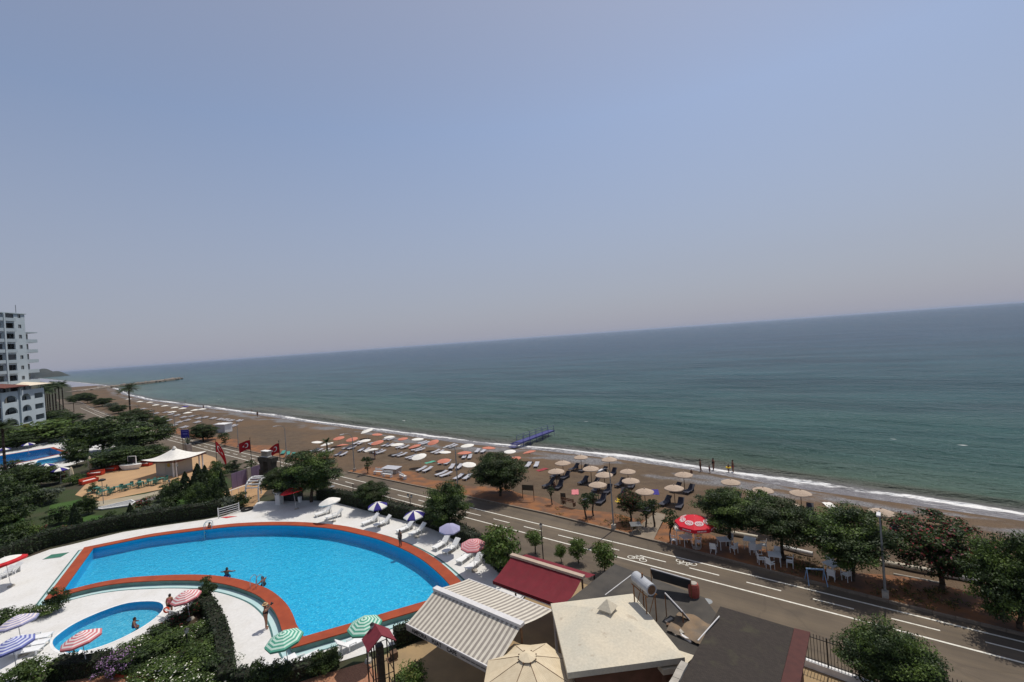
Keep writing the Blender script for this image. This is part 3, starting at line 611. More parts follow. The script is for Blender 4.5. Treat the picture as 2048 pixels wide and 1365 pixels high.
# palms: ringed trunk and a head of arching fronds
def palm_parts(h, nf, fl, r=.16, droop=1.0):
    tb = MB(); n = 10
    for i in range(n): tb.cyl((0, 0, h * i / n - (.1 if i == 0 else 0)), (0, 0, h * (i + 1) / n), r * (1.15 if i == 0 else 1.03 - .2 * i / n), r * (.95 - .2 * i / n), 8)
    fr = []
    for k in range(nf):
        a = 2 * math.pi * k / nf * 1.0 + rnd.uniform(-.2, .2); el = rnd.uniform(-.25, 1.2); f = MB(); prev = None
        for j in range(8):
            t = j / 7; d = fl * t; z = math.sin(el) * d - droop * .42 * fl * t * t * (1.0 if el > 0 else .7); x = math.cos(el) * d
            wv = .30 * fl * math.sin(math.pi * (.12 + .86 * t)) * .6
            q = [(math.cos(a) * x - math.sin(a) * s_, math.sin(a) * x + math.cos(a) * s_, h + z - abs(s_) * .35) for s_ in (-wv, 0, wv)]
            if prev:
                for u in range(2):
                    # split the blade into leaflets
                    A, Bq, Cq, D = (Vector(v) for v in (prev[u], prev[u + 1], q[u + 1], q[u]))
                    f.add([A.lerp(D, .08), Bq.lerp(Cq, .08), Bq.lerp(Cq, .42), A.lerp(D, .3)], [(0, 1, 2, 3)]); f.add([A.lerp(D, .55), Bq.lerp(Cq, .52), Bq.lerp(Cq, .92), A.lerp(D, .8)], [(0, 1, 2, 3)])
            prev = q
        fr.append(f)
    return tb.mesh('trunk', M_bark, True), [f.mesh('frond', G_palm) for f in fr]
PALM_A = palm_parts(7.4, 30, 2.5, .17); PALM_B = palm_parts(5.0, 22, 1.5, .15); PALM_C = palm_parts(.6, 26, 2.6, .25, .9)
def palm(pos, proto, label, group=None, sc=1.0):
    t = thing('palm_tree', pos if len(pos) == 3 else (*pos, 0), label, 'palm', group, rnd.uniform(0, 6)); t.scale = (sc, sc, sc)
    link('trunk', proto[0], t)
    for f in proto[1]: link('frond', f, t)
    return t

# trees on the pool side of the road
tree((-54.59,27.28), 7.6, 5.2, 1.3, 'tama2', 'broad feathery tree shading the snack bar by the pool entrance', rz=.4)
tree((-58.43,25.51), 4.6, 3.4, .9, 'tama', 'low spreading olive green tree over the white slatted arch', rz=2)
tree((-45.25,29.62), 3.9, 2.7, .5, 'tama', 'small dark round tree behind the blue and white parasol', rz=1.1)
tree((-33.41,30.02), 4.9, 4.2, .5, 'tama2', 'dense olive green tree leaning over the road behind lavender parasol', rz=3)
tree((-23.55,26.26), 3.0, 3.3, .5, 'bright', 'fresh bright green citrus tree beside the red awning', rz=.2)
tree((-23.08,30.07), 1.5, 1.3, .7, 'bright', 'young citrus sapling beside the black garden lamp', rz=.9)
for p, s, l in (((-20.40,29.88), 1.0, 'tiny round bush behind red awning, next to the garden lamp'), ((-19.21,30.57), 1.45, 'round leafy bush behind red awning, between two others'), ((-16.75,30.25), 1.8, 'largest round bush behind red awning, at the dark roof corner')):
    tree(p, s, s * 1.15, .35, 'bright', l, 'bush', None, 'bush')
tree((-0.35,26.31), 4.1, 3.3, .55, 'tama2', 'big willowy green tree behind the iron fence', rz=.7)
# trees on the beach side
tree((*(-34.81,39.52),.0), 6.6, 4.6, .7, 'tama', 'lone round tamarisk on the red soil verge, casting shade across the road', rz=2.2)
tree((*(-10.21,39.19),.0), 5.2, 3.4, 1.35, 'tama2', 'leafy tree on the verge next to the red ice cream parasol', rz=.3)
tree((*(-6.27,38.77),.0), 5.5, 3.4, 1.3, 'tama', 'middle tree of three shading the tables on the verge', rz=1.3)
tree((*(-2.10,37.81),.0), 6.1, 3.9, 1.2, 'tama2', 'wide tree shading the verge beside the tall street lamp', rz=2.8)
tree((*(2.38,39.08),.0), 5.7, 4.0, 1.1, 'olean', 'large oleander covered in red flowers with many thin stems', 'oleander', None, 'oleander', .5)
tree((*(5.34,36.14),.0), 4.9, 4.9, .6, 'tama2', 'tall bushy tree past the red flowering oleander', rz=2.1)
tree((*(-18.82,39.64),.0), 2.6, 2.3, .9, 'olean', 'young oleander with red flowers behind the silver topped table', 'oleander', None, 'oleander', 1.5)
for p, w_, h_, t_, l in (((-22.79,38.17), 1.6, 1.5, 1.0, 'thin sapling beside the wooden bench on the verge'), ((-22.62,39.37), 1.3, 1.1, 1.2, 'slim sapling behind the one by the wooden bench'), ((-17.16,39.15), 1.7, 1.5, .9, 'sapling with drooping leaves beside the young oleander'), ((-16.50,39.50), 1.2, 1.4, 1.2, 'slender sapling between the oleander and the concrete path'),
                       ((-14.29,37.42), 1.7, 1.6, 1.1, 'sapling at the foot of the red ice cream parasol'), ((-28.05,40.18), .9, .9, .9, 'knee high sapling near the notice board')):
    tree((*p, 0), w_, h_, t_, 'sparse', l, 'sapling', None, 'sapling')
tree((-119.48,36.18), 6.2, 3.9, .3, 'tama', 'round dark bush on the beach beside the white lattice stall', 'bush', None, 'bush')
tree((*(-167.61,34.09),0), 9.5, 5.5, .5, 'tama', 'wide dark tree below the tall palm by the far road', rz=.8)
tree((*(-160.31,37.95),0), 5.5, 3.4, .3, 'tama2', 'smaller rounded tree on the verge near the grey utility box')
tree((*(-334.66,49.03),0), 8.5, 5.0, .6, 'tama', 'round dark tree beyond the far bend of the road')
tree((*(-58.45,37.77),0), 1.7, 2.0, .5, 'sparse', 'gnarled shrub in the raised soil bed by the white benches', 'shrub', None, 'shrub')
tree((*(-106.77,36.11),0), 2.8, 2.4, .5, 'sparse', 'straggly grey shrub on the far red soil verge', 'shrub', None, 'shrub')
palm((*(-187.18,37.19),0), PALM_A, 'tall solitary palm rising above the far road', None, 1.52)
tree((-8.64,44.13), 2.6, 2.2, 1.5, 'flowerw', 'white flowering shrub tree behind the middle verge tree', 'oleander', None, 'oleander')
for p, w_, h_, k, l in (((-292.99,47.99), 9, 4.0, 'tama', 'low dark thicket on the beach edge past the round dark tree'), ((-350.05,45.96), 9, 4.2, 'round', 'dark thicket beside the far bend of the road, nearest the palms'), ((-194.87,29.79), 4.5, 2.8, 'tama2', 'small green tree at the near kerb of the far road'), ((-235.68,43.20), 6.5, 3.2, 'tama', 'grey green bush on the beach left of the wide dark tree'), ((-270.87,47.19), 5.5, 2.4, 'grey', 'silvery bush on the beach by the far road'), ((-394.18,55.57), 10, 3.6, 'tama', 'long low bush on the far beach before the breakwater')):
    tree((*p, 0), w_, h_, .2, k, l, 'bush', None, 'bush')
palm((*(-67.03,36.60),0), PALM_B, 'short palm behind the broad feathery tree', None, .85)
for i, (p, s) in enumerate((((-291.78,28.67), 1.5), ((-295.12,30.46), 1.62), ((-299.95,31.96), 1.55), ((-297.20,32.64), 1.65), ((-301.68,34.32), 1.6), ((-302.33,35.58), 1.62), ((-276.00,27.82), 1.4))):
    palm((*p, 0), PALM_A if i % 2 else PALM_A, 'tall palm in the close row beside the arched building', 'row of tall palms beside the arched building', s)
palm((*(-176.12,24.19),0), PALM_C, 'low feathery palm with a broad head by the far road', None, 1.3)
palm((*(-274.94,35.57),0), PALM_B, 'middling palm left of the far parking area', None, .9)
palm((*(-118.63,6.25),0), PALM_A, 'dark trunked palm standing in front of the deep blue hotel pool', None, 1.25)
# big garden trees around the hotel pool
tree((-131.09,20.93), 14.0, 7.5, .6, 'round', 'huge dark broadleaf tree behind the sandy terrace', rz=.6)
tree((-120.21,25.39), 11.0, 6.2, .4, 'round2', 'broad dark tree between the terrace and the road', rz=1.7)
tree((-134.56,19.06), 7.0, 5.0, .8, 'round', 'dark tree overhanging the hotel pool deck', rz=2.7)
for p, w_, h_, k, l in (((-170.84,14.86), 17, 5.6, 'bright', 'bright green spreading tree below the arched building'), ((-168.62,19.24), 11, 4.2, 'round2', 'mid green tree right of the bright spreading one'), ((-164.24,10.87), 9, 4.0, 'round', 'dark tree at the foot of the arched building'), ((-228.45,24.50), 10, 4.5, 'round', 'dark tree under the row of tall palms'), ((-219.61,27.21), 8, 3.2, 'round2', 'low tree beside the far parking area'),
                       ((-119.12,15.22), 4.6, 4.2, 'round', 'round dark topiary tree beside the turquoise wading pool'), ((-107.70,19.27), 9.5, 3.6, 'round', 'dark thicket tree at the back of the sandy terrace'), ((-106.21,23.42), 6.5, 3.0, 'round', 'dark tree behind the tent roofed kiosk')):
    tree(p, w_, h_, .3, k, l)
# gardens left of the pool
GARD = [(70,975,6.0,3.6,'round'),(30,985,5.5,4.0,'round'),(8,1010,4.5,3.8,'shrub'),(100,1005,3.4,2.2,'grey'),(60,1015,3.6,3.0,'shrub'),(30,1050,4.2,3.4,'shrub'),(0,1060,4.0,3.5,'round'),(135,1045,2.6,2.0,'shrub'),(110,1050,2.4,1.9,'shrub'),(152,1060,1.6,2.9,'cone'),(177,1028,2.1,2.6,'round2'),
        (40,1090,2.6,2.6,'shrubb'),(72,1075,2.0,1.6,'flowerr'),(14,1100,3.2,2.4,'shrub'),(100,1083,2.2,1.4,'shrub'),(128,1072,1.9,1.3,'flowerr'),(225,1050,1.9,1.6,'shrub'),(262,1042,1.3,2.0,'cone'),(245,1045,1.4,1.2,'shrubb'),(285,1036,1.7,1.3,'grey'),(300,1035,2.0,1.6,'grey'),(330,1022,2.0,1.6,'shrub'),(290,1018,2.4,1.7,'flowerr'),
        (328,1000,2.4,2.0,'shrub'),(352,1010,2.6,2.9,'shrub'),(372,990,2.3,3.0,'cone'),(398,985,2.9,3.8,'cone'),(412,978,2.2,3.2,'cone'),(352,985,2.3,2.0,'shrubb'),(385,1018,1.8,2.4,'shrubb'),(405,1022,2.0,3.2,'shrub'),(430,1012,2.1,3.4,'shrub'),(446,1000,1.8,3.6,'cone'),(425,975,2.2,2.6,'shrubb'),(458,1018,2.2,1.6,'grey'),(486,1014,1.9,1.9,'shrub'),
        (345,1030,2.2,1.2,'flowerr'),(372,1028,2.0,1.2,'flowerr'),(440,955,2.6,2.0,'shrub'),(465,942,2.4,1.7,'shrub'),(432,948,2.0,2.2,'shrubb'),(500,942,2.2,1.6,'sparse'),(120,965,3.2,1.9,'flowerr'),(150,968,2.4,1.6,'shrubb'),(185,985,1.4,1.4,'shrub'),(56,950,4.5,2.2,'round'),(95,955,3.8,2.0,'shrub'),(395,1000,2.2,2.4,'shrubb'),(20,950,5.5,2.6,'shrub'),(205,935,4.0,2.2,'shrub')]
WORD = {'round': 'dark broadleaf bush', 'shrub': 'dark green shrub', 'grey': 'silvery grey shrub', 'cone': 'dark pointed cypress', 'round2': 'rounded green bush', 'shrubb': 'fresh green shrub', 'flowerr': 'red flowering shrub', 'sparse': 'spiky sparse shrub'}
for gx, (px_, py_, w_, h_, k) in zip([(-105.11,8.52),(-104.38,6.32),(-96.22,4.72),(-90.61,8.66),(-90.34,6.73),(-81.99,4.78),(-81.31,3.54),(-76.38,8.63),(-76.75,7.62),(-71.79,8.75),(-77.96,10.73),(-71.90,4.44),(-73.25,5.74),(-71.30,3.48),(-69.94,6.48),(-70.61,7.63),(-69.56,11.51),(-69.04,13.07),(-69.43,12.38),(-68.94,14.12),(-68.22,14.67),(-69.25,16.39),(-72.87,15.23),(-74.92,17.71),(-70.66,17.90),(-74.46,20.06),(-73.93,21.42),(-74.86,22.56),(-77.39,19.71),(-66.60,18.50),(-64.46,18.90),(-65.03,20.42),(-66.70,21.88),(-74.74,23.33),(-61.98,20.90),(-61.05,22.11),(-66.50,16.43),(-65.25,17.44),(-79.77,25.99),(-82.13,28.59),(-82.90,26.49),(-79.02,30.00),(-104.91,11.33),(-100.67,12.54),(-90.75,13.08),(-119.51,8.94),(-112.45,10.67),(-70.19,20.11),(-123.62,7.04),(-111.35,17.63)], GARD):
    shrub(gx, w_, h_, k, WORD[k] + ' in the garden beyond the pool hedge', WORD[k] + ('es' if WORD[k].endswith('sh') else 's') + ' of the garden beyond the pool hedge', 'cypress' if k == 'cone' else 'shrub', 'cypress' if k == 'cone' else 'shrub')
# hedges round the pool deck
hedge(smooth_loop([(-66.33,0.89),(-66.96,2.76),(-67.92,4.66),(-68.60,6.30),(-68.11,7.91),(-67.67,10.12),(-67.03,11.96),(-65.86,13.67),(-64.66,15.42),(-62.47,18.23),(-61.48,19.77)], 2, False), 1.5, 1.45, 'long dark clipped hedge curving along the far side of the pool deck', .11, 60)
hedge(smooth_loop([(-54.77,28.52),(-50.53,29.35),(-45.86,29.64),(-41.39,29.72),(-36.68,29.87),(-33.46,29.61)], 2, False), 1.1, 1.25, 'dark hedge between the sun loungers and the road', .10, 60)
hedge(smooth_loop([(-32.59,29.44),(-29.24,28.69),(-25.53,27.48),(-23.24,26.44)], 2, False), 1.0, 1.2, 'short dark hedge behind the pink parasol', .10, 60)
hedge(smooth_loop([(-41.19,11.31),(-38.67,11.23),(-36.04,10.86),(-33.10,10.25),(-30.94,9.66),(-28.91,9.02)], 2, False), .9, .85, 'clipped hedge down the side of the flower bed', .08, 110)
tree((-40.14,11.57), 1.5, 1.6, .25, 'shrub', 'round clipped bush at the tip of the flower bed', 'bush', None, 'bush')
hedge([(-39.12,3.43),(-37.92,4.35),(-36.94,5.42)], 1.0, 1.0, 'low dark hedge between the paddling pool and the paving', .08, 110)
hedge(smooth_loop([(-28.81,9.39),(-27.49,10.16),(-26.58,11.10),(-25.88,12.31),(-25.40,13.56)], 2, False), .8, .75, 'ragged dark hedge at the foot of the green striped parasols', .09, 90)
hedge([(-23.83,16.44),(-23.13,17.81),(-22.25,19.10)], .8, .95, 'small dark hedge beside the striped awning', .09, 90)
for p, w_, h_, k, l in (((-49.31,4.70), 1.5, 1.7, 'shrub', 'clipped dark bush at the end of the flower hedge by the coping'), ((-49.51,3.85), 2.0, 1.1, 'flowerw', 'low white flowering bush beside the clipped dark bush'), ((-49.84,2.81), 2.2, 1.1, 'flowerw', 'low white flowering bush above the purple striped parasol'), ((-50.53,1.97), 2.2, 1.0, 'shrub', 'low dark bush at the purple striped parasol'),
                       ((-38.88,2.09), 2.6, 1.7, 'shrubb', 'dense green round bush below the blue striped parasol'), ((-36.05,5.42), 1.9, 1.5, 'flowerp', 'lilac flowering bush on the terracotta paving')):
    shrub(p, w_, h_, k, l)
for i, (p, w_, k) in enumerate((((-37.16,6.28), 2.2, 'flowerw'), ((-37.40,7.19), 2.2, 'flowerw'), ((-37.78,8.19), 2.0, 'shrub'), ((-38.77,9.42), 1.8, 'flowerr'), ((-39.26,10.45), 1.6, 'flowerr'), ((-35.16,7.05), 2.2, 'shrub'), ((-35.78,8.21), 2.3, 'shrubb'), ((-36.15,9.39), 2.1, 'flowerw'), ((-35.76,10.42), 1.7, 'shrub'), ((-32.98,7.73), 2.4, 'flowerw'), ((-33.08,8.89), 2.2, 'shrubb'), ((-33.19,9.86), 1.8, 'flowerr'), ((-33.43,6.66), 2.2, 'flowerw'), ((-30.84,8.33), 2.2, 'flowerw'), ((-30.74,9.18), 2.0, 'shrub'), ((-35.27,6.25), 1.6, 'shrub'), ((-29.26,8.08), 2.2, 'flowerw'))):
    W2 = {'flowerw': 'white flowering bush', 'flowerr': 'red flowering bush', 'shrub': 'dark leafy bush', 'shrubb': 'light green bush'}[k]
    shrub(p, w_, rnd.uniform(.7, 1.15), k, W2 + ' in the triangular bed by the paddling pool', W2 + 'es in the triangular bed', 'bush', 'bush')
shrub((-20.09,14.64), 1.6, 1.3, 'bright', 'bright feathery conifer bush in front of the striped awning'); shrub((-10.71,20.49), 1.5, 1.2, 'shrub', 'dark leafy bush below the white roof')
# lawns
M_lawn = mat('lawn', (.035, .085, .012), (.05, .10, .018), .5, .95, .5, 30)
for lp_ in ([(-71.80,5.16),(-74.81,6.79),(-77.97,8.62),(-77.23,10.76),(-73.26,12.50),(-69.37,11.61),(-68.83,9.48),(-69.01,7.13)], [(-88.92,8.49),(-88.23,11.38),(-84.39,11.84),(-81.50,9.97),(-83.10,7.65)], [(-71.65,17.00),(-74.69,18.87),(-81.48,26.57),(-75.35,25.47),(-67.78,21.33),(-65.17,17.82)], [(-96.45,2.54),(-97.33,6.32),(-72.87,5.25),(-68.22,2.83),(-69.47,0.97)]):
    tag(sheet('lawn', [lp_], -.02, M_lawn), kind='structure')
tag(sheet('lawn', [[(-106.02,1.92),(-108.43,8.25),(-94.78,12.30),(-79.08,18.87),(-80.62,26.98),(-63.10,23.71),(-61.68,19.83),(-66.08,14.18),(-68.68,7.86),(-68.91,4.22),(-67.69,0.92)]], -.026, mat('garden_grass', (.028, .05, .012), (.045, .05, .02), .3, .95, .5, 20)), kind='structure')
# dark bed soil under the triangular flower bed and behind
tag(sheet('flower_bed', [[(-41.47,11.76),(-38.89,11.81),(-35.87,11.42),(-32.77,10.67),(-28.64,9.33),(-28.83,7.27),(-31.83,6.07),(-36.08,6.07),(-38.22,5.29),(-38.41,6.27),(-38.88,7.38),(-39.39,8.58),(-40.18,9.95)]], .03, mat('bed_soil', (.05, .03, .018), (.03, .03, .012), 1.2, .95, .4, 8)), kind='structure')

for p, w_, l_ in (((-26.59,10.83), 1.2, 'ragged bush poking above the low hedge by the green parasol pole'), ((-25.32,12.45), 1.3, 'upright ragged bush in the low hedge beside the terracotta paving'), ((-25.15,13.20), 1.0, 'thin ragged bush at the end of the low hedge'), ((-27.17,10.03), 1.4, 'broad ragged bush at the corner of the low hedge'), ((-22.82,17.95), 1.2, 'ragged bush beside the striped awning corner')): shrub(p, w_, rnd.uniform(1.1, 1.5), 'shrub', l_)
# ------------------------------------------------------------ people
def skin_mesh(name, J, edges, root, m, sub=1):
    names = list(J); me = bpy.data.meshes.new(name); bm = bmesh.new(); lay = bm.verts.layers.skin.verify(); vs = {}
    for k in names:
        x, y, z, r = J[k]; v = bm.verts.new((x, y, z)); r *= 1.30 if r > .02 else 1.0; v[lay].radius = (r, r); v[lay].use_root = (k == root); vs[k] = v
    for a, b in edges: bm.edges.new((vs[a], vs[b]))
    bm.to_mesh(me); bm.free(); o = bpy.data.objects.new('tmp_skin', me); C.objects.link(o)
    o.modifiers.new('s', 'SKIN').use_smooth_shade = True; sm = o.modifiers.new('d', 'SUBSURF'); sm.levels = sm.render_levels = sub
    bpy.context.view_layer.update(); out = bpy.data.meshes.new_from_object(o.evaluated_get(bpy.context.evaluated_depsgraph_get())); bpy.data.objects.remove(o)
    out.name = name; out.materials.clear(); out.materials.append(m); out.polygons.foreach_set('use_smooth', [True] * len(out.polygons)); return out
SK1 = mat('skin_tan', (.36, .17, .10), (.31, .145, .085), 6, .6); SK2 = mat('skin_brown', (.20, .095, .058), (.17, .08, .05), 6, .6); HAIR = mat('hair_dark', (.018, .013, .010), (.03, .02, .015), 12, .6); SWB = mat('swim_black', (.015, .013, .016)); SWP = mat('top_pink', (.48, .10, .12)); STRAW = mat('straw_hat', (.45, .30, .16)); RUB = mat('float_orange', (.62, .07, .03)); YEL = mat('float_yellow', (.70, .48, .03)); SWBL = mat('swim_blue', (.04, .06, .20))
BASE = dict(pelvis=(0, 0, .93, .125), waist=(0, .01, 1.08, .108), chest=(0, 0, 1.28, .125), neck=(0, 0, 1.46, .052), head=(0, .012, 1.55, .078), crown=(0, 0, 1.655, .072))
ARM = dict(sh=(.165, 0, 1.38, .058), el=(.225, -.02, 1.10, .042), wr=(.24, .06, .86, .030), hd=(.24, .085, .79, .036)); LEG = dict(hip=(.088, 0, .86, .090), kn=(.10, .015, .48, .058), an=(.10, -.02, .075, .036), to=(.115, .12, .035, .034))
def person(loc, rz_, sc, label, skin, suit=None, suit_m=None, pose=None, hair=True, hat=False, fingers=False, sub=1):
    J = dict(BASE); E_ = [('pelvis', 'waist'), ('waist', 'chest'), ('chest', 'neck'), ('neck', 'head'), ('head', 'crown')]
    for s_, sg_ in (('l', -1), ('r', 1)):
        for k, v in {**ARM, **LEG}.items(): J[k + s_] = (v[0] * sg_, *v[1:])
        E_ += [('chest', 'sh' + s_), ('sh' + s_, 'el' + s_), ('el' + s_, 'wr' + s_), ('wr' + s_, 'hd' + s_), ('pelvis', 'hip' + s_), ('hip' + s_, 'kn' + s_), ('kn' + s_, 'an' + s_), ('an' + s_, 'to' + s_)]
    for k, v in (pose or {}).items(): J[k] = (*v, J[k][3])
    if fingers:
        for s_ in 'lr':
            w0 = Vector(J['wr' + s_][:3]); h0 = Vector(J['hd' + s_][:3]); d = (h0 - w0).normalized(); a = d.orthogonal().normalized(); 
            for i, (off, ln) in enumerate(((-.028, .065), (-.010, .078), (.010, .074), (.027, .058), (.045, .04))):
                J['f%d%s' % (i, s_)] = (*(h0 + a * off + d * (ln * .5 if i < 4 else .005)), .010); J['g%d%s' % (i, s_)] = (*(h0 + a * off * 1.15 + d * (ln if i < 4 else .03) + d.cross(a) * .012), .008); E_ += [('hd' + s_, 'f%d%s' % (i, s_)), ('f%d%s' % (i, s_), 'g%d%s' % (i, s_))]
    t = thing('person', loc, label, 'person', rz=rz_); t.scale = (sc, sc, sc)
    b = link('body', skin_mesh('body', J, E_, 'pelvis', skin, sub), t)
    c = Vector(J['crown'][:3]); hd = Vector(J['head'][:3])
    if hair:
        bm = bmesh.new(); bmesh.ops.create_uvsphere(bm, u_segments=12, v_segments=8, radius=1)
        for v in bm.verts: v.co = Vector((v.co.x * .100, v.co.y * .108 - .022, v.co.z * .105 - (.03 if v.co.y < 0 else 0)))
        me = bpy.data.meshes.new('hair'); bm.to_mesh(me); bm.free(); me.materials.append(HAIR); o = link('hair', me, t, hd + Vector((0, -.012, .062)))
    for x_ in (-.034, .034): MB().box((hd.x + x_, hd.y + .082, hd.z + .02), (.022, .012, .012)).obj('eye', HAIR, t)
    MB().add([(hd.x - .014, hd.y + .078, hd.z - .02), (hd.x + .014, hd.y + .078, hd.z - .02), (hd.x, hd.y + .105, hd.z - .018), (hd.x, hd.y + .08, hd.z + .02)], [(0, 1, 2), (0, 2, 3), (1, 3, 2)]).obj('nose', skin, t)
    if hat:
        MB().cyl((hd.x, hd.y, hd.z + .09), (hd.x, hd.y, hd.z + .10), .20, .19, 16).cyl((hd.x, hd.y, hd.z + .10), (hd.x, hd.y, hd.z + .20), .105, .09, 14).obj('hat', STRAW, t)
    if suit == 'swimsuit': K = ['pelvis', 'waist', 'chest', 'hipl', 'hipr']; ed = [('pelvis', 'waist'), ('waist', 'chest'), ('pelvis', 'hipl'), ('pelvis', 'hipr')]
    elif suit == 'shorts': K = ['pelvis', 'waist', 'hipl', 'hipr', 'ml', 'mr']; ed = [('pelvis', 'waist'), ('pelvis', 'hipl'), ('pelvis', 'hipr'), ('hipl', 'ml'), ('hipr', 'mr')]
    if suit:
        Q = {}
        for k in K:
            if k in ('ml', 'mr'): a_, b_ = Vector(J['hip' + k[1]][:3]), Vector(J['kn' + k[1]][:3]); Q[k] = (*a_.lerp(b_, .55), .105)
            else: Q[k] = (*J[k][:3], J[k][3] * 1.38)
        if suit == 'shorts': w0 = Q['waist']; p0 = Q['pelvis']; Q['waist'] = (w0[0], w0[1], (w0[2] + p0[2]) / 2 + .02, w0[3])
        link('swimwear' if suit == 'swimsuit' else 'shorts', skin_mesh('suit', Q, ed, 'pelvis', suit_m, sub), t)
    return t
face_photo = R(-20)
pp = person((*(-32.61,12.69), .004), R(-30), .98, 'person in a black swimsuit and straw hat raising a camera', SK1, 'swimsuit', SWB, dict(ell=(-.28, .10, 1.28), wrl=(-.12, .30, 1.46), hdl=(-.06, .33, 1.52), elr=(.30, .10, 1.30), wrr=(.20, .32, 1.50), hdr=(.13, .34, 1.56)), hat=True, fingers=True, sub=2)
MB().box((.04, .40, 1.60), (.20, .08, .12)).cyl((.04, .44, 1.60), (.04, .52, 1.60), .045).obj('camera_body', M_black, pp)
p2 = person((*(-40.51,9.47), .004), R(60), .90, 'person in a pink top and black shorts carrying an orange float', SK1, 'shorts', SWB, dict(chest=(0, .06, 1.27), neck=(0, .11, 1.44), head=(0, .15, 1.52), crown=(0, .16, 1.62), ell=(-.24, .05, 1.08), wrl=(-.25, .12, .86), hdl=(-.25, .14, .79)), fingers=True, sub=2)
link('top', skin_mesh('top', dict(waist=(0, .02, 1.00, .135), mid=(0, .04, 1.14, .15), chest=(0, .06, 1.28, .165), collar=(0, .09, 1.38, .13)), [('waist', 'mid'), ('mid', 'chest'), ('chest', 'collar')], 'waist', mat('top_coral', (.62, .16, .17)), 2), p2)
fl = MB()
for i in range(14): a0, a1 = 2 * math.pi * i / 14, 2 * math.pi * (i + 1) / 14; fl.tube([(math.cos(a0) * .17, 0, math.sin(a0) * .17), (math.cos(a1) * .17, 0, math.sin(a1) * .17)], .055, 6)
fo = tag(fl.obj('swim_float', RUB, None, (*(-40.25,9.20,0.65)[:2], .62), .8), 'orange ring float held by the person in pink', 'float')
person((*(-41.37,7.57,-0.40)[:2], -.54), R(-20), .92, 'bather standing chest deep in the paddling pool', SK2, 'shorts', SWBL, dict(pelvis=(0, 0, .62), waist=(0, .02, .72), chest=(0, .05, .86), neck=(0, .08, .98), head=(0, .1, 1.06), crown=(0, .1, 1.16), shl=(-.165, .03, .93), shr=(.165, .03, .93), ell=(-.38, .1, .74), wrl=(-.55, .2, .62), hdl=(-.62, .22, .60), elr=(.38, .1, .74), wrr=(.55, .2, .62), hdr=(.62, .22, .60), hipl=(-.09, 0, .56), hipr=(.09, 0, .56), knl=(-.1, .3, .42), knr=(.1, .3, .42), anl=(-.1, .05, .07), anr=(.1, .05, .07), tol=(-.11, .2, .03), tor=(.11, .2, .03)))
SWIM0 = dict(ell=(-.42, .05, 1.32), wrl=(-.66, .15, 1.38), hdl=(-.74, .18, 1.38), elr=(.42, .05, 1.32), wrr=(.66, .15, 1.38), hdr=(.74, .18, 1.38))
CROUCH = dict(pelvis=(0, 0, .62), waist=(0, .02, .72), chest=(0, .05, .86), neck=(0, .08, .98), head=(0, .1, 1.06), crown=(0, .1, 1.16), shl=(-.165, .03, .93), shr=(.165, .03, .93), ell=(-.38, .1, .84), wrl=(-.55, .2, .82), hdl=(-.62, .22, .82), elr=(.38, .1, .84), wrr=(.55, .2, .82), hdr=(.62, .22, .82), hipl=(-.09, 0, .56), hipr=(.09, 0, .56), knl=(-.1, .3, .42), knr=(.1, .3, .42), anl=(-.1, .05, .07), anr=(.1, .05, .07), tol=(-.11, .2, .03), tor=(.11, .2, .03))
person((*(-43.67,14.20,0.10)[:2], -.70), R(40), 1.02, 'swimmer with arms spread in the big pool off the inner curve', SK2, 'shorts', SWBL, CROUCH); person((*(-39.22,15.29,0.10)[:2], -.70), R(120), 1.02, 'swimmer in the big pool beside the inner curve ladder', SK2, 'shorts', SWB, CROUCH)
person((*(-56.25,17.01,0.20)[:2], -.72), R(200), .95, 'bather in red climbing the ladder on the far pool side', SK1, 'swimsuit', F_red); person((*(-33.93,24.71,0.36)[:2], .36), R(190), .85, 'slim bather standing on the terracotta coping', SK2, 'shorts', SWB)
for p, h_, l_, sk_, su, sm_ in (((-18.92,61.77), .98, 'adult bather at the water edge nearest the straw parasols', SK2, 'shorts', SWB), ((-17.74,61.60), .62, 'small child between two adults at the water edge', SK2, 'shorts', SWBL), ((-17.75,63.49), 1.0, 'adult bather wading behind the small child', SK2, 'swimsuit', SWB), ((-15.44,63.87), 1.0, 'adult bather beside the child with the yellow float', SK2, 'shorts', F_red), ((-18.94,58.11), .55, 'small child alone on the wet sand', SK2, 'shorts', SWB),
                               ((-208.30,63.87), 1.05, 'lone bather at the far water edge', SK2, 'shorts', SWB), ((-155.41,62.35), 1.1, 'bather standing at the distant surf', SK2, 'shorts', SWB), ((-65.91,44.20), 1.0, 'beach goer standing among the white loungers', SK2, 'shorts', SWBL), ((-30.70,44.80), .6, 'child sitting low by the straw parasols', SK2, 'shorts', SWB)):
    person((p[0], p[1], bz(*p) - .02), rnd.uniform(0, 6), h_, l_, sk_, su, sm_, dict(anl=(-.12, .12, .075), tol=(-.12, .26, .035)) if rnd.random() < .5 else None)
p = (-15.89,63.49); person((p[0], p[1], bz(*p) - .02), 1, .66, 'child wearing a yellow swim ring in the surf', SK2, 'shorts', SWBL); fl = MB()
for i in range(14): a0, a1 = 2 * math.pi * i / 14, 2 * math.pi * (i + 1) / 14; fl.tube([(math.cos(a0) * .25, math.sin(a0) * .25, 0), (math.cos(a1) * .25, math.sin(a1) * .25, 0)], .08, 6)
tag(fl.obj('swim_ring', YEL, None, (p[0], p[1], bz(*p) + .66)), 'yellow swim ring around a child in the surf', 'float')
for p, l_ in (((-180.41,70.47,-1.50), 'swimmer far off behind the distant surf'), ((-272.80,75.89,-1.50), 'swimmer in the sea near the far beach'), ((-222.49,72.75,-1.50), 'swimmer beyond the lone far bather')):
    person((p[0], p[1], -2.75), 0, 1.05, l_, SK2, 'shorts', SWB, SWIM0)
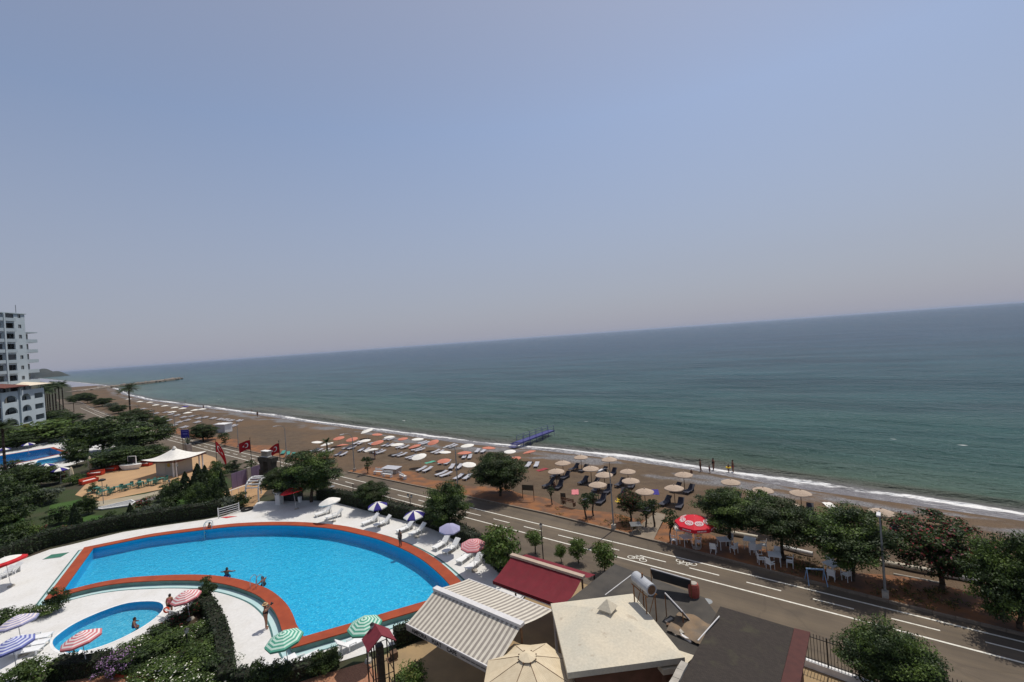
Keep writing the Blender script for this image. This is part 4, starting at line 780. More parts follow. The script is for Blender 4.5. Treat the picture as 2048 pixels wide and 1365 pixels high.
# ------------------------------------------------------------ cafe buildings below the camera
M_strA = mat('awning_cream', (.62, .57, .47), (.56, .51, .42), 3, .85); M_strB = mat('awning_taupe', (.30, .265, .225), (.26, .23, .195), 3, .85)
M_alu = mat('casing_white', (.66, .64, .62), (.58, .56, .54), 3, .5); M_awred = mat('awning_red', (.165, .012, .020), (.135, .010, .016), 2, .75)
M_beige = mat('casing_beige', (.46, .36, .27), (.40, .31, .23), 3, .7)
M_letter = mat('lettering_black', (.02, .02, .02))
def lettering(s, size, loc, rot, parent, m=M_letter, name='lettering', ext=.003):
    cu = bpy.data.curves.new('letters', 'FONT'); cu.body = s; cu.size = size; cu.extrude = ext; cu.align_x = 'CENTER'; cu.align_y = 'CENTER'; cu.offset = .008
    t = bpy.data.objects.new('tmp_letters', cu); C.objects.link(t); bpy.context.view_layer.update()
    me = bpy.data.meshes.new_from_object(t.evaluated_get(bpy.context.evaluated_depsgraph_get())); bpy.data.objects.remove(t)
    me.materials.clear(); me.materials.append(m); o = link(name, me, parent, loc); o.rotation_euler = rot; return o
def striped(mb, x0, x1, ya, za, yb_, zb, n, sag=.05):
    for i in range(n):
        a = x0 + (x1 - x0) * i / n; b = x0 + (x1 - x0) * (i + 1) / n; k = 5
        for j in range(k):
            t0, t1 = j / k, (j + 1) / k
            z0 = za + (zb - za) * t0 - sag * math.sin(math.pi * t0); z1 = za + (zb - za) * t1 - sag * math.sin(math.pi * t1)
            mb.add([(a, ya + (yb_ - ya) * t0, z0), (b, ya + (yb_ - ya) * t0, z0), (b, ya + (yb_ - ya) * t1, z1), (a, ya + (yb_ - ya) * t1, z1)], [(0, 1, 2, 3)], i % 2)
aw = thing('awning', (-18.15, 17.85, 0), 'cream and taupe striped double awning with cafe lettering on its valance', 'awning')
mb = MB(); striped(mb, -3.25, 3.25, -.1, 3.34, -2.24, 2.5, 43); mb.obj('fabric', [M_strA, M_strB], aw)['label'] = 'striped slope with the lettered valance'
mb = MB(); striped(mb, -3.25, 3.25, .1, 3.34, 2.75, 2.72, 43); mb.obj('fabric', [M_strA, M_strB], aw)
MB().box((0, 0, 3.42), (6.62, .34, .16)).obj('casing', M_alu, aw)
MB().box((0, -2.26, 2.48), (6.55, .06, .07)).obj('front_rail', M_alu, aw); MB().box((0, 2.77, 2.70), (6.55, .06, .07)).obj('front_rail', M_alu, aw)
val = MB().box((0, -2.275, 2.30), (6.5, .012, .30)).obj('valance', mat('valance_cloth', (.42, .40, .37), (.36, .34, .31), 3, .85), aw)
for s_, f, z_, wd in (('AMFORA', .17, .31, 1), ('FUAT', .385, .31, 1), ('CAFE', .56, .31, 1)):
    lettering(s_, z_, (-3.25 + 6.5 * f, -2.286, 2.31), (R(90), 0, 0), val)
for i in range(26): MB().box((-3.25 + 6.5 * (.66 + .27 * i / 26), -2.284, 2.31), (.045 if i % 5 else .02, .004, .07)).obj('small_lettering', M_letter, val)
for x_ in (-3.2, 3.2): MB().cyl((x_, 0, 0), (x_, 0, 3.36), .06).obj('post', M_wood, aw)
for x_ in (-2.6, 2.6):
    MB().tube([(x_, 0, 3.1), (x_ * .8, -1.1, 2.66), (x_, -2.22, 2.44)], .03).obj('arm', M_alu, aw); MB().tube([(x_, 0, 3.1), (x_ * .8, 1.3, 2.72), (x_, 2.73, 2.66)], .03).obj('arm', M_alu, aw)
ra = thing('awning', (-17.5, 23.8, 0), 'dark red double awning beside the bright green citrus tree', 'awning')
def cloth(w_, ya, za, yb_, zb, wr=.03):
    mb = MB(); nx, ny = 24, 8; vs = [( -w_ / 2 + w_ * i / nx, ya + (yb_ - ya) * j / ny, za + (zb - za) * j / ny - .06 * math.sin(math.pi * j / ny) + wr * math.sin(i * 1.7 + j * .6) * math.sin(math.pi * j / ny)) for j in range(ny + 1) for i in range(nx + 1)]
    mb.add(vs, [(j * (nx + 1) + i, j * (nx + 1) + i + 1, (j + 1) * (nx + 1) + i + 1, (j + 1) * (nx + 1) + i) for j in range(ny) for i in range(nx)]); return mb
cloth(5.5, -.1, 3.12, -2.1, 2.42).obj('fabric', M_awred, ra, smooth=True); cloth(5.5, .1, 3.12, 1.55, 2.62).obj('fabric', M_awred, ra, smooth=True)
MB().box((0, 0, 3.2), (5.7, .30, .15)).obj('casing', M_beige, ra); MB().box((0, -2.12, 2.33), (5.5, .05, .20)).obj('valance', M_awred, ra); MB().box((0, -2.14, 2.20), (5.5, .05, .05)).obj('front_rail', M_alu, ra)
for x_ in (-2.7, 2.7):
    MB().cyl((x_, 0, 0), (x_, 0, 3.15), .06).obj('post', M_wood, ra); MB().cyl((x_, 1.5, 0), (x_, 1.5, 2.6), .05).obj('post', M_black, ra)
# white concrete roof of the cafe kitchen
M_roofw = mat('white_roof_coating', (.60, .53, .40), (.52, .48, .38), .55, .8, .1, 8, detail=7, lo=.4, hi=.62)
def roofw():
    N = M_roofw.node_tree.nodes; L = M_roofw.node_tree.links; b = N['Principled BSDF']; s_ = b.inputs['Base Color'].links[0].from_socket; tc = N['Texture Coordinate'].outputs['Object']
    sp = ramp(N, L, noisen(N, L, tc, 1.9, 5), [(.64, (0, 0, 0)), (.70, (.55, .55, .55))]); c = mixc(N, L, sp, s_, (.36, .29, .21)); f = noisen(N, L, tc, 9, 3)
    L.new(mixc(N, L, 1, c, ramp(N, L, f, [(.3, (.9, .9, .9)), (.7, (1.06, 1.06, 1.06))]), 'MULTIPLY'), b.inputs['Base Color'])
roofw()
cx, cy = -11.3, 20.3
kb = thing('cafe_building', (cx, cy, 0), 'small cafe kitchen under a cream white slightly pyramidal roof', 'building')
cor = [(-14.86 - cx, 20.45 - cy), (-11.36 - cx, 16.5 - cy), (-7.45 - cx, 20.15 - cy), (-11.45 - cx, 23.65 - cy)]
ap = (-.25, .55, 3.72)
mb = MB(); top = [(*p, 3.2) for p in cor]; low = [(*p, 2.93) for p in cor]
mb.add(top + low + [ap], [(0, 1, 8), (1, 2, 8), (2, 3, 8), (3, 0, 8)] + [(i, 4 + i, 4 + (i + 1) % 4, (i + 1) % 4) for i in range(4)] + [(7, 6, 5, 4)])
rf = mb.obj('roof', M_roofw, kb)
cap = MB(); cap.box((ap[0], ap[1], 3.70), (.62, .62, .22)); cap.add([(ap[0] - .4, ap[1] - .4, 3.82), (ap[0] + .4, ap[1] - .4, 3.82), (ap[0] + .4, ap[1] + .4, 3.82), (ap[0] - .4, ap[1] + .4, 3.82), (ap[0], ap[1], 4.25)], [(0, 1, 4), (1, 2, 4), (2, 3, 4), (3, 0, 4), (3, 2, 1, 0)])
cap.obj('vent_cap', M_roofw, rf)
inn = [(p[0] * .86, p[1] * .86) for p in cor]; MB().prism(inn, 0, 2.92).obj('wall', mat('cafe_wall', (.20, .10, .065), (.15, .08, .05), 2, .9), kb)
mb = MB(); mb.prism([(-2.0, -3.35), (-1.0, -2.4), (.9, -4.0), (.2, -5.1)], 2.35, 2.45); mb.obj('porch_roof', M_roofw, kb)
for p in ((-1.55, -3.2), (.2, -4.6), (-3.2, -.1)): MB().cyl((*p, 0), (*p, 2.9 if p[0] < -3 else 2.36), .07).obj('post', M_alu, kb)
lowr = thing('cafe_building', (-9.6, 21.4, 0), 'low annexe under a grey cream slab next to the white roof', 'building'); MB().prism([(1.2, -.4), (2.3, -.35), (2.1, -1.3), (1.4, -2.0), (.3, -1.2)], 2.55, 2.80).obj('roof', M_roofw, lowr); MB().prism([(1.2, -.5), (2.1, -.5), (1.9, -1.2), (1.4, -1.8), (.5, -1.2)], 0, 2.55).obj('wall', MATS['cafe_wall'], lowr)
# felt roof with the solar heater
M_felt = mat('roof_felt', (.085, .075, .062), (.055, .050, .044), .9, .95, .3, 12); M_rust = mat('rust', (.26, .13, .05), (.17, .07, .03), 5, .85)
fb = thing('cafe_building', (-11, 24.5, 0), 'grey felt roofed building at the roadside carrying the solar heater', 'building')
fp = [(-14.75, 20.9), (-14.2, 27.0), (-8.3, 26.1), (-6.95, 24.4), (-7.15, 21.0), (-7.55, 20.55), (-11.45, 23.85)]
MB().prism([(p[0] + 11, p[1] - 24.5) for p in fp], 2.5, 2.72).obj('roof', M_felt, fb)
MB().prism([(p[0] * .93 + 11 - .75, p[1] * .96 - 24.5 + .95) for p in fp], 0, 2.5).obj('wall', mat('grey_wall', (.34, .31, .27), (.28, .25, .22), 2, .9), fb)
MB().tube([(*[a - b for a, b in zip((-13.09,23.44,2.74)[:2], (-11, 24.5))], 2.74), (*[a - b for a, b in zip((-12.71,26.24,2.74)[:2], (-11, 24.5))], 2.74)], .03).obj('conduit', M_alu, fb)
tp = MB(); nx = 14; vs = []
for j in range(nx + 1):
    for i in range(nx + 1):
        u, v = i / nx, j / nx; vs.append((2.0 + 1.9 * u, -2.4 + 1.9 * v - .25 * u, 2.80 + .10 * math.sin(u * 9 + v * 4) * math.sin(v * 8) + .05 * rnd.random()))
tp.add(vs, [(j * (nx + 1) + i, j * (nx + 1) + i + 1, (j + 1) * (nx + 1) + i + 1, (j + 1) * (nx + 1) + i) for j in range(nx) for i in range(nx)])
tag(tp.obj('tarpaulin', mat('brown_tarp', (.25, .17, .10), (.15, .12, .09), 1.5, .9, .6, 5), None, (-11, 24.5, .02), smooth=True), 'crumpled brown tarpaulin lying on the felt roof', 'tarpaulin')
for i, (x_, y_, w_, l_, a_) in enumerate(((-8.9, 22.7, .2, .6, .3), (-8.5, 22.3, .35, .5, .9), (-8.1, 22.1, .12, .8, -.4), (-9.2, 23.0, .15, .5, 1.2))):
    tag(MB().box((0, 0, .05), (l_, w_, .09)).obj('scrap_board', [M_wood, M_conc, M_alu, M_conc][i], None, (x_, y_, 2.722), a_), ['brown scrap board on the felt roof', 'grey scrap slab on the felt roof', 'narrow white scrap strip on the felt roof', 'small grey scrap slab under the solar heater'][i], 'scrap')
so_ = thing('solar_heater', (-10.2, 23.9, 2.72), 'solar water heater with pale tank on a rusty frame', 'solar heater')
a1, a2 = (-10.98,23.19,4.50), (-9.75,22.38,4.50)
t1 = Vector(a1) - Vector((-10.2, 23.9, 2.72)); t2 = Vector(a2) - Vector((-10.2, 23.9, 2.72)); ax = (t2 - t1).normalized()
MB().cyl(t1, t2, .30, None, 20).obj('tank', mat('tank_grey', (.44, .45, .46), (.38, .39, .40), 3, .45), so_, smooth=False); MB().cyl(t2, t2 + ax * .02, .24, .22, 16).obj('tank_end', M_wood, so_); MB().cyl(t1.lerp(t2, .45) + Vector((0, 0, .25)), t1.lerp(t2, .45) + Vector((0, 0, .5)), .05).obj('filler_pipe', M_rust, so_)
pn = Vector((-ax.y, ax.x, 0))
if pn.y < 0: pn = -pn
for t in (.12, .88):
    q = t1.lerp(t2, t)
    for s_ in (-.28, .28): MB().box((q.x + pn.x * s_, q.y + pn.y * s_, q.z / 2 - .15), (.05, .05, q.z - .3 - .0)).obj('frame_leg', M_rust, so_)
    MB().tube([(q.x - pn.x * .28, q.y - pn.y * .28, .1), (q.x + pn.x * .28, q.y + pn.y * .28, q.z - .35)], .022).obj('frame_brace', M_rust, so_)
MB().tube([t1 + Vector((0, 0, -.32)) - pn * .28, t2 + Vector((0, 0, -.32)) - pn * .28], .03).obj('frame_rail', M_rust, so_); MB().tube([t1 + Vector((0, 0, -.32)) + pn * .28, t2 + Vector((0, 0, -.32)) + pn * .28], .03).obj('frame_rail', M_rust, so_)
M_coll = mat('collector_back', (.030, .034, .042), (.045, .048, .055), 2, .5)
for p0, p1 in (((-.75, 1.3, 1.35), (1.35, 1.75, 1.05)), ((.75, -.55, 1.25), (1.75, -.9, .75))):
    p0 = Vector(p0); p1 = Vector(p1); d = (p1 - p0).normalized(); n = Vector((-d.y, d.x, 0)); n = n if n.y > 0 else -n
    dn = n * .55 + Vector((0, 0, -.8 if p0.x < 0 else -.62)); c = MB().slab([p0, p1, p1 + dn, p0 + dn], .07).obj('collector', M_coll, so_)
    MB().tube([p0, p1], .035, 6).obj('collector_edge', M_alu, c); MB().tube([p1, p1 + dn], .03, 6).obj('collector_edge', M_alu, c)
    for q in (p0, p1): MB().box((q.x, q.y, q.z / 2), (.04, .04, q.z)).obj('collector_leg', M_rust, so_)
rb = thing('water_barrel', (*(-8.80,25.95,2.72)[:2], 2.72), 'faded red plastic barrel on the felt roof edge', 'barrel'); MB().cyl((0, 0, 0), (0, 0, .18), .27, .30, 14).cyl((0, 0, .18), (0, 0, .55), .30, .30, 14).cyl((0, 0, .55), (0, 0, .72), .30, .25, 14).obj('body', mat('barrel_red', (.40, .10, .07), (.32, .07, .05), 4, .6), rb); MB().cyl((0, 0, .72), (0, 0, .76), .2, .2, 12).obj('lid', M_conc, rb)
# dark shingled roof at the right
def shingle():
    m, N, L, b = nodes('dark_shingle'); b.inputs['Roughness'].default_value = .95; b.inputs['Specular IOR Level'].default_value = .1; tc = N.new('ShaderNodeTexCoord').outputs['Object']
    br = N.new('ShaderNodeTexBrick'); br.inputs['Scale'].default_value = 4.5; br.inputs['Color1'].default_value = (.060, .050, .043, 1); br.inputs['Color2'].default_value = (.048, .041, .036, 1); br.inputs['Mortar'].default_value = (.030, .027, .024, 1); br.inputs['Mortar Size'].default_value = .012; br.inputs['Brick Width'].default_value = .6; br.inputs['Row Height'].default_value = .3; L.new(tc, br.inputs['Vector'])
    L.new(mixc(N, L, ramp(N, L, noisen(N, L, tc, 1.3, 6), [(.55, (0, 0, 0)), (.75, (.5, .5, .5))]), br.outputs['Color'], (.085, .08, .05)), b.inputs['Base Color'])
    bp = N.new('ShaderNodeBump'); bp.inputs['Strength'].default_value = .5; bp.inputs['Distance'].default_value = .02; L.new(br.outputs['Fac'], bp.inputs['Height']); bp.invert = True; L.new(bp.outputs[0], b.inputs['Normal']); return m
M_shin = shingle(); M_maroon = mat('maroon_sheet', (.085, .028, .022), (.065, .022, .018), 3, .8)
db = thing('roadside_building', (-5.2, 20, 0), 'building under a dark shingled roof with a maroon edge', 'building')
MB().slab([(-1.85, -6, 3.55), (1.38, -6, 3.12), (1.38, 5.0, 3.10), (-1.75, 4.3, 3.55)], .12).obj('roof', M_shin, db)
MB().slab([(1.39, -6, 3.125), (2.02, -6, 3.05), (2.02, 5.2, 3.03), (1.39, 5.02, 3.105)], .14).obj('roof_edge', M_maroon, db)
MB().prism([(-1.8, -6), (1.7, -6), (1.7, 4.6), (-1.7, 3.9)], 0, 2.96).obj('wall', MATS['cafe_wall'], db)
for i in range(6): MB().box((-1.95, -1.0 - .55 * i, 3.60), (.30, .53, .10), R(4 * (i % 2) - 2)).obj('ridge_tile', M_conc, db)
MB().tube([(-1.9, 1.0, 3.60), (-1.55, 3.3, 3.62)], .03).obj('pipe', M_alu, db)
MB().box((-1.45, -2.75, 3.64), (.8, .28, .14), R(-12)).obj('ridge_tile', M_beige, db)
for i in range(5): MB().box((-1.72 + .2 * i, -3.6, 3.60), (.09, 1.4, .06), R(-8)).obj('batten', M_conc, db)
# big cream garden parasol
M_crA = mat('cream_canvas', (.66, .56, .39), (.60, .50, .34), 4, .9)
def checkmat():
    m = mat('cream_check', (.66, .56, .39), (.60, .50, .34), 4, .9); N = m.node_tree.nodes; L = m.node_tree.links; b = N['Principled BSDF']; s_ = b.inputs['Base Color'].links[0].from_socket; tc = N['Texture Coordinate'].outputs['Object']
    w1 = N.new('ShaderNodeTexWave'); w1.inputs['Scale'].default_value = 5; L.new(tc, w1.inputs['Vector']); w2 = N.new('ShaderNodeTexWave'); w2.bands_direction = 'Y'; w2.inputs['Scale'].default_value = 5; L.new(tc, w2.inputs['Vector'])
    f = mathn(N, L, 'MAXIMUM', ramp(N, L, w1.outputs['Fac'], [(.8, (0, 0, 0)), (.95, (.3, .3, .3))]), ramp(N, L, w2.outputs['Fac'], [(.8, (0, 0, 0)), (.95, (.3, .3, .3))])); L.new(mixc(N, L, f, s_, (.42, .30, .16)), b.inputs['Base Color']); return m
M_check = checkmat()
bp_ = thing('garden_parasol', (*(-13.36,16.25,3.10)[:2], 0), 'large cream checked garden parasol under the white roof edge', 'parasol', rz=.2)
mb = MB(); n = 8; ring_r = [(0, 3.35), (.7, 3.12), (1.4, 2.85), (2.15, 2.58)]
for i in range(n):
    a0, a1_ = 2 * math.pi * i / n, 2 * math.pi * (i + 1) / n; am = (a0 + a1_) / 2
    for (r0, z0), (r1, z1) in zip(ring_r, ring_r[1:]):
        sg = .94
        P_ = lambda r, z, a, s_=1: (math.cos(a) * r * s_, math.sin(a) * r * s_, z - (0 if s_ == 1 else .05 * r))
        mb.add([P_(r0, z0, a0), P_(r1, z1, a0), P_(r1, z1, am, sg), P_(r0, z0, am, sg)], [(0, 1, 2, 3)]); mb.add([P_(r0, z0, am, sg), P_(r1, z1, am, sg), P_(r1, z1, a1_), P_(r0, z0, a1_)], [(0, 1, 2, 3)])
cn = mb.obj('canopy', M_check, bp_)
for i in range(n):
    a0 = 2 * math.pi * i / n; MB().tube([(math.cos(a0) * .1, math.sin(a0) * .1, 3.34), (math.cos(a0) * 2.15, math.sin(a0) * 2.15, 2.56)], .018).obj('rib', M_wood, bp_)
vc = MB(); vc.add([(math.cos(2 * math.pi * i / 8) * .42, math.sin(2 * math.pi * i / 8) * .42, 3.30) for i in range(8)] + [(0, 0, 3.48)], [(i, (i + 1) % 8, 8) for i in range(8)]); vc.obj('vent', M_crA, cn)
for i in range(8): MB().box((math.cos(2 * math.pi * i / 8) * .43, math.sin(2 * math.pi * i / 8) * .43, 3.30), (.06, .06, .03)).obj('vent_knob', M_wood, cn)
MB().cyl((0, 0, .0), (0, 0, 3.35), .04).obj('pole', M_wood, bp_); MB().cyl((0, 0, 0), (0, 0, .12), .35, .3, 12).obj('base', M_conc, bp_)
# little red roofed shelter on iron legs
SHZ = math.atan2((-19.43,12.83,3.55)[1] - (-20.62,13.24,3.55)[1], (-19.43,12.83,3.55)[0] - (-20.62,13.24,3.55)[0]) + R(90)
sh = thing('lantern_shelter', (*(-20.79,13.39), 0), 'small red gabled roof on black iron legs by the paving', 'shelter', rz=SHZ)
mb = MB(); mb.slab([(0, -.62, 3.62), (0, .62, 3.62), (.72, .62, 3.05), (.72, -.62, 3.05)], .05); mb.slab([(0, .62, 3.62), (0, -.62, 3.62), (-.72, -.62, 3.05), (-.72, .62, 3.05)], .05); mb.obj('roof', mat('shelter_red', (.20, .030, .040), (.16, .022, .03), 3, .75), sh)
for x_ in (-.52, .52):
    for y_ in (-.5, .5): MB().cyl((x_, y_, 0), (x_, y_, 3.12), .035).obj('leg', M_black, sh)
for z_ in (.6, 1.5, 2.6): MB().box((0, -.5, z_), (1.04, .03, .03)).box((0, .5, z_ + .02), (1.04, .03, .03)).box((.52, 0, z_ + .05), (.03, 1.0, .03)).box((-.52, 0, z_ + .05), (.03, 1.0, .03)).obj('rail', M_black, sh)
MB().box((0, 0, 1.4), (.34, .34, 2.8)).obj('pillar', M_black, sh); MB().box((.75, .15, 1.9), (.35, .35, .3)).box((.62, .15, 1.7), (.5, .5, .04)).obj('shelf', M_wood, sh)
def garden_lamp(pos, h, label, heads=1, group=None):
    t = thing('garden_lamp', (*pos, 0), label, 'lamp', group); MB().cyl((0, 0, 0), (0, 0, .3), .09, .06).cyl((0, 0, .3), (0, 0, h), .045, .035).obj('post', M_black, t)
    for i in range(heads):
        x_ = 0 if heads == 1 else (-.28, .28)[i]
        if heads > 1: MB().tube([(0, 0, h - .05), (x_, 0, h)], .02).obj('arm', M_black, t)
        l_ = MB().cyl((x_, 0, h), (x_, 0, h + .26), .07, .12, 6).cyl((x_, 0, h + .26), (x_, 0, h + .36), .14, .02, 6).obj('lantern', M_black, t); MB().cyl((x_, 0, h + .03), (x_, 0, h + .24), .085, .125, 6).obj('pane', mat('lantern_glass', (.5, .5, .45), None, rough=.3), l_)
    return t
garden_lamp((-21.35,13.42), 3.4, 'black garden lamp in front of the small red gabled roof')
garden_lamp((-21.52,29.05), 2.9, 'black garden lamp behind the red awning'); garden_lamp((-39.77,30.58), 1.9, 'twin headed black lantern by the road fence', 2)
for i, (p, h) in enumerate((((-34.45,8.79), 1.2),)): garden_lamp(p, h, 'short black garden lamp in the triangular flower bed')
garden_lamp((-82.36,21.35), 2.6, 'slim black lamp in front of the tent roofed kiosk'); garden_lamp((-70.84,17.42), 3.0, 'tall thin lamp among the shrubs of the pool garden')
lo_ = thing('garden_lamp', (*(-81.45,12.73), 0), 'lamp with a flat round dark shade beside the garden path', 'lamp'); MB().cyl((0, 0, 0), (0, 0, 3.1), .04, .03).obj('post', M_galv, lo_); MB().cyl((0, 0, 3.1), (0, 0, 3.25), .40, .42, 14).cyl((0, 0, 3.25), (0, 0, 3.38), .42, .12, 14).obj('shade', M_black, lo_)
# paving round the cafe
def paver():
    m, N, L, b = nodes('terracotta_paving'); b.inputs['Roughness'].default_value = .9; tc = N.new('ShaderNodeTexCoord').outputs['Object']; br = N.new('ShaderNodeTexBrick'); br.inputs['Scale'].default_value = 4; L.new(tc, br.inputs['Vector'])
    br.inputs['Color1'].default_value = (.36, .15, .075, 1); br.inputs['Color2'].default_value = (.27, .105, .055, 1); br.inputs['Mortar'].default_value = (.38, .25, .15, 1); br.inputs['Mortar Size'].default_value = .02; L.new(br.outputs['Color'], b.inputs['Base Color']); return m
M_pav = paver(); M_cfl = mat('cafe_floor', (.36, .25, .13), (.28, .20, .11), .8, .9, .1)
tag(sheet('paving', [[(-35.78,2.68),(-38.57,3.79),(-37.00,5.09),(-33.37,6.87),(-27.60,7.34),(-28.67,4.61)]], -.01, M_pav), kind='structure'); tag(sheet('paving', [[(-24.06,9.68),(-26.07,11.00),(-25.32,12.45),(-23.98,14.61),(-20.99,13.97),(-18.47,12.39)]], -.012, M_pav), kind='structure')
tag(sheet('cafe_floor', [[(-23.98,14.61),(-22.72,17.46),(-21.62,18.93),(-19.71,22.00),(-20.05,25.23),(-21.33,28.98),(-16.64,32.61),(-8.85,32.33),(-3.42,31.29),(-1.92,28.39),(-1.67,20.27),(-19.22,8.27),(-18.47,12.39),(-20.99,13.97)]], -.016, M_cfl), kind='structure')
tag(MB().tube([(*p, .06) for p in [(-35.96,5.47),(-34.48,6.20),(-33.30,6.74),(-32.16,7.04)]], .08).obj('bed_border', mat('red_border', (.34, .05, .02), (.28, .04, .02), 3, .8)), 'red painted border along the terracotta paving', 'border')
# roadside fences
def fence(a, b, h, n, label, base=None, m=M_black):
    a = Vector(a); b = Vector(b); d = b - a; L0 = d.length; t = thing('fence', (a.x, a.y, 0), label, 'fence', rz=math.atan2(d.y, d.x)); z0 = .0
    if base: MB().box((L0 / 2, 0, base / 2), (L0, .22, base)).obj('base_wall', M_white, t); z0 = base
    for z_ in (z0 + .12, h - .14): MB().box((L0 / 2, 0, z_), (L0, .03, .03)).obj('rail', m, t)
    bar = MB().cyl((0, 0, z0), (0, 0, h), .014, None, 5).cyl((0, 0, h), (0, 0, h + .08), .022, .002, 5).mesh('bar', m); post = MB().box((0, 0, h / 2), (.06, .06, h + .1)).mesh('post', m)
    for i in range(n + 1): link('post' if i % 9 == 0 else 'bar', post if i % 9 == 0 else bar, t, (L0 * i / n, 0, 0))
    return t
fence((-4.0, 27.2), (3.5, 26.8), 1.75, 54, 'black iron fence on a white low wall beside the maroon roof edge', .35)
fence((-52, 31.4), (-30.5, 29.6), 1.3, 90, 'black iron fence between the pool hedge and the road')
# ------------------------------------------------------------ hotel tower and arched building
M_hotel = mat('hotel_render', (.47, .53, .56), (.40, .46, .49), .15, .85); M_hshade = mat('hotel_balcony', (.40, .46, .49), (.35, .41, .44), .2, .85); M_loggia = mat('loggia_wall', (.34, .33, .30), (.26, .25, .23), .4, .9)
M_rtile = mat('red_tile_roof', (.17, .06, .045), (.12, .045, .035), .7, .9, .3, 4)
tw = thing('hotel_tower', (-199, 16.5, 0), 'tall white hotel tower with recessed balconies', 'building'); tw.rotation_euler.z = math.atan2(3.98 - 16.11, -185.6 + 199.1); tw.scale = (1, -1, 1)
# local x runs along the facade from the sea-side corner, local y points away behind it
FL = 3.05; NF = 12; TH = FL * NF - .7; WID = 24
def wall_with(x0, x1, z0, z1, holes, y0, y1, mb):
    xs_ = sorted({x0, x1, *[h[0] for h in holes], *[h[1] for h in holes]}); zs = sorted({z0, z1, *[h[2] for h in holes], *[h[3] for h in holes]})
    for a, b in zip(xs_, xs_[1:]):
        for c, d in zip(zs, zs[1:]):
            xm, zm = (a + b) / 2, (c + d) / 2
            if any(h[0] < xm < h[1] and h[2] < zm < h[3] for h in holes): continue
            mb.box(((a + b) / 2, (y0 + y1) / 2, (c + d) / 2), (b - a, y1 - y0, d - c))
bays = [(3.6, 6.6), (7.6, 11.6), (12.6, 16.4), (17.4, 21.2)]
holes = []
for f in range(NF):
    z = f * FL
    if f == NF - 1: pass
    for b0, b1 in bays: holes.append((b0, b1, z + 1.05, z + 2.65))
    holes.append((1.3, 2.3, z + 1.2, z + 2.3))
mb = MB(); wall_with(0, WID, 0, TH, holes, 0, .35, mb); wl = mb.obj('wall', M_hotel, tw)
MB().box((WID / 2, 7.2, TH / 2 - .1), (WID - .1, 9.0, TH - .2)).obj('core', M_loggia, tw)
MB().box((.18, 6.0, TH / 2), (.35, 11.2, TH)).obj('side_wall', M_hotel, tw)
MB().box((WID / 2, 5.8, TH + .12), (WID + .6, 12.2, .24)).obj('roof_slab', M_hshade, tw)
for f in range(NF):
    z = f * FL; MB().box((12, 1.4, z + .05), (23.4, 2.2, .16)).obj('floor_slab', M_hotel, tw)
    for i, (b0, b1) in enumerate(bays):
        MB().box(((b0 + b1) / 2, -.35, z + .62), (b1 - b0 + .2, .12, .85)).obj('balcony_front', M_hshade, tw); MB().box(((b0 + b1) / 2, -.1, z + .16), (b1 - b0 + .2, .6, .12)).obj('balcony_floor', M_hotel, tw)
        if (f * 3 + i) % 4 == 1: MB().box(((b0 + b1) / 2, .22, z + 1.9), (b1 - b0, .04, 1.45)).obj('glazing', M_glass, tw)
    w_ = MB().box((1.8, .2, z + 1.75), (1.0, .05, 1.1)).obj('window', M_glass, tw); MB().box((1.8, .16, z + 1.75), (.06, .06, 1.1)).obj('mullion', M_white, w_)
for x_ in (7.1, 12.1, 16.9): MB().box((x_, -.25, TH / 2), (.5, .5, TH)).obj('pilaster', M_hotel, tw)
MB().cyl((.8, 1.5, TH + .2), (.8, 1.5, TH + 2.9), .08).obj('mast', M_galv, tw)
wg = thing('hotel_wing', (-203.5, 17.2, 0), 'narrow hotel wing with stacked balconies behind the tower', 'building'); wg.rotation_euler.z = tw.rotation_euler.z; wg.scale = (1, -1, 1)
for f in range(10):
    z = f * FL; MB().box((2.0, 0, z + 1.5), (3.9, .2, 2.6)).obj('back_wall', M_loggia, wg); MB().box((1.2, -.8, z + .1), (4.4, 2.0, .18)).obj('balcony_floor', M_hotel, wg); MB().box((1.2, -1.75, z + .6), (4.4, .1, .9)).obj('balcony_front', M_hshade, wg)
    MB().box((-.95, -.8, z + .6), (.1, 1.8, .9)).obj('balcony_side', M_hshade, wg)
MB().box((3.4, 1.5, FL * 5), (4.5, 3.0, FL * 10)).obj('core', M_hotel, wg); MB().box((1.6, -.3, FL * 10 + .1), (5.2, 3.4, .25)).obj('roof_slab', M_hshade, wg)
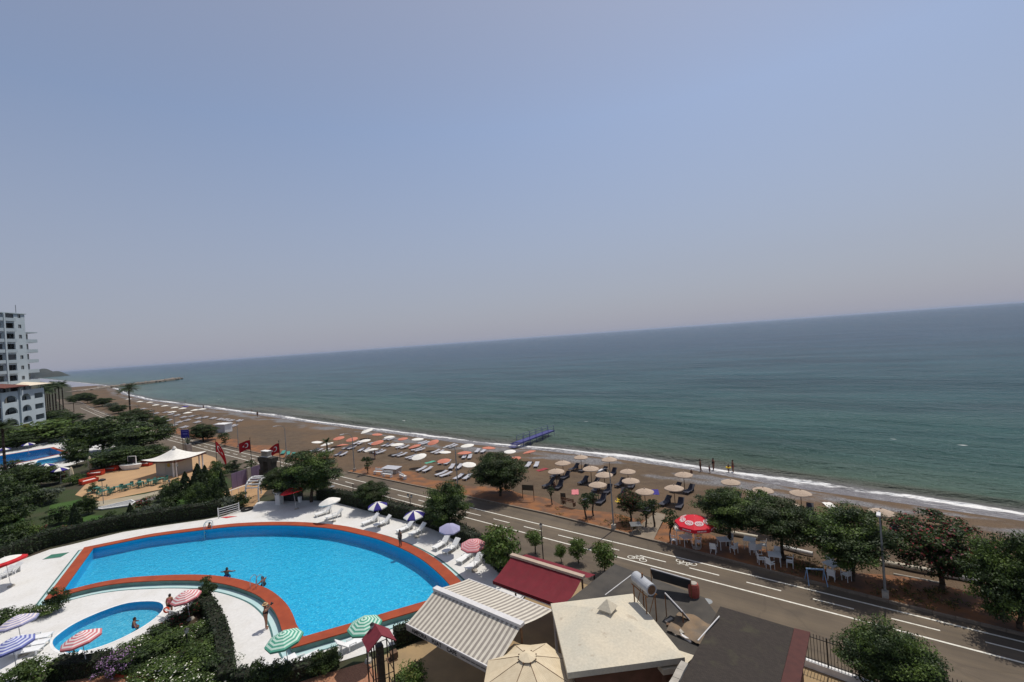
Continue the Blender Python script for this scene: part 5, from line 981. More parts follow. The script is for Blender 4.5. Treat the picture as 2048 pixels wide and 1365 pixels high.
# arched annexe in front
ab = thing('arched_building', (-181.3, 9.7, 0), 'pale three storey building with round arches and a terrace roof', 'building'); ab.rotation_euler.z = math.atan2(19.82 - 9.66, -201.22 + 181.35)
AF = 3.2; AN = 4; AW = 21.5
def arch_wall(mb, x0, x1, z0, z1, ax0, ax1, az0, az1, rnd_=True, y0=-.15, y1=.15):
    mb.box(((x0 + ax0) / 2, 0, (z0 + z1) / 2), (ax0 - x0, y1 - y0, z1 - z0)); mb.box(((ax1 + x1) / 2, 0, (z0 + z1) / 2), (x1 - ax1, y1 - y0, z1 - z0)); mb.box(((ax0 + ax1) / 2, 0, (z0 + az0) / 2), (ax1 - ax0, y1 - y0, az0 - z0))
    if not rnd_: mb.box(((ax0 + ax1) / 2, 0, (az1 + z1) / 2), (ax1 - ax0, y1 - y0, z1 - az1)); return
    n = 10; c = (ax0 + ax1) / 2; r = (ax1 - ax0) / 2; h = az1 - az0
    for i in range(n):
        a0, a1_ = math.pi * i / n, math.pi * (i + 1) / n; xa, xb = c - r * math.cos(a0), c - r * math.cos(a1_); za, zb = az0 + h * math.sin(a0) ** .8, az0 + h * math.sin(a1_) ** .8
        mb.add([(xa, y0, za), (xb, y0, zb), (xb, y0, z1), (xa, y0, z1), (xa, y1, za), (xb, y1, zb), (xb, y1, z1), (xa, y1, z1)], [(3, 2, 1, 0), (4, 5, 6, 7), (0, 1, 5, 4)])
for f in range(AN):
    z = f * AF; mb = MB()
    arch_wall(mb, 0, 8.0, z, z + AF, .9, 7.0, z + .95, z + 2.85); arch_wall(mb, 8.0, 15.0, z, z + AF, 9.0, 14.0, z + .95, z + 2.85); arch_wall(mb, 15.0, AW, z, z + AF, 15.9, 20.7, z + 1.0, z + 2.55, False)
    mb.obj('arcade_wall', M_hotel, ab); MB().box((AW / 2, 1.6, z + .05), (AW - .2, 3.0, .15)).obj('floor_slab', M_hshade, ab)
    for x_ in (4, 11.5, 18): MB().box((x_, 3.0, z + 1.4), (3.4, .06, 2.2)).obj('glazing', M_glass, ab)
MB().box((8.0, -.35, AF * AN / 2), (.6, .4, AF * AN + 2.4)).obj('pilaster', M_hotel, ab); MB().box((AW / 2, 8.2, AF * AN / 2), (AW - .1, 10, AF * AN)).obj('core', M_loggia, ab)
MB().box((AW - .15, 4, AF * AN / 2), (.3, 8, AF * AN)).obj('end_wall', M_hotel, ab)
MB().slab([(-2, -1.6, AF * AN + 2.0), (10, -1.6, AF * AN + 2.0), (10, 6, AF * AN + 3.3), (-2, 6, AF * AN + 3.3)], .2).obj('tiled_roof', M_rtile, ab)
can = MB(); zc = AF * AN + 2.35; q = [(10.5, -1.4, zc - .5), (24, -1.4, zc - .5), (24, 7, zc - .5), (10.5, 7, zc - .5)]; can.add(q + [(17.2, 2.8, zc + .7)], [(0, 1, 4), (1, 2, 4), (2, 3, 4), (3, 0, 4)]); can.obj('terrace_canopy', mat('canopy_cream', (.72, .62, .48), (.66, .57, .44), 1, .85), ab)
for x_ in (10.8, 15, 19.5, 23.5): MB().cyl((x_ if x_ < 21.4 else 21.2, .2, AF * AN), (x_ if x_ < 21.4 else 21.2, .2, zc - .45), .09).obj('canopy_post', M_hotel, ab)
MB().box((AW / 2, 0, AF * AN + .35), (AW, .25, .7)).obj('parapet', M_hotel, ab)
# ------------------------------------------------------------ terrace, kiosk, gate and fences in the next garden
M_sandf = mat('sandy_floor', (.46, .29, .15), (.38, .24, .13), .3, .95, .1); M_pathc = mat('pale_path', (.36, .31, .22), (.30, .26, .18), .6, .95, .1)
TER = [(-91.86,11.36),(-105.10,15.62),(-109.08,20.38),(-108.34,26.24),(-105.80,31.31),(-97.03,31.04),(-84.04,28.32),(-81.12,21.95),(-82.20,17.32),(-83.50,12.72)]
tag(sheet('terrace', [TER], 0.004, M_sandf), kind='structure')
tag(sheet('garden_path', [[(-82.03,11.24),(-83.94,12.28),(-81.26,17.11),(-80.63,21.68),(-77.95,21.05),(-78.38,17.01),(-80.43,12.46)]], 0.012, M_pathc), kind='structure'); tag(sheet('garden_path', [[(-79.79,11.63),(-80.43,12.46),(-78.38,17.01),(-77.59,18.49),(-76.05,17.55),(-78.93,12.46)]], .008, mat('mauve_path', (.14, .12, .12), (.11, .095, .095), 1, .95)), kind='structure')
rpm = thing('access_ramp', (*(-78.99,13.21), 0), 'white edged ribbed ramp beside the garden lawn', 'ramp'); l0 = [Vector((*p, 0)) - Vector((*(-78.99,13.21), 0)) for p in [(-79.51,11.58),(-79.16,15.14),(-77.44,15.20),(-76.36,14.57),(-78.18,12.09)]]
MB().prism([(p.x, p.y) for p in l0], -.02, .10).obj('deck', mat('ramp_grey', (.30, .30, .28), (.26, .26, .24), 2, .9), rpm)
for i in range(len(l0)): MB().tube([l0[i] + Vector((0, 0, .12)), l0[(i + 1) % len(l0)] + Vector((0, 0, .12))], .10, 4).obj('kerb', M_white, rpm)
for i in range(4): MB().tube([l0[0].lerp(l0[4], .2 + .2 * i) + Vector((0, 0, .12)), l0[1].lerp(l0[3], .2 + .2 * i) + Vector((0, 0, .12))], .05, 4).obj('rib', M_white, rpm)
tag(sheet('garden_path', [[(-70.85,22.95),(-73.27,27.73),(-73.05,30.49),(-68.43,29.52),(-64.47,26.12),(-60.08,22.98),(-59.70,22.09),(-65.08,22.70)]], .016, mat('tan_path', (.42, .26, .13), (.36, .22, .11), 1, .95)), kind='structure')
# kiosk with swept white tent roof
kx, ky = (-91.38,23.46)
kio = thing('kiosk', (kx, ky, 0), 'grey shuttered kiosk under a swept white tent roof', 'kiosk', rz=R(24))
k = 14; mb = MB(); vs = []
for j in range(k + 1):
    for i in range(k + 1):
        u, v = 2 * i / k - 1, 2 * j / k - 1; r = max(abs(u), abs(v)); vs.append((u * 3.5, v * 2.8, 2.6 + 1.5 * (1 - r) ** 1.8 + .25 * (u * v) ** 2))
mb.add(vs, [(j * (k + 1) + i, j * (k + 1) + i + 1, (j + 1) * (k + 1) + i + 1, (j + 1) * (k + 1) + i) for j in range(k) for i in range(k)]); tr = mb.obj('tent_roof', M_wcloth, kio, smooth=True)
MB().cyl((0, 0, 4.0), (0, 0, 4.35), .3, .1, 10).obj('peak', M_wcloth, tr); MB().box((0, -2.75, 2.50), (6.9, .06, .2)).box((3.45, 0, 2.50), (.06, 5.4, .2)).obj('trim', mat('kiosk_trim', (.10, .03, .025)), kio)
MB().box((0, -.2, 1.3), (3.7, 3.2, 2.6)).obj('cabin', mat('kiosk_shutter', (.40, .38, .34), (.35, .33, .29), .8, .8), kio); MB().box((-.7, -1.82, 1.25), (1.7, .05, 1.9)).obj('shutter', mat('shutter_tan', (.44, .41, .35), (.40, .37, .31), .8, .8), kio); MB().cyl((.9, -1.82, 1.75), (.9, -1.86, 1.75), .33, None, 14).obj('round_sign', mat('sign_gold', (.38, .27, .07)), kio)
for x_ in (2.4, 3.1): MB().cyl((x_, -2.3, 0), (x_, -2.3, 2.65), .12).obj('column', M_white, kio); MB().cyl((x_, 2.2, 0), (x_, 2.2, 2.65), .12).obj('column', M_white, kio)
# furniture of the terrace
M_gplast = mat('green_plastic', (.07, .20, .16), (.055, .17, .13), 3, .5); M_seatred = mat('red_vinyl', (.50, .05, .02), (.44, .04, .018), 3, .6)
def chair(m, label, group):
    t = thing('chair', (0, 0, 0), label, 'chair', group)
    MB().box((0, 0, .43), (.44, .44, .05)).obj('seat', m, t); MB().box((0, .21, .66), (.44, .04, .42), rx=R(-8)).obj('backrest', m, t)
    leg = MB().cyl((0, 0, 0), (0, 0, .43), .022, None, 5).mesh('leg', m)
    for x_ in (-.19, .19):
        for y_ in (-.19, .19): link('leg', leg, t, (x_, y_, 0))
        MB().box((x_ * 1.2, 0, .63), (.04, .40, .04)).obj('armrest', m, t)
    return t
gch = Place(chair(M_gplast, 'green plastic chair at the edge of the sandy terrace', 'green chairs along the sandy terrace'))
def table(m, label, group, w_=.8, name='table'):
    t = thing(name, (0, 0, 0), label, 'table', group); MB().box((0, 0, .73), (w_, w_, .04)).obj('top', m, t)
    leg = MB().cyl((0, 0, 0), (0, 0, .72), .025, None, 5).mesh('leg', m)
    for x_ in (-.4, .4):
        for y_ in (-.4, .4): link('leg', leg, t, (x_ * w_, y_ * w_, 0))
    return t
gtb = Place(table(M_gplast, 'green plastic table at the edge of the sandy terrace', 'green tables along the sandy terrace'))
for i, p in enumerate([(-89.92,13.50),(-86.78,13.90),(-87.21,15.07),(-87.15,16.54),(-86.72,17.73),(-86.11,19.03),(-86.00,20.11)]):
    gtb((*p, .005), rnd.uniform(0, 1.5))
    for s_ in range(4):
        a = R(90 * s_ + 20 * i); gch((p[0] + math.cos(a) * .85, p[1] + math.sin(a) * .85, .005), a - R(90))
sofa_i = 0
for p, rz_, l_ in (((-105.77,17.82), .3, 'red sofa under a cream cushion below the closed parasols'), ((-104.41,15.64), .5, 'red sofa with a white table beside the large closed parasol'), ((-98.91,13.93), 1.6, 'red armchair facing the sandy terrace from its corner'), ((-103.63,22.10), .3, 'red sofa beside the white boat shaped bar')):
    t = thing('sofa', (*p, .005), l_, 'sofa', rz=rz_ + .3); MB().box((0, 0, .24), (2.2, .8, .40)).obj('seat', M_seatred, t); MB().box((0, .38, .55), (2.2, .2, .6)).obj('backrest', M_seatred, t)
    for x_ in (-1.05, 1.05): MB().box((x_, 0, .42), (.16, .8, .4)).obj('armrest', M_seatred, t)
    MB().box((0, .1, .47), (1.7, .6, .08)).obj('cushion', M_wcloth, t)
bt = thing('boat_bar', (*(-103.57,20.12), .005), 'white boat shaped bar with a dark screen panel on top', 'bar', rz=.55)
hl = []; n = 16
for j, (sc_, z_) in enumerate(((.72, 0), (.9, .35), (1.0, .75), (1.02, .85))):
    hl.append([(math.cos(2 * math.pi * i / n) * 2.1 * sc_ * (1.0), math.sin(2 * math.pi * i / n) * .85 * sc_ * (1 - .3 * math.cos(2 * math.pi * i / n)), z_) for i in range(n)])
mb = MB()
for a, b in zip(hl, hl[1:]): mb.add(a + b, [(i, (i + 1) % n, n + (i + 1) % n, n + i) for i in range(n)])
mb.add(hl[-1], [tuple(range(n))]); mb.obj('hull', M_white, bt); MB().box((.1, .2, 1.55), (1.5, .08, 1.2)).obj('screen', M_glass, bt); MB().box((.1, .21, 2.18), (1.6, .14, .08)).box((-.68, .21, 1.5), (.08, .14, 1.35)).box((.88, .21, 1.5), (.08, .14, 1.35)).obj('screen_frame', M_white, bt)
def closed_parasol(pos, h, label):
    t = thing('closed_parasol', (*pos, 0), label, 'parasol'); MB().cyl((0, 0, 0), (0, 0, h), .04).obj('pole', M_wood, t); mb = MB(); n = 10
    prof = [(.10, h * .30), (.26, h * .38), (.24, h * .60), (.18, h * .85), (.10, h * .98), (.02, h + .1)]
    for (r0, z0), (r1, z1) in zip(prof, prof[1:]):
        vs = [(math.cos(2 * math.pi * i / n) * r0 * (1 + .25 * (i % 2)), math.sin(2 * math.pi * i / n) * r0 * (1 + .25 * (i % 2)), z0) for i in range(n)] + [(math.cos(2 * math.pi * i / n) * r1 * (1 + .25 * (i % 2)), math.sin(2 * math.pi * i / n) * r1 * (1 + .25 * (i % 2)), z1) for i in range(n)]
        mb.add(vs, [(i, (i + 1) % n, n + (i + 1) % n, n + i) for i in range(n)])
    mb.obj('folded_canopy', M_crA, t); MB().cyl((0, 0, 0), (0, 0, .12), .35, .3, 10).obj('base', M_conc, t)
closed_parasol((-107.03,15.35), 3.0, 'large closed cream parasol behind the red sofas'); closed_parasol((-101.68,12.33), 2.6, 'closed grey cream parasol at the garden corner of the terrace')
# agave planter, blue sign, stone gate
pl_ = thing('planter', (*(-106.81,29.66), 0), 'tall grey lattice planter with a spiky agave beside the road', 'planter'); MB().box((0, 0, 1.0), (1.7, .8, 2.0)).obj('box', mat('lattice_grey', (.26, .24, .22), (.36, .34, .31), 1.2, .9), pl_)
for i in range(5): MB().box((-.7 + .35 * i, -.42, 1.0), (.08, .06, 1.9)).obj('lattice_bar', M_conc, pl_)
for i in range(14):
    a = i * 2.4; e = .5 + .07 * i; p = Vector((math.cos(a) * math.cos(e), math.sin(a) * math.cos(e), math.sin(e))); s_ = Vector((-math.sin(a), math.cos(a), 0)) * .13; b0 = Vector((0, 0, 2.0))
    MB().add([b0 - s_, b0 + s_, b0 + p * .8 + s_, b0 + p * .8 - s_, b0 + p * 1.6], [(0, 1, 2, 3), (3, 2, 4)]).obj('agave_leaf', G_grey, pl_)
sg = thing('sign', (*(-109.80,29.67), 0), 'blue rectangular sign on a thin brown pole', 'sign', rz=yaw - .25); MB().cyl((0, 0, 0), (0, 0, 4.4), .06).obj('pole', M_wood, sg); bd = MB().box((.75, -.06, 3.75), (2.0, .06, 1.7)).obj('board', mat('sign_blue', (.015, .012, .19), (.02, .016, .22), 2, .5), sg)
MB().box((.8, -.10, 4.3), (1.5, .01, .10)).obj('sign_stripe', mat('sign_pale', (.18, .18, .50)), bd); MB().box((.85, -.10, 3.75), (1.2, .01, .16)).obj('sign_stripe', MATS['sign_pale'], bd)
gt_ = thing('stone_gate', (*(-69.73,28.90), 0), 'dark rough stone gateway with a white cage on top', 'gate', rz=R(10)); M_dst = mat('dark_stone', (.060, .055, .045), (.035, .035, .028), 2, .95, .8, 5)
for x_, w_ in ((-.9, .95), (1.0, .9)):
    for i in range(7): MB().box((x_ + rnd.uniform(-.08, .08), rnd.uniform(-.05, .05), .22 + .43 * i), (w_ + rnd.uniform(-.1, .15), .9 + rnd.uniform(-.1, .1), .43), rnd.uniform(-.06, .06)).obj('stone', M_dst, gt_)
for i in range(6): MB().box((-1.3 + .55 * i, 0, 3.25 + rnd.uniform(-.05, .05)), (.56, 1.0, .6), rnd.uniform(-.05, .05)).obj('stone', M_dst, gt_)
for i in range(6): MB().box((-.9 + .28 * i, 0, 3.95), (.06, .6, .8)).obj('cage_bar', M_conc, gt_)
MB().box((-.2, 0, 4.38), (1.6, .7, .06)).box((-.2, 0, 3.58), (1.6, .7, .06)).obj('cage_frame', M_white, gt_)
pw = thing('screen_wall', (*(-70.95,24.48), 0), 'mauve panel wall with a pale pillar beside the stone gate', 'wall', rz=math.atan2((-72.33,28.95)[1] - (-70.95,24.48)[1], (-72.33,28.95)[0] - (-70.95,24.48)[0])); M_mauve = mat('mauve_panel', (.20, .15, .23), (.17, .125, .20), .8, .8)
Lp = math.hypot((-72.33,28.95)[1] - (-70.95,24.48)[1], (-72.33,28.95)[0] - (-70.95,24.48)[0])
for i in range(6): MB().box((Lp * (i + .5) / 6, 0, 1.05), (Lp / 6 - .03, .07, 2.1)).obj('panel', M_mauve, pw)
MB().box((Lp * .55, -.12, 1.12), (.55, .3, 2.3)).obj('pillar', M_conc, pw)
# flags
M_flag = mat('flag_red', (.40, .008, .016), (.34, .006, .012), 2, .8); M_fw = mat('flag_white', (.75, .72, .70))
def flag(base, h, label, hang=.35, rz_=0, sc=1.0):
    t = thing('flag', (*base, 0), label, 'flag', rz=rz_); MB().cyl((0, 0, -.05), (0, 0, h), .055, .035).cyl((0, 0, h), (0, 0, h + .25), .07, .02).obj('pole', M_black, t)
    W, Hh = 1.8 * sc, 1.2 * sc; k = 14
    def S_(u, v): return Vector((-.05 - W * u * .95, .10 * math.sin(u * 7) * u, h - .25 - Hh * (1 - v) - hang * W * u * u + .05 * math.sin(u * 6 + v)))
    mb = MB(); vs = [S_(i / k, j / 8) for j in range(9) for i in range(k + 1)]; mb.add(vs, [(j * (k + 1) + i, j * (k + 1) + i + 1, (j + 1) * (k + 1) + i + 1, (j + 1) * (k + 1) + i) for j in range(8) for i in range(k)]); cl = mb.obj('cloth', M_flag, t, smooth=True)
    for sd_ in (-.02, .02):
        mb = MB(); n = 20; out = []
        def pt(x_, y_): v = S_(x_ / W, y_ / Hh); v.y += sd_; return v
        cx_, cy_ = .60 * sc, .60 * sc
        o_ = [pt(cx_ + .31 * sc * math.cos(2 * math.pi * i / n), cy_ + .31 * sc * math.sin(2 * math.pi * i / n)) for i in range(n + 1)]; i_ = [pt(cx_ + .075 * sc + .245 * sc * math.cos(2 * math.pi * i / n), cy_ + .245 * sc * math.sin(2 * math.pi * i / n)) for i in range(n + 1)]
        mb.add(o_ + i_, [(i, i + 1, n + 2 + i, n + 1 + i) for i in range(n)])
        st = [pt(cx_ + .42 * sc + (.15 if i % 2 == 0 else .06) * sc * math.cos(math.pi + math.pi * i / 5), cy_ + (.15 if i % 2 == 0 else .06) * sc * math.sin(math.pi + math.pi * i / 5)) for i in range(10)]; mb.add(st + [pt(cx_ + .42 * sc, cy_)], [(i, (i + 1) % 10, 10) for i in range(10)])
        mb.obj('emblem', M_fw, cl)
flag((-80.07,30.72), 4.9, 'red crescent flag flying nearest the blue sign side', .25, .5, 1.25); flag((-71.85,31.59), 4.9, 'drooping red crescent flag beside the stone gate', .55, .5, 1.2); flag((-88.91,28.64), 4.4, 'limp red flag hanging low beside the kiosk', 1.2, 3.4, 1.5)
# slatted arch over the steps
pg = thing('pergola', (*(-62.87,24.82), 0), 'white slatted arch over the steps to the pool', 'pergola', rz=R(33)); q = []
for s_ in (-.85, .85):
    arc = [(s_, -1.5, 0), (s_, -1.45, 1.4)] + [(s_, -1.4 * math.cos(math.pi * i / 10), 1.5 + 1.15 * math.sin(math.pi * i / 10)) for i in range(11)] + [(s_, 1.45, 1.4), (s_, 1.5, 0)]
    MB().tube(arc, .09, 6).obj('side_frame', M_white, pg)
for i in range(9):
    a = math.pi * (i + .5) / 9; MB().box((0, -1.4 * math.cos(a), 1.5 + 1.2 * math.sin(a)), (1.9, .10, .12)).obj('slat', M_white, pg)
hr = thing('handrail', (*(-66.43,22.02), 0), 'white handrail along the tan garden path', 'handrail'); e = Vector((*(-67.51,25.71), 0)) - Vector((*(-66.43,22.02), 0)); MB().tube([(0, 0, .95), e + Vector((0, 0, .95))], .05).obj('rail', M_white, hr)
for i in range(5): MB().cyl(e * (i / 4), e * (i / 4) + Vector((0, 0, .93)), .03).obj('post', M_white, hr)
lg_ = thing('lattice_gate', (*(-59.44,20.00), .0), 'white barred gate panel leaning at the hedge end', 'gate', rz=math.atan2((-59.44,20.84)[1] - (-59.58,19.27)[1], (-59.44,20.84)[0] - (-59.58,19.27)[0]))
for i in range(5): MB().box((0, 0, .12 + .24 * i), (2.1, .05, .07)).obj('bar', M_white, lg_)
for x_ in (-1.05, 1.05): MB().box((x_, 0, .6), (.09, .07, 1.2)).obj('stile', M_white, lg_)
mb = MB(); n = 20
for i in range(n):
    a0, a1_ = 2 * math.pi * i / n, 2 * math.pi * (i + 1) / n; mb.tube([(math.cos(a0) * .55, math.sin(a0) * .55, .12), (math.cos(a1_) * .55, math.sin(a1_) * .55, .12)], .12, 6)
tag(mb.obj('inner_tube', mat('black_rubber', (.015, .015, .014), (.025, .024, .022), 3, .6), None, (*(-59.38,21.91), 0)), 'black rubber inner tube lying on the white deck', 'inner tube')
MB2 = thing('bin', (*(-55.94,26.59), 0), 'small white bin beside the snack bar counter', 'bin'); MB().cyl((0, 0, 0), (0, 0, .6), .2, .24, 12).obj('body', M_plastic, MB2); MB().cyl((0, 0, .6), (0, 0, .66), .25, .2, 12).obj('lid', M_plastic, MB2)
sb = thing('snack_bar', (*(-57.76,26.42), 0), 'dark snack bar counter under the red parasol', 'counter', rz=R(20)); MB().box((0, 0, .5), (3.0, .7, 1.0)).obj('counter', mat('dark_counter', (.02, .02, .022), (.03, .03, .03), 2, .5), sb); MB().box((0, 0, 1.03), (3.2, .8, .06)).obj('top', M_black, sb)
fr_ = thing('fridge', (*(-57.71,24.94), 0), 'white upright fridge at the foot of the steps', 'fridge', rz=R(20)); MB().box((0, 0, .7), (.7, .6, 1.4)).obj('body', M_white, fr_); MB().box((0, -.31, .75), (.62, .03, 1.15)).obj('door', M_alu, fr_)
# ------------------------------------------------------------ parasols
def parasol(name, r, n, label, group, mats, style, h=2.15, rise=.42, val=.12, m_pole=None, base=True, rings=11):
    t = thing(name, (0, 0, 0), label, 'parasol', group); mb = MB()
    def pt(rr, a, dz=0): u = rr / r; return (math.cos(a) * rr, math.sin(a) * rr, h + rise * (1 - u ** 1.5) + dz)
    for j in range(rings):
        r0, r1 = r * j / rings, r * (j + 1) / rings
        for i in range(n):
            a0, a1 = 2 * math.pi * i / n, 2 * math.pi * (i + 1) / n
            mi = j % 2 if style == 'rings' else i * 2 * max(1, 8 // 8) // max(1, n // 4) % 2 if style == 'panels' else 0
            if j == 0: mb.add([pt(0, 0), pt(r1, a0), pt(r1, a1)], [(0, 1, 2)], mi)
            else: mb.add([pt(r0, a0), pt(r1, a0), pt(r1, a1), pt(r0, a1)], [(0, 1, 2, 3)], mi)
    c = mb.obj('canopy', mats, t)
    if val:
        mb = MB()
        for i in range(n):
            a0, a1 = 2 * math.pi * i / n, 2 * math.pi * (i + 1) / n; mi = (i * 2 // max(1, n // 4)) % 2 if style == 'panels' else 0
            mb.add([pt(r, a0), pt(r, a1), pt(r * .985, a1, -val), pt(r * .985, a0, -val)], [(0, 1, 2, 3)], mi)
        mb.obj('valance', mats, c)
    MB().cyl((0, 0, 0), (0, 0, h + rise), .022, None, 6).obj('pole', m_pole or M_alu, t); MB().cyl((0, 0, h + rise), (0, 0, h + rise + .08), .03, .01, 6).obj('finial', m_pole or M_alu, t)
    for i in range(min(n, 8)):
        a = 2 * math.pi * i / min(n, 8); MB().tube([(0, 0, h - .25), (math.cos(a) * r * .6, math.sin(a) * r * .6, h + rise * (1 - .6 ** 1.5) - .02)], .008, 4).obj('strut', m_pole or M_alu, t)
    if base: MB().cyl((0, 0, 0), (0, 0, .10), .26, .22, 10).obj('base', M_conc, t)
    return t
def put(t, p, rz=0, tilt=(0, 0)): t.location = (*p[:2], p[2] if len(p) > 2 and False else 0); t.rotation_euler = (R(tilt[0]), R(tilt[1]), rz)
C_pk = mat('stripe_pink', (.58, .19, .20), (.52, .16, .17), 2, .8); C_pw = mat('stripe_white', (.74, .66, .62), (.68, .60, .57), 2, .8); C_bl = mat('stripe_blue', (.14, .16, .40), (.12, .14, .35), 2, .8); C_bw = mat('stripe_bluewhite', (.56, .58, .68), (.50, .52, .62), 2, .8)
C_gr = mat('stripe_green', (.10, .36, .25), (.08, .31, .21), 2, .8); C_gw = mat('stripe_mint', (.55, .72, .60), (.49, .66, .55), 2, .8); C_lv = mat('lavender_cloth', (.36, .35, .50), (.32, .31, .45), 2, .8); C_navy = mat('navy_cloth', (.035, .025, .20), (.03, .02, .17), 2, .8); C_pale = mat('palepink', (.66, .40, .40), (.60, .35, .36), 2, .8)
Z = 2.25
for p, args, rz_, tl in (((-37.47,4.67,2.30), ('striped_parasol', .98, 8, 'red and white ring striped parasol standing over the paddling pool', None, [C_pk, C_pw], 'rings'), .2, (4, -5)), ((-38.57,10.12,1.80), ('striped_parasol', .92, 8, 'red and white ring striped parasol behind the person with the float', None, [C_pk, C_pw], 'rings', 1.65), .5, (4, -4)),
        ((-43.84,2.52,2.30), ('striped_parasol', .98, 8, 'purple and white ring striped parasol by the flowering hedge', None, [C_lv, C_pw], 'rings'), .1, (3, -6)), ((-40.51,2.07,2.30), ('striped_parasol', 1.02, 8, 'blue and white ring striped parasol over three loungers', None, [C_bl, C_bw], 'rings'), .3, (3, -4)),
        ((-26.63,11.43,2.30), ('striped_parasol', 1.0, 8, 'green and white ring striped parasol over the pool corner', None, [C_gr, C_gw], 'rings'), .35, (3, -4)), ((-23.90,14.65,2.30), ('striped_parasol', .98, 8, 'green and white ring striped parasol behind the small red gabled roof', None, [C_gr, C_gw], 'rings'), .2, (3, 0)),
        ((-25.58,25.38,2.30), ('striped_parasol', 1.0, 8, 'pink ring striped parasol in front of the citrus tree', None, [C_pk, C_pale], 'rings'), .3, (5, 3)), ((-29.64,26.61,2.30), ('lavender_parasol', .95, 8, 'plain lavender parasol beside the olive green tree', None, [C_lv], 'plain'), .4, (4, 5)),
        ((-34.74,27.19,2.30), ('panel_parasol', 1.02, 8, 'navy and white panelled parasol next to the twin lantern', None, [C_navy, M_wcloth], 'panels'), .2, (4, 0)), ((-40.22,26.95,2.30), ('panel_parasol', 1.0, 8, 'navy and white panelled parasol in front of the small dark tree', None, [C_navy, M_wcloth], 'panels'), .55, (4, 0)),
        ((-46.02,25.26,2.30), ('white_parasol', 1.12, 10, 'plain white parasol over two loungers near the steps', None, [M_wcloth], 'plain'), 0, (5, -5)), ((-53.87,25.14,2.40), ('red_parasol', 1.35, 10, 'bright red parasol over the snack bar counter', None, [M_red], 'plain'), 0, (3, -8)), ((-58.85,2.95,2.30), ('red_parasol', 1.3, 12, 'white parasol with a broad red edge at the hedge end', None, [M_red, M_wcloth], 'rim'), 0, (5, -6))):
    if args[6] == 'rim':
        t = parasol(*args[:5], [M_wcloth], 'plain'); mb = MB(); n = 12
        for i in range(n):
            a0, a1 = 2 * math.pi * i / n, 2 * math.pi * (i + 1) / n; f = lambda rr, a, d: (math.cos(a) * rr, math.sin(a) * rr, 2.15 + .42 * (1 - (rr / 1.3) ** 1.5) + d)
            mb.add([f(1.0, a0, .012), f(1.31, a0, .012), f(1.31, a1, .012), f(1.0, a1, .012), f(1.315, a0, -.14), f(1.315, a1, -.14)], [(0, 1, 2, 3), (1, 4, 5, 2)])
        mb.obj('red_edge', M_red, t)
    else: t = parasol(*args)
    put(t, p, rz_, tl)
# hotel pool parasols
hp = Place(parasol('panel_parasol', 1.15, 8, 'navy and white parasol around the hotel pool', 'navy and white parasols around the hotel pool', [C_navy, M_wcloth], 'panels'))
for p in ((-150.03,11.57,2.30), (-147.75,7.68,2.30), (-111.57,10.52,2.30), (-150.17,17.24,2.30), (-147.60,18.19,2.30), (-104.08,11.35,2.30)): hp(p[:2], rnd.uniform(0, 1))
# ------------------------------------------------------------ sun loungers
def lounger(label, group, m, back=38, name='sun_lounger', lite=False):
    t = thing(name, (0, 0, 0), label, 'sun lounger', group); e = R(back)
    fr = MB(); fr.box((0, -.35, .30), (.62, 1.25, .05)); fr.obj('seat', m, t)
    bk = MB(); L0 = .75; bk.box((0, .28 + math.cos(e) * L0 / 2, .31 + math.sin(e) * L0 / 2), (.60, L0, .05), rx=e); bo_ = bk.obj('backrest', m, t)
    if not lite:
        for i in range(5): MB().box((0, .28 + math.cos(e) * (.1 + .14 * i) - .028 * math.sin(e), .31 + math.sin(e) * (.1 + .14 * i) + .028 * math.cos(e)), (.5, .07, .012), rx=e).obj('slat', m, bo_)
        for s_ in (-1, 1): MB().box((s_ * .30, -.02, .42), (.05, .42, .04)).box((s_ * .30, -.2, .36), (.05, .05, .12)).box((s_ * .30, .17, .36), (.05, .05, .12)).obj('armrest', m, t)
    for x_ in (-.27, .27):
        for y_ in (-.85, .2): MB().box((x_, y_, .14), (.06, .07, .28)).obj('leg', m, t)
    if back > 15: MB().box((0, .62, .27), (.5, .04, .5)).obj('back_support', m, t)
    return t
ml = Place(lounger('white plastic sun lounger with raised back along the road side of the deck', 'white loungers along the road side of the deck', M_plastic))
for p, rz_ in (((-49.01,25.85), -.15), ((-46.97,25.98), -.25), ((-41.89,27.07), -.1), ((-40.26,27.38), -.15), ((-36.96,27.69), -.1), ((-35.31,27.82), -.05), ((-31.14,27.07), .05), ((-29.77,26.98), .05), ((-27.53,26.42), .1), ((-26.06,25.94), .1)): ml(p, rz_)
ml2 = Place(lounger('white plastic lounger beside the blue striped parasol', 'white loungers under the blue striped parasol', M_plastic, 12))
for p in ((-43.84,2.54), (-44.50,2.90), (-45.36,3.12)): ml2(p, R(140))
for p, rz_, l_ in (((-39.66,9.39), R(200), 'white lounger with a grey back beside the standing person'), ((-40.04,9.97), R(195), 'grey backed lounger below the red striped parasol at the flower bed'), ((-38.85,5.30), R(160), 'grey backed lounger at the pole of the pool side striped parasol'), ((-39.49,4.52), R(150), 'white lounger between the low hedge and the paddling pool'), ((-61.89,2.61), R(30), 'white lounger in the shade of the red edged parasol'), ((-62.21,3.11), R(30), 'second white lounger by the red edged parasol pole'),
                   ((-27.89,11.34), R(170), 'white lounger left of the green parasol pole at the ragged hedge'), ((-27.02,12.28), R(165), 'white lounger right of the green parasol pole at the ragged hedge'), ((-25.83,14.74), R(165), 'white lounger beside the small red gabled roof')):
    o = clone(ml.p, p, rz_, l_); 
    if 'group' in o: del o['group']
hl_ = Place(lounger('low white lounger in the row behind the hotel pool', 'loungers behind the hotel pool', M_plastic, 5, lite=True))
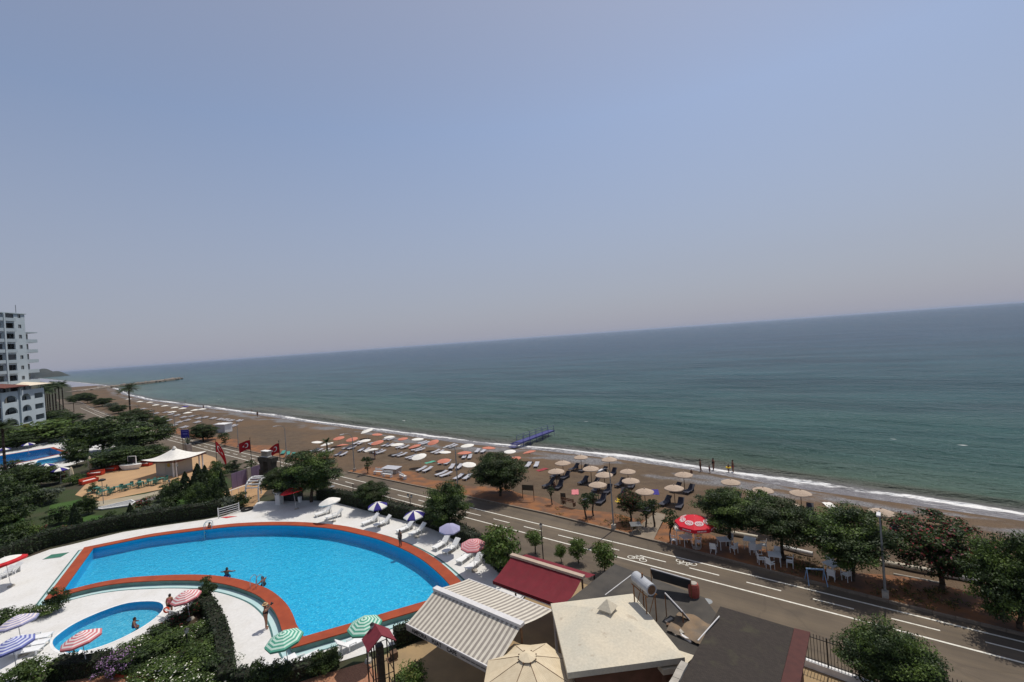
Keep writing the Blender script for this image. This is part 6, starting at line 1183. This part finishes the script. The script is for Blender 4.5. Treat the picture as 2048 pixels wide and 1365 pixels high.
for i in range(9): a = i / 8; p0, p1 = (-164.02,10.44), (-164.29,15.13); hl_((p0[0] + (p1[0] - p0[0]) * a, p0[1] + (p1[1] - p0[1]) * a), .4)
# ------------------------------------------------------------ beach parasols and beds
M_mat = mat('pale_mattress', (.46, .46, .48), (.40, .40, .43), 3, .7); M_dmat = mat('dark_mattress', (.05, .05, .065), (.035, .035, .045), 3, .7); M_thatch = mat('straw_thatch', (.50, .39, .295), (.41, .315, .235), 9, .95, .6, 30); M_gmat = mat('green_mattress', (.05, .20, .17), (.06, .26, .21), 3, .7)
wp = Place(parasol('beach_parasol', 1.05, 12, 'plain white parasol standing in the brown sand', 'white parasols on the sand', [M_wcloth], 'plain', 1.55, .22, .06, base=False, rings=5)); op = Place(parasol('beach_parasol', 1.05, 12, 'faded orange parasol standing in the brown sand', 'orange parasols on the sand', [M_orange], 'plain', 1.55, .22, .06, base=False, rings=5))
def on_beach(p2, dz): return (p2[0], p2[1], bz(*p2) + dz)
for p in [(-82.64,43.03),(-78.42,42.84),(-84.27,55.06),(-74.78,48.38),(-66.80,44.13),(-74.70,53.43),(-66.24,53.57),(-65.81,48.36),(-53.41,53.64),(-54.03,49.07),(-54.57,44.54),(-66.89,44.48),(-44.83,53.68),(-45.12,44.46),(-85.12,55.87)]: o = wp(on_beach((p[0] + rnd.uniform(-.5, .5), p[1] + rnd.uniform(-.4, .4)), 0), rnd.uniform(0, 1), sc=rnd.uniform(.88, 1.1)); o.rotation_euler.x = rnd.gauss(0, .09); o.rotation_euler.y = rnd.gauss(0, .09)
for p in [(-79.04,53.51),(-70.74,53.81),(-70.58,48.15),(-61.97,49.47),(-61.67,54.42),(-49.03,53.44),(-49.51,48.84),(-49.81,44.72),(-41.14,54.88),(-40.88,50.37),(-82.64,48.02),(-79.21,48.16),(-75.51,43.86)]: o = op(on_beach((p[0] + rnd.uniform(-.5, .5), p[1] + rnd.uniform(-.4, .4)), 0), rnd.uniform(0, 1), sc=rnd.uniform(.88, 1.1)); o.rotation_euler.x = rnd.gauss(0, .09); o.rotation_euler.y = rnd.gauss(0, .09)
def thatch():
    t = thing('thatched_parasol', (0, 0, 0), 'round straw thatched parasol on a wooden pole in the sand', 'parasol', 'straw parasols on the sand'); mb = MB(); n = 24; prof = [(0, 2.62), (.4, 2.52), (.8, 2.38), (1.25, 2.18), (1.28, 2.08), (.9, 2.16), (.0, 2.4)]
    for (r0, z0), (r1, z1) in zip(prof, prof[1:]):
        f = lambda r, z, i: (math.cos(2 * math.pi * i / n) * r * (1 + (.03 * math.sin(i * 7.3) if r > 1.2 else 0)), math.sin(2 * math.pi * i / n) * r * (1 + (.03 * math.sin(i * 7.3) if r > 1.2 else 0)), z)
        mb.add([f(r0, z0, i) for i in range(n)] + [f(r1, z1, i) for i in range(n)], [(i, (i + 1) % n, n + (i + 1) % n, n + i) for i in range(n)])
    c = mb.obj('thatch', M_thatch, t); MB().cyl((0, 0, 2.55), (0, 0, 2.75), .14, .05, 8).obj('cap', M_thatch, c)
    for i in range(8): a = 2 * math.pi * i / 8; MB().tube([(0, 0, 2.60), (math.cos(a) * 1.27, math.sin(a) * 1.27, 2.19)], .02, 4).obj('rib', M_thatch, c)
    MB().cyl((0, 0, -.2), (0, 0, 2.5), .05, .045, 8).obj('pole', M_wood, t); MB().cyl((0, 0, -.02), (0, 0, .06), .22, .18, 10).obj('base', M_conc, t); return t
tp_ = Place(thatch())
TH_ = [(-32.65,54.46),(-32.94,50.26),(-28.45,54.68),(-28.35,49.45),(-31.37,46.27),(-25.64,47.73),(-24.14,50.90),(-24.61,44.17),(-22.13,47.24),(-17.93,52.26),(-17.26,47.10),(-19.41,44.52),(-12.90,52.01),(-9.60,50.75),(-6.49,51.63),(-6.76,46.94),(-0.41,49.04)]
for p in TH_: tp_(on_beach(p, 0), rnd.uniform(0, 1), sc=rnd.uniform(.74, .82))
sb_ = Place(lounger('white framed beach lounger with pale mattress on the brown sand', 'pale loungers among the white and orange parasols', M_mat, 10, 'beach_lounger', True)); db_ = Place(lounger('dark beach lounger with raised back under a straw parasol', 'dark loungers under the straw parasols', M_dmat, 35, 'beach_lounger', True)); gb_ = Place(lounger('green lounger parked on the verge by the road', 'green loungers parked on the verge', M_gmat, 12, 'beach_lounger', True))
for p in [(-73.29,52.06),(-68.89,52.25),(-64.57,52.07),(-77.98,51.85),(-64.57,47.73),(-69.04,47.59),(-59.85,52.19),(-60.21,47.51),(-51.86,52.04),(-52.29,47.43),(-48.64,46.29),(-52.45,43.03),(-47.40,42.67),(-43.98,42.82),(-39.19,52.54),(-82.37,42.69),(-74.32,43.15),(-78.25,47.14),(-73.43,47.17),(-79.27,43.32),(-81.20,50.84),(-78.59,56.54),(-67.95,56.69),(-60.91,57.11),(-53.29,56.19)]:
    a_ = rnd.gauss(.1, .25); sx_ = rnd.uniform(-.5, .5)
    for k_, dx_ in enumerate((-.55, .55)): sb_(on_beach((p[0] + sx_ + dx_ * math.cos(a_), p[1] + dx_ * math.sin(a_) + rnd.uniform(-.2, .2)), 0), a_ + rnd.uniform(-.08, .08))
for p in TH_:
    for dx_ in (-.75, .75): db_(on_beach((p[0] + dx_, p[1] - .7), 0), rnd.uniform(-.2, .2))
for i, p in enumerate([(-85.85,38.35),(-83.99,38.38),(-82.17,38.41),(-80.01,38.25),(-78.03,38.05),(-76.21,37.82)]): gb_((*p, -.03), rnd.uniform(-.1, .1) + R(60))
# far beach rows
far = Place(lounger('white lounger in the distant rows of the beach', 'distant rows of white loungers', M_mat, 8, 'beach_lounger', True))
for p in [(-172.85,52.97),(-166.35,53.15),(-160.59,53.18),(-157.07,53.49),(-152.46,53.23),(-149.44,54.44),(-147.80,48.23),(-144.41,48.71),(-138.99,49.18),(-172.12,50.92),(-182.30,51.81),(-181.85,49.56),(-192.41,50.58),(-199.40,50.66),(-170.16,47.23),(-160.34,46.98),(-166.98,44.27),(-177.51,44.33),(-191.22,46.01),(-161.19,41.36),(-152.11,41.40),(-211.31,49.12),(-225.07,50.15),(-242.87,52.17),(-210.97,52.09)]:
    for k_ in range(2): far(on_beach((p[0] + 1.6 * k_, p[1]), 0), rnd.uniform(-.1, .1) + .5, sc=1.05)
fpw = Place(parasol('beach_parasol', 1.3, 10, 'white parasol in the distant rows of the beach', 'distant white parasols', [M_wcloth], 'plain', 2.0, .3, .0, base=False, rings=3))
for p in [(-205.89,53.88),(-197.49,54.05),(-183.87,53.73),(-184.36,56.11),(-221.02,54.62),(-231.58,54.25),(-253.99,57.43),(-267.93,56.91),(-301.38,59.65),(-186.16,47.92),(-176.00,49.43)]: fpw(on_beach(p, 0))
fb_ = parasol('beach_parasol', 1.3, 10, 'single blue parasol far along the beach near the water', None, [C_navy], 'plain', 2.0, .3, .0, base=False, rings=3); fb_.location = B((-205.23,57.01))
st = thing('beach_stall', B((-129.94,43.95)), 'white lattice sided stall on the beach by the dark bush', 'stall', rz=.3); MB().box((0, 0, 1.0), (3.4, 2.0, 2.0)).obj('cabin', M_white, st); MB().box((0, 0, 2.1), (3.8, 2.4, .15)).obj('roof', M_white, st)
for i in range(12): MB().box((-1.6 + .29 * i, -1.03, 1.0), (.07, .05, 1.8)).obj('lattice_bar', M_mat, st)
ub = thing('utility_box', (*(-174.63,37.84), 0), 'light grey utility box beside the far road', 'cabinet', rz=.4); MB().box((0, 0, .9), (2.4, 1.2, 1.8)).obj('cabinet', M_alu, ub); MB().box((0, 0, 1.85), (2.6, 1.4, .1)).obj('lid', M_conc, ub)
# ------------------------------------------------------------ jetty
jt = thing('jetty', (-50.7, 61.5, 0), 'narrow blue jetty with handrails reaching into the sea', 'jetty'); M_jb = mat('jetty_blue', (.06, .06, .22), (.05, .05, .17), 2, .6); zj = -.45
plank = MB().box((0, 0, 0), (1.5, .34, .05)).mesh('plank', M_jb)
for i in range(34): link('plank', plank, jt, (0, .2 + .37 * i, zj - (.5 * (1 - i / 5) if i < 5 else 0)))
for x_ in (-.72, .72):
    MB().box((x_, 6.6, zj - .1), (.09, 12.2, .16)).obj('beam', M_jb, jt); MB().tube([(x_, 2.5, zj + .95), (x_, 12.6, zj + .95)], .025).obj('handrail', M_jb, jt); MB().tube([(x_, 2.5, zj + .5), (x_, 12.6, zj + .5)], .018).obj('handrail', M_jb, jt)
    for i in range(6): MB().cyl((x_, 2.5 + 2.0 * i, -2.9), (x_, 2.5 + 2.0 * i, zj + .95), .04, None, 6).obj('pile', M_jb, jt)
# ------------------------------------------------------------ street lamps
def street_lamp():
    t = thing('street_lamp', (0, 0, 0), 'slim grey street lamp with a curved arm on the beach side verge', 'street lamp', 'street lamps along the beach side verge')
    MB().box((0, 0, .2), (.34, .34, .4)).obj('base', M_conc, t); MB().cyl((0, 0, .38), (0, 0, 4.9), .075, .05).obj('pole', M_galv, t)
    a = [(0, -1.1 * (1 - math.cos(R(90 * i / 6))), 4.9 + .85 * math.sin(R(90 * i / 6))) for i in range(7)] + [(0, -1.35, 5.78)]; MB().tube(a, .045, 7, 0, .03).obj('arm', M_galv, t); MB().box((0, -1.62, 5.78), (.20, .62, .09)).obj('lamp_head', M_alu, t); return t
lp_ = Place(street_lamp())
for x_, y_ in ((-.37, 36.25), (-19.5, 37.4), (-40.1, 38.0), (-61.5, 37.6), (-82, 37.2), (-102, 36.9), (-122, 36.9), (-142, 36.9), (-162, 37.3), (-184, 38.4), (20, 35.4)): lp_((x_, y_, .1), rnd.uniform(-.03, .03))
# ------------------------------------------------------------ furniture of the verge
ir = thing('brand_parasol', (*(-12.16,37.26,2.40)[:2], .05), 'big red ice cream parasol with white heart logos', 'parasol', rz=.25); n = 8; rr = 1.55
def cp(u, a, dz=0): return Vector((math.cos(a) * rr * u, math.sin(a) * rr * u, 2.12 + .58 * (1 - u ** 1.35) + dz))
mb = MB()
for j in range(5):
    for i in range(n):
        a0, a1 = 2 * math.pi * i / n, 2 * math.pi * (i + 1) / n; q = [cp(j / 5, a0), cp((j + 1) / 5, a0), cp((j + 1) / 5, a1), cp(j / 5, a1)]; mb.add(q, [(0, 1, 2, 3)] if j else [(0, 1, 2)])
ca = mb.obj('canopy', mat('brand_red', (.62, .012, .03), (.56, .01, .025), 2, .7), ir)
for i in range(n):
    a0, a1 = 2 * math.pi * i / n, 2 * math.pi * (i + 1) / n; p, q = cp(1, a0), cp(1, a1); v = MB().add([p, q, q + Vector((0, 0, -.28)), p + Vector((0, 0, -.28))], [(0, 1, 2, 3)]).obj('valance', MATS['brand_red'], ca)
    am = (a0 + a1) / 2; c0 = (cp(.66, a0) + cp(.66, a1)) / 2; tn = (cp(1, a1) - cp(1, a0)).normalized(); rd = ((cp(.85, a0) + cp(.85, a1)) / 2 - (cp(.45, a0) + cp(.45, a1)) / 2).normalized(); nn = rd.cross(tn); nn = nn if nn.z > 0 else -nn; c0 += nn * .03
    mb = MB()
    def band(cx_, cy_, ra, rb, wd, t0, t1, k=14):
        o_ = []; 
        for s_ in range(k + 1):
            th = t0 + (t1 - t0) * s_ / k
            for e_ in (0, wd): o_.append(c0 + tn * (cx_ + math.cos(th) * (ra - e_)) + rd * (cy_ + math.sin(th) * (rb - e_)))
        mb.add(o_, [(2 * s_, 2 * s_ + 2, 2 * s_ + 3, 2 * s_ + 1) for s_ in range(k)])
    band(-.10, 0, .19, .17, .045, .4, 5.6); band(.10, 0, .19, .17, .045, 3.5, 8.8); band(-.08, 0, .095, .085, .04, 0, 5.2); band(.08, 0, .095, .085, .04, 3.3, 8.2); band(0, 0, .34, .24, .03, 0, 6.29, 24)
    mb.obj('heart_logo', M_fw, ca)
    for k_ in range(6):
        wv = p.lerp(q, .25 + .5 * k_ / 5) + Vector((math.cos(am) * .012, math.sin(am) * .012, -.14)); MB().box(wv, (.012, .07, .10), am).obj('valance_letter', M_fw, v)
MB().cyl((0, 0, 0), (0, 0, 2.70), .03).obj('pole', M_alu, ir); MB().cyl((0, 0, 0), (0, 0, .12), .35, .3, 12).obj('base', M_conc, ir)
for i in range(8): a = 2 * math.pi * i / 8; MB().tube([(0, 0, 1.8), cp(.6, a, -.04)], .012, 4).obj('strut', M_alu, ir)
wtb = Place(table(M_plastic, 'white plastic table in the shade of the verge trees', 'white tables in the shade of the verge trees', .85)); wch = Place(chair(M_plastic, 'white plastic chair in the shade of the verge trees', 'white chairs in the shade of the verge trees'))
for p in [(-13.04,37.39),(-10.38,38.30),(-8.65,39.28),(-6.65,37.51),(-3.20,37.92)]:
    wtb((*p, .06), rnd.uniform(0, 1.5))
    for s_ in range(3): a = rnd.uniform(0, 6.3); wch((p[0] + math.cos(a) * .95, p[1] + math.sin(a) * .95, .05), a - R(90))
for p in [(-10.82,37.08),(-6.80,36.59),(-8.36,38.68)]: wch((*p, .07), rnd.uniform(2, 4))
stb = table(M_steel, 'square silver topped table under the young oleander', None, .95); stb.location = (*(-17.52,37.75), .06); stb.rotation_euler.z = .6
tt = thing('pop_up_table_cover', (*(-13.37,38.04), .06), 'small white pyramid canopy beneath the red ice cream parasol', 'canopy', rz=.5); mb = MB(); mb.add([(-.75, -.75, 1.15), (.75, -.75, 1.15), (.75, .75, 1.15), (-.75, .75, 1.15), (0, 0, 1.62)], [(0, 1, 4), (1, 2, 4), (2, 3, 4), (3, 0, 4)]); mb.obj('cover', M_wcloth, tt)
for x_ in (-.7, .7):
    for y_ in (-.7, .7): MB().cyl((x_, y_, 0), (x_, y_, 1.16), .025, None, 5).obj('leg', M_alu, tt)
sw = thing('trestle', (*(-4.01,36.09), .06), 'pale blue folding trestle under the verge trees', 'trestle', rz=.4); M_pb = mat('trestle_blue', (.25, .38, .55), (.2, .32, .48), 3, .6); MB().box((0, 0, .95), (1.1, .08, .08)).obj('bar', M_pb, sw)
for x_ in (-.5, .5):
    for y_ in (-.42, .42): MB().tube([(x_, 0, .93), (x_ * 1.1, y_, 0)], .03, 5).obj('leg', M_pb, sw)
# pale pipes lying along the back of the verge
M_pipe = mat('pale_pipe', (.62, .56, .44), (.48, .42, .32), 1.5, .8, .2); M_pipew = mat('white_pipe', (.76, .74, .70), (.64, .62, .58), 1.5, .6)
for a, b, r_, m_, l_ in (((-12.17,41.75), (-8.60,41.90), .17, M_pipe, 'long pale pipe lying behind the tree by the red parasol'), ((-6.66,41.08), (-4.64,40.90), .15, M_pipew, 'pale pipe lying behind the middle verge tree'), ((-0.54,41.80), (2.30,41.90), .19, M_pipe, 'cream coloured pipe lying beside the street lamp'), ((2.49,42.02), (4.64,41.83), .21, M_pipew, 'thick white pipe lying behind the red oleander'), ((0.14,40.31), (2.72,40.40), .09, M_conc, 'thin grey pipe lying below the cream coloured one')):
    d = Vector((b[0] - a[0], b[1] - a[1], 0)); o = thing('pipe', (a[0], a[1], bz(*a) + r_ + .02), l_, 'pipe'); MB().cyl((0, 0, 0), d, r_, None, 12).obj('barrel', m_, o); MB().cyl(d * .999, d * 1.01, r_ * 1.12, None, 12).cyl(d * -.01, d * .001, r_ * 1.12, None, 12).obj('flange', m_, o); MB().cyl(d * 1.011, d * 1.012, r_ * .8, None, 12).obj('bore', M_black, o)
def bench(label, m, pos, rz_, group=None, L_=1.6):
    t = thing('bench', (*pos, .08), label, 'bench', group, rz_)
    for y_ in (-.15, 0, .15): MB().box((0, y_, .43), (L_, .11, .04)).obj('seat_slat', m, t)
    for z_ in (.62, .78): MB().box((0, .24, z_), (L_, .04, .11), rx=R(-8)).obj('back_slat', m, t)
    for x_ in (-L_ * .42, L_ * .42): MB().box((x_, 0, .21), (.06, .42, .42)).box((x_, .24, .5), (.06, .05, .66)).obj('leg', m, t)
bench('brown wooden bench facing the road on the red soil', M_wood, (-26.13,40.52), 3.1); bench('white slatted bench in the raised soil bed, beside the shrub', M_white, (-56.40,38.20), .2); bench('white slatted bench between two others in the soil bed', M_white, (-54.07,38.04), .2); bench('white slatted bench at the end of the soil bed', M_white, (-51.35,38.59), 2.9)
def board(label, p, w_=1.3, h_=1.7):
    t = thing('notice_board', (*p, .08), label, 'sign', rz=.3); MB().box((0, 0, h_ - .3), (w_, .05, .6)).obj('board', mat('board_dark', (.05, .045, .03), (.07, .06, .04), 2, .7), t)
    for x_ in (-w_ / 2, w_ / 2): MB().box((x_, 0, h_ / 2), (.06, .06, h_)).obj('post', M_wood, t)
board('dark notice board on two posts near the lone tamarisk', (-30.87,39.74)); board('small dark board on posts beside the wooden bench', (-26.80,40.50), .5, 1.2)
tb_ = thing('tarp_stall', (*(-55.54,39.12), -.05), 'grey tarpaulin covered stack behind the white benches', 'stack', rz=.2); MB().box((0, .9, .35), (2.6, 1.2, .7)).obj('stack', M_conc, tb_); MB().slab([(-1.4, .2, .72), (1.4, .2, .72), (1.4, 1.6, .80), (-1.4, 1.6, .80)], .03).obj('cover', M_mat, tb_)
# grassy weeds on the verge
wd_n = 900; wx = npr.uniform(-28, 10, wd_n); wy = np.array([yk(x_) + .3 + 3.2 * u for x_, u in zip(wx, npr.uniform(0, 1, wd_n))]); keep = (np.sin(wx * .9) + np.sin(wx * .37 + 2) + npr.normal(0, .5, wd_n)) > .75; wx, wy = wx[keep], wy[keep]
cl_ = np.repeat(np.stack([wx, wy, np.full(len(wx), .06)], 1), 14, 0); cl_ += npr.normal(0, 1, cl_.shape) * np.array([.14, .14, .05])
tag(link('weeds', leaf_mesh('weeds', cl_, np.tile([[.6, .6, .2]], (len(cl_), 1)), .13, [G_yel, G_olive, mat('dry_grass', (.28, .17, .07))], npr.integers(0, 3, len(cl_)), .2)), 'low weeds and dry grass on the red soil verge', 'grass', kind='stuff')
# ladders of the pool
def ladder(p, rz_, label):
    t = thing('pool_ladder', (*p[:2], .36), label, 'ladder', rz=rz_)
    for x_ in (-.25, .25): MB().tube([(x_, -.35, 0), (x_, -.35, .55)] + [(x_, -.35 + .35 * (1 - math.cos(R(180 * i / 6))), .55 + .28 * math.sin(R(180 * i / 6))) for i in range(1, 7)] + [(x_, .35, -.9)], .025, 6).obj('rail', M_steel, t)
    for z_ in (-.3, -.6, -.85): MB().box((0, .35, z_), (.5, .1, .03)).obj('step', M_steel, t)
ladder((-55.85,16.80,0.36), R(150), 'chrome ladder on the far side of the big pool'); ladder((-38.42,14.46,0.36), R(30), 'chrome ladder on the inner curve of the big pool')
gd = thing('floor_hatch', (*(-63.88,6.25), .006), 'green metal hatch set into the white deck', 'hatch', rz=R(48)); MB().box((0, 0, .012), (1.5, 1.0, .02)).obj('cover', mat('hatch_green', (.05, .18, .12), (.04, .15, .10), 3, .8), gd); MB().box((0, .505, .014), (1.54, .03, .03)).box((0, -.505, .014), (1.54, .03, .03)).obj('frame', M_galv, gd)
tag(MB().prism([(-.9, .12), (0, -.22), (1.0, .2), (.1, .3)], 0, .02).obj('swim_mat', M_red, None, (*(-58.88,19.64), .006), .6), 'red swim mat lying below the white barred gate', 'mat')

# odds and ends: towels on the sand, manhole covers in the road
TW = [(F_red, 'red'), (C_navy, 'navy'), (YEL, 'yellow'), (M_wcloth, 'white'), (C_gr, 'green'), (C_pk, 'pink')]
for i, p in enumerate([(-37.34,51.64),(-20.41,49.71),(-22.63,45.35),(-4.37,54.26),(-55.64,47.16),(-28.17,45.16)]):
    m_, n_ = TW[i]; o = MB(); k = 6; o.add([(-.4 + .8 * a / k, -.85 + 1.7 * b / k, .03 + .025 * math.sin(a * 2.1 + b * 1.7)) for b in range(k + 1) for a in range(k + 1)], [(b * (k + 1) + a, b * (k + 1) + a + 1, (b + 1) * (k + 1) + a + 1, (b + 1) * (k + 1) + a) for b in range(k) for a in range(k)])
    tag(o.obj('beach_towel', m_, None, on_beach(p, .03), rnd.uniform(-.6, .6), True), n_ + ' beach towel spread on the brown sand', 'towel')
mh = MB().cyl((0, 0, 0), (0, 0, .006), .33, None, 18).mesh('manhole_cover', M_galv)
for x_, y_ in ((-9.5, 30.4), (-27, 31.2), (-1.5, 31.0), (-58, 32.0)): link('manhole_cover', mh, road, (x_, y_, .002))
# ------------------------------------------------------------ say which of the look-alikes each one is, by what stands closest
LM = [(*(-78.99,13.21), 'the white edged ramp'), (*(-81.45,12.73), 'the flat shaded lamp'), (kx, ky, 'the tent roofed kiosk'), (*(-71.19,26.24), 'the mauve wall'), (*(-59.44,20.00), 'the white barred gate'), (*(-63.88,6.25), 'the green deck hatch'), (-140, 10, 'the deep blue hotel pool'), (*(-105.77,17.82), 'the red sofas'), (*(-69.73,28.90), 'the stone gate'), (*(-66.40,3.31), 'the red edged parasol'), (*(-70.84,17.42), 'the tall thin garden lamp'), (*(-77.47,5.64), 'the small lawn'),
      (*(-42.91,6.45), 'the paddling pool'), (*(-34.45,8.79), 'the short garden lamp'), (*(-36.05,5.42), 'the lilac bush'), (*(-40.14,11.57), 'the bush at the bed tip'), (*(-40.30,9.53), 'the person in pink'), (*(-30.72,9.43), 'the clipped bed hedge'),
      (-50.7, 60, 'the blue jetty'), (*(-34.81,39.52), 'the lone tamarisk'), (*(-54.07,38.04), 'the white slatted benches'), (*(-26.13,40.52), 'the wooden bench'), (-17, 41, 'the concrete path'), (*(-13.36,40.74), 'the red ice cream parasol'), (*(-6.27,38.77), 'the middle verge tree'), (-.4, 42, 'the cream coloured pipe'), (*(-80.98,38.19), 'the green loungers'), (*(-129.94,43.95), 'the white lattice stall'), (*(-208.30,63.87), 'the lone far bather'), (*(-187.18,37.19), 'the tall solitary palm'), (*(-205.23,57.01), 'the single blue parasol'), (*(-65.91,44.20), 'the standing beach goer'), (*(-17.50,62.55), 'the wading bathers'), (*(-18.82,39.64), 'the young oleander'), (*(-30.87,39.74), 'the dark notice board'), (*(-58.45,37.77), 'the gnarled shrub'),
      (*(-48.28,26.39), 'the plain white parasol'), (*(-41.27,27.54), 'the dark round tree'), (*(-35.77,27.95), 'the twin lantern'), (*(-30.79,27.60), 'the lavender parasol'), (*(-26.87,26.51), 'the pink parasol'), (*(-119.03,32.72), 'the blue sign'), (*(2.38,39.08), 'the big red oleander'), (*(-89.92,13.50), 'the flat shaded lamp'), (*(-87.15,16.54), 'the boat shaped bar'), (*(-86.11,19.03), 'the tent roofed kiosk'), (*(-174.63,37.84), 'the grey utility box')]
SHORT = {'straw parasols on the sand': 'round straw parasol standing in the sand nearest', 'white parasols on the sand': 'plain white beach parasol standing in the sand nearest', 'orange parasols on the sand': 'faded orange beach parasol standing in the sand nearest', 'pale loungers among the white and orange parasols': 'pale beach lounger lying on the sand nearest', 'dark loungers under the straw parasols': 'dark raised back lounger under a straw parasol near', 'distant rows of white loungers': 'far off whitish lounger on the beach near', 'distant white parasols': 'far off white beach parasol near',
         'street lamps along the beach side verge': 'slim street lamp with curved arm, beside', 'white loungers along the road side of the deck': 'white reclining pool lounger with raised back beside', 'green chairs along the sandy terrace': 'green terrace chair at the tables near', 'green tables along the sandy terrace': 'green terrace table near', 'white tables in the shade of the verge trees': 'white plastic table under the trees near', 'white chairs in the shade of the verge trees': 'white plastic chair under the trees near'}
for o in list(C.objects):
    if o.parent or 'group' not in o: continue
    g = o['group']; base = SHORT.get(g)
    if base is None:
        if g.endswith('beyond the pool hedge'): base = ('tall ' if o.children[-1].scale.z > 1.7 else 'low ' if o.children[-1].scale.z < 1.0 else '') + o['label'].split(' in the garden')[0] + ' in the garden near'
        elif g.endswith('in the triangular bed'): base = o['label'].split(' in the triangular')[0] + ' in the triangular bed near'
        elif g.startswith('navy and white parasols around'): continue
        else: continue
    x_, y_ = o.location.x, o.location.y
    o['label'] = base + ' ' + min(LM, key=lambda l: (l[0] - x_) ** 2 + (l[1] - y_) ** 2)[2]
# ------------------------------------------------------------ the hazy air over land and sea
hz = MB().box((0, 15000, 18), (62000, 32000, 46)).obj('haze', [])
hm = bpy.data.materials.new('haze_air'); hm.use_nodes = True; N = hm.node_tree.nodes; N.clear()
pv = N.new('ShaderNodeVolumePrincipled'); pv.inputs['Color'].default_value = (.55, .66, .85, 1); pv.inputs['Density'].default_value = 0.00004; pv.inputs['Anisotropy'].default_value = 0.2
oo = N.new('ShaderNodeOutputMaterial'); hm.node_tree.links.new(pv.outputs[0], oo.inputs['Volume'])
hz.data.materials.append(hm); hz['kind'] = 'stuff'
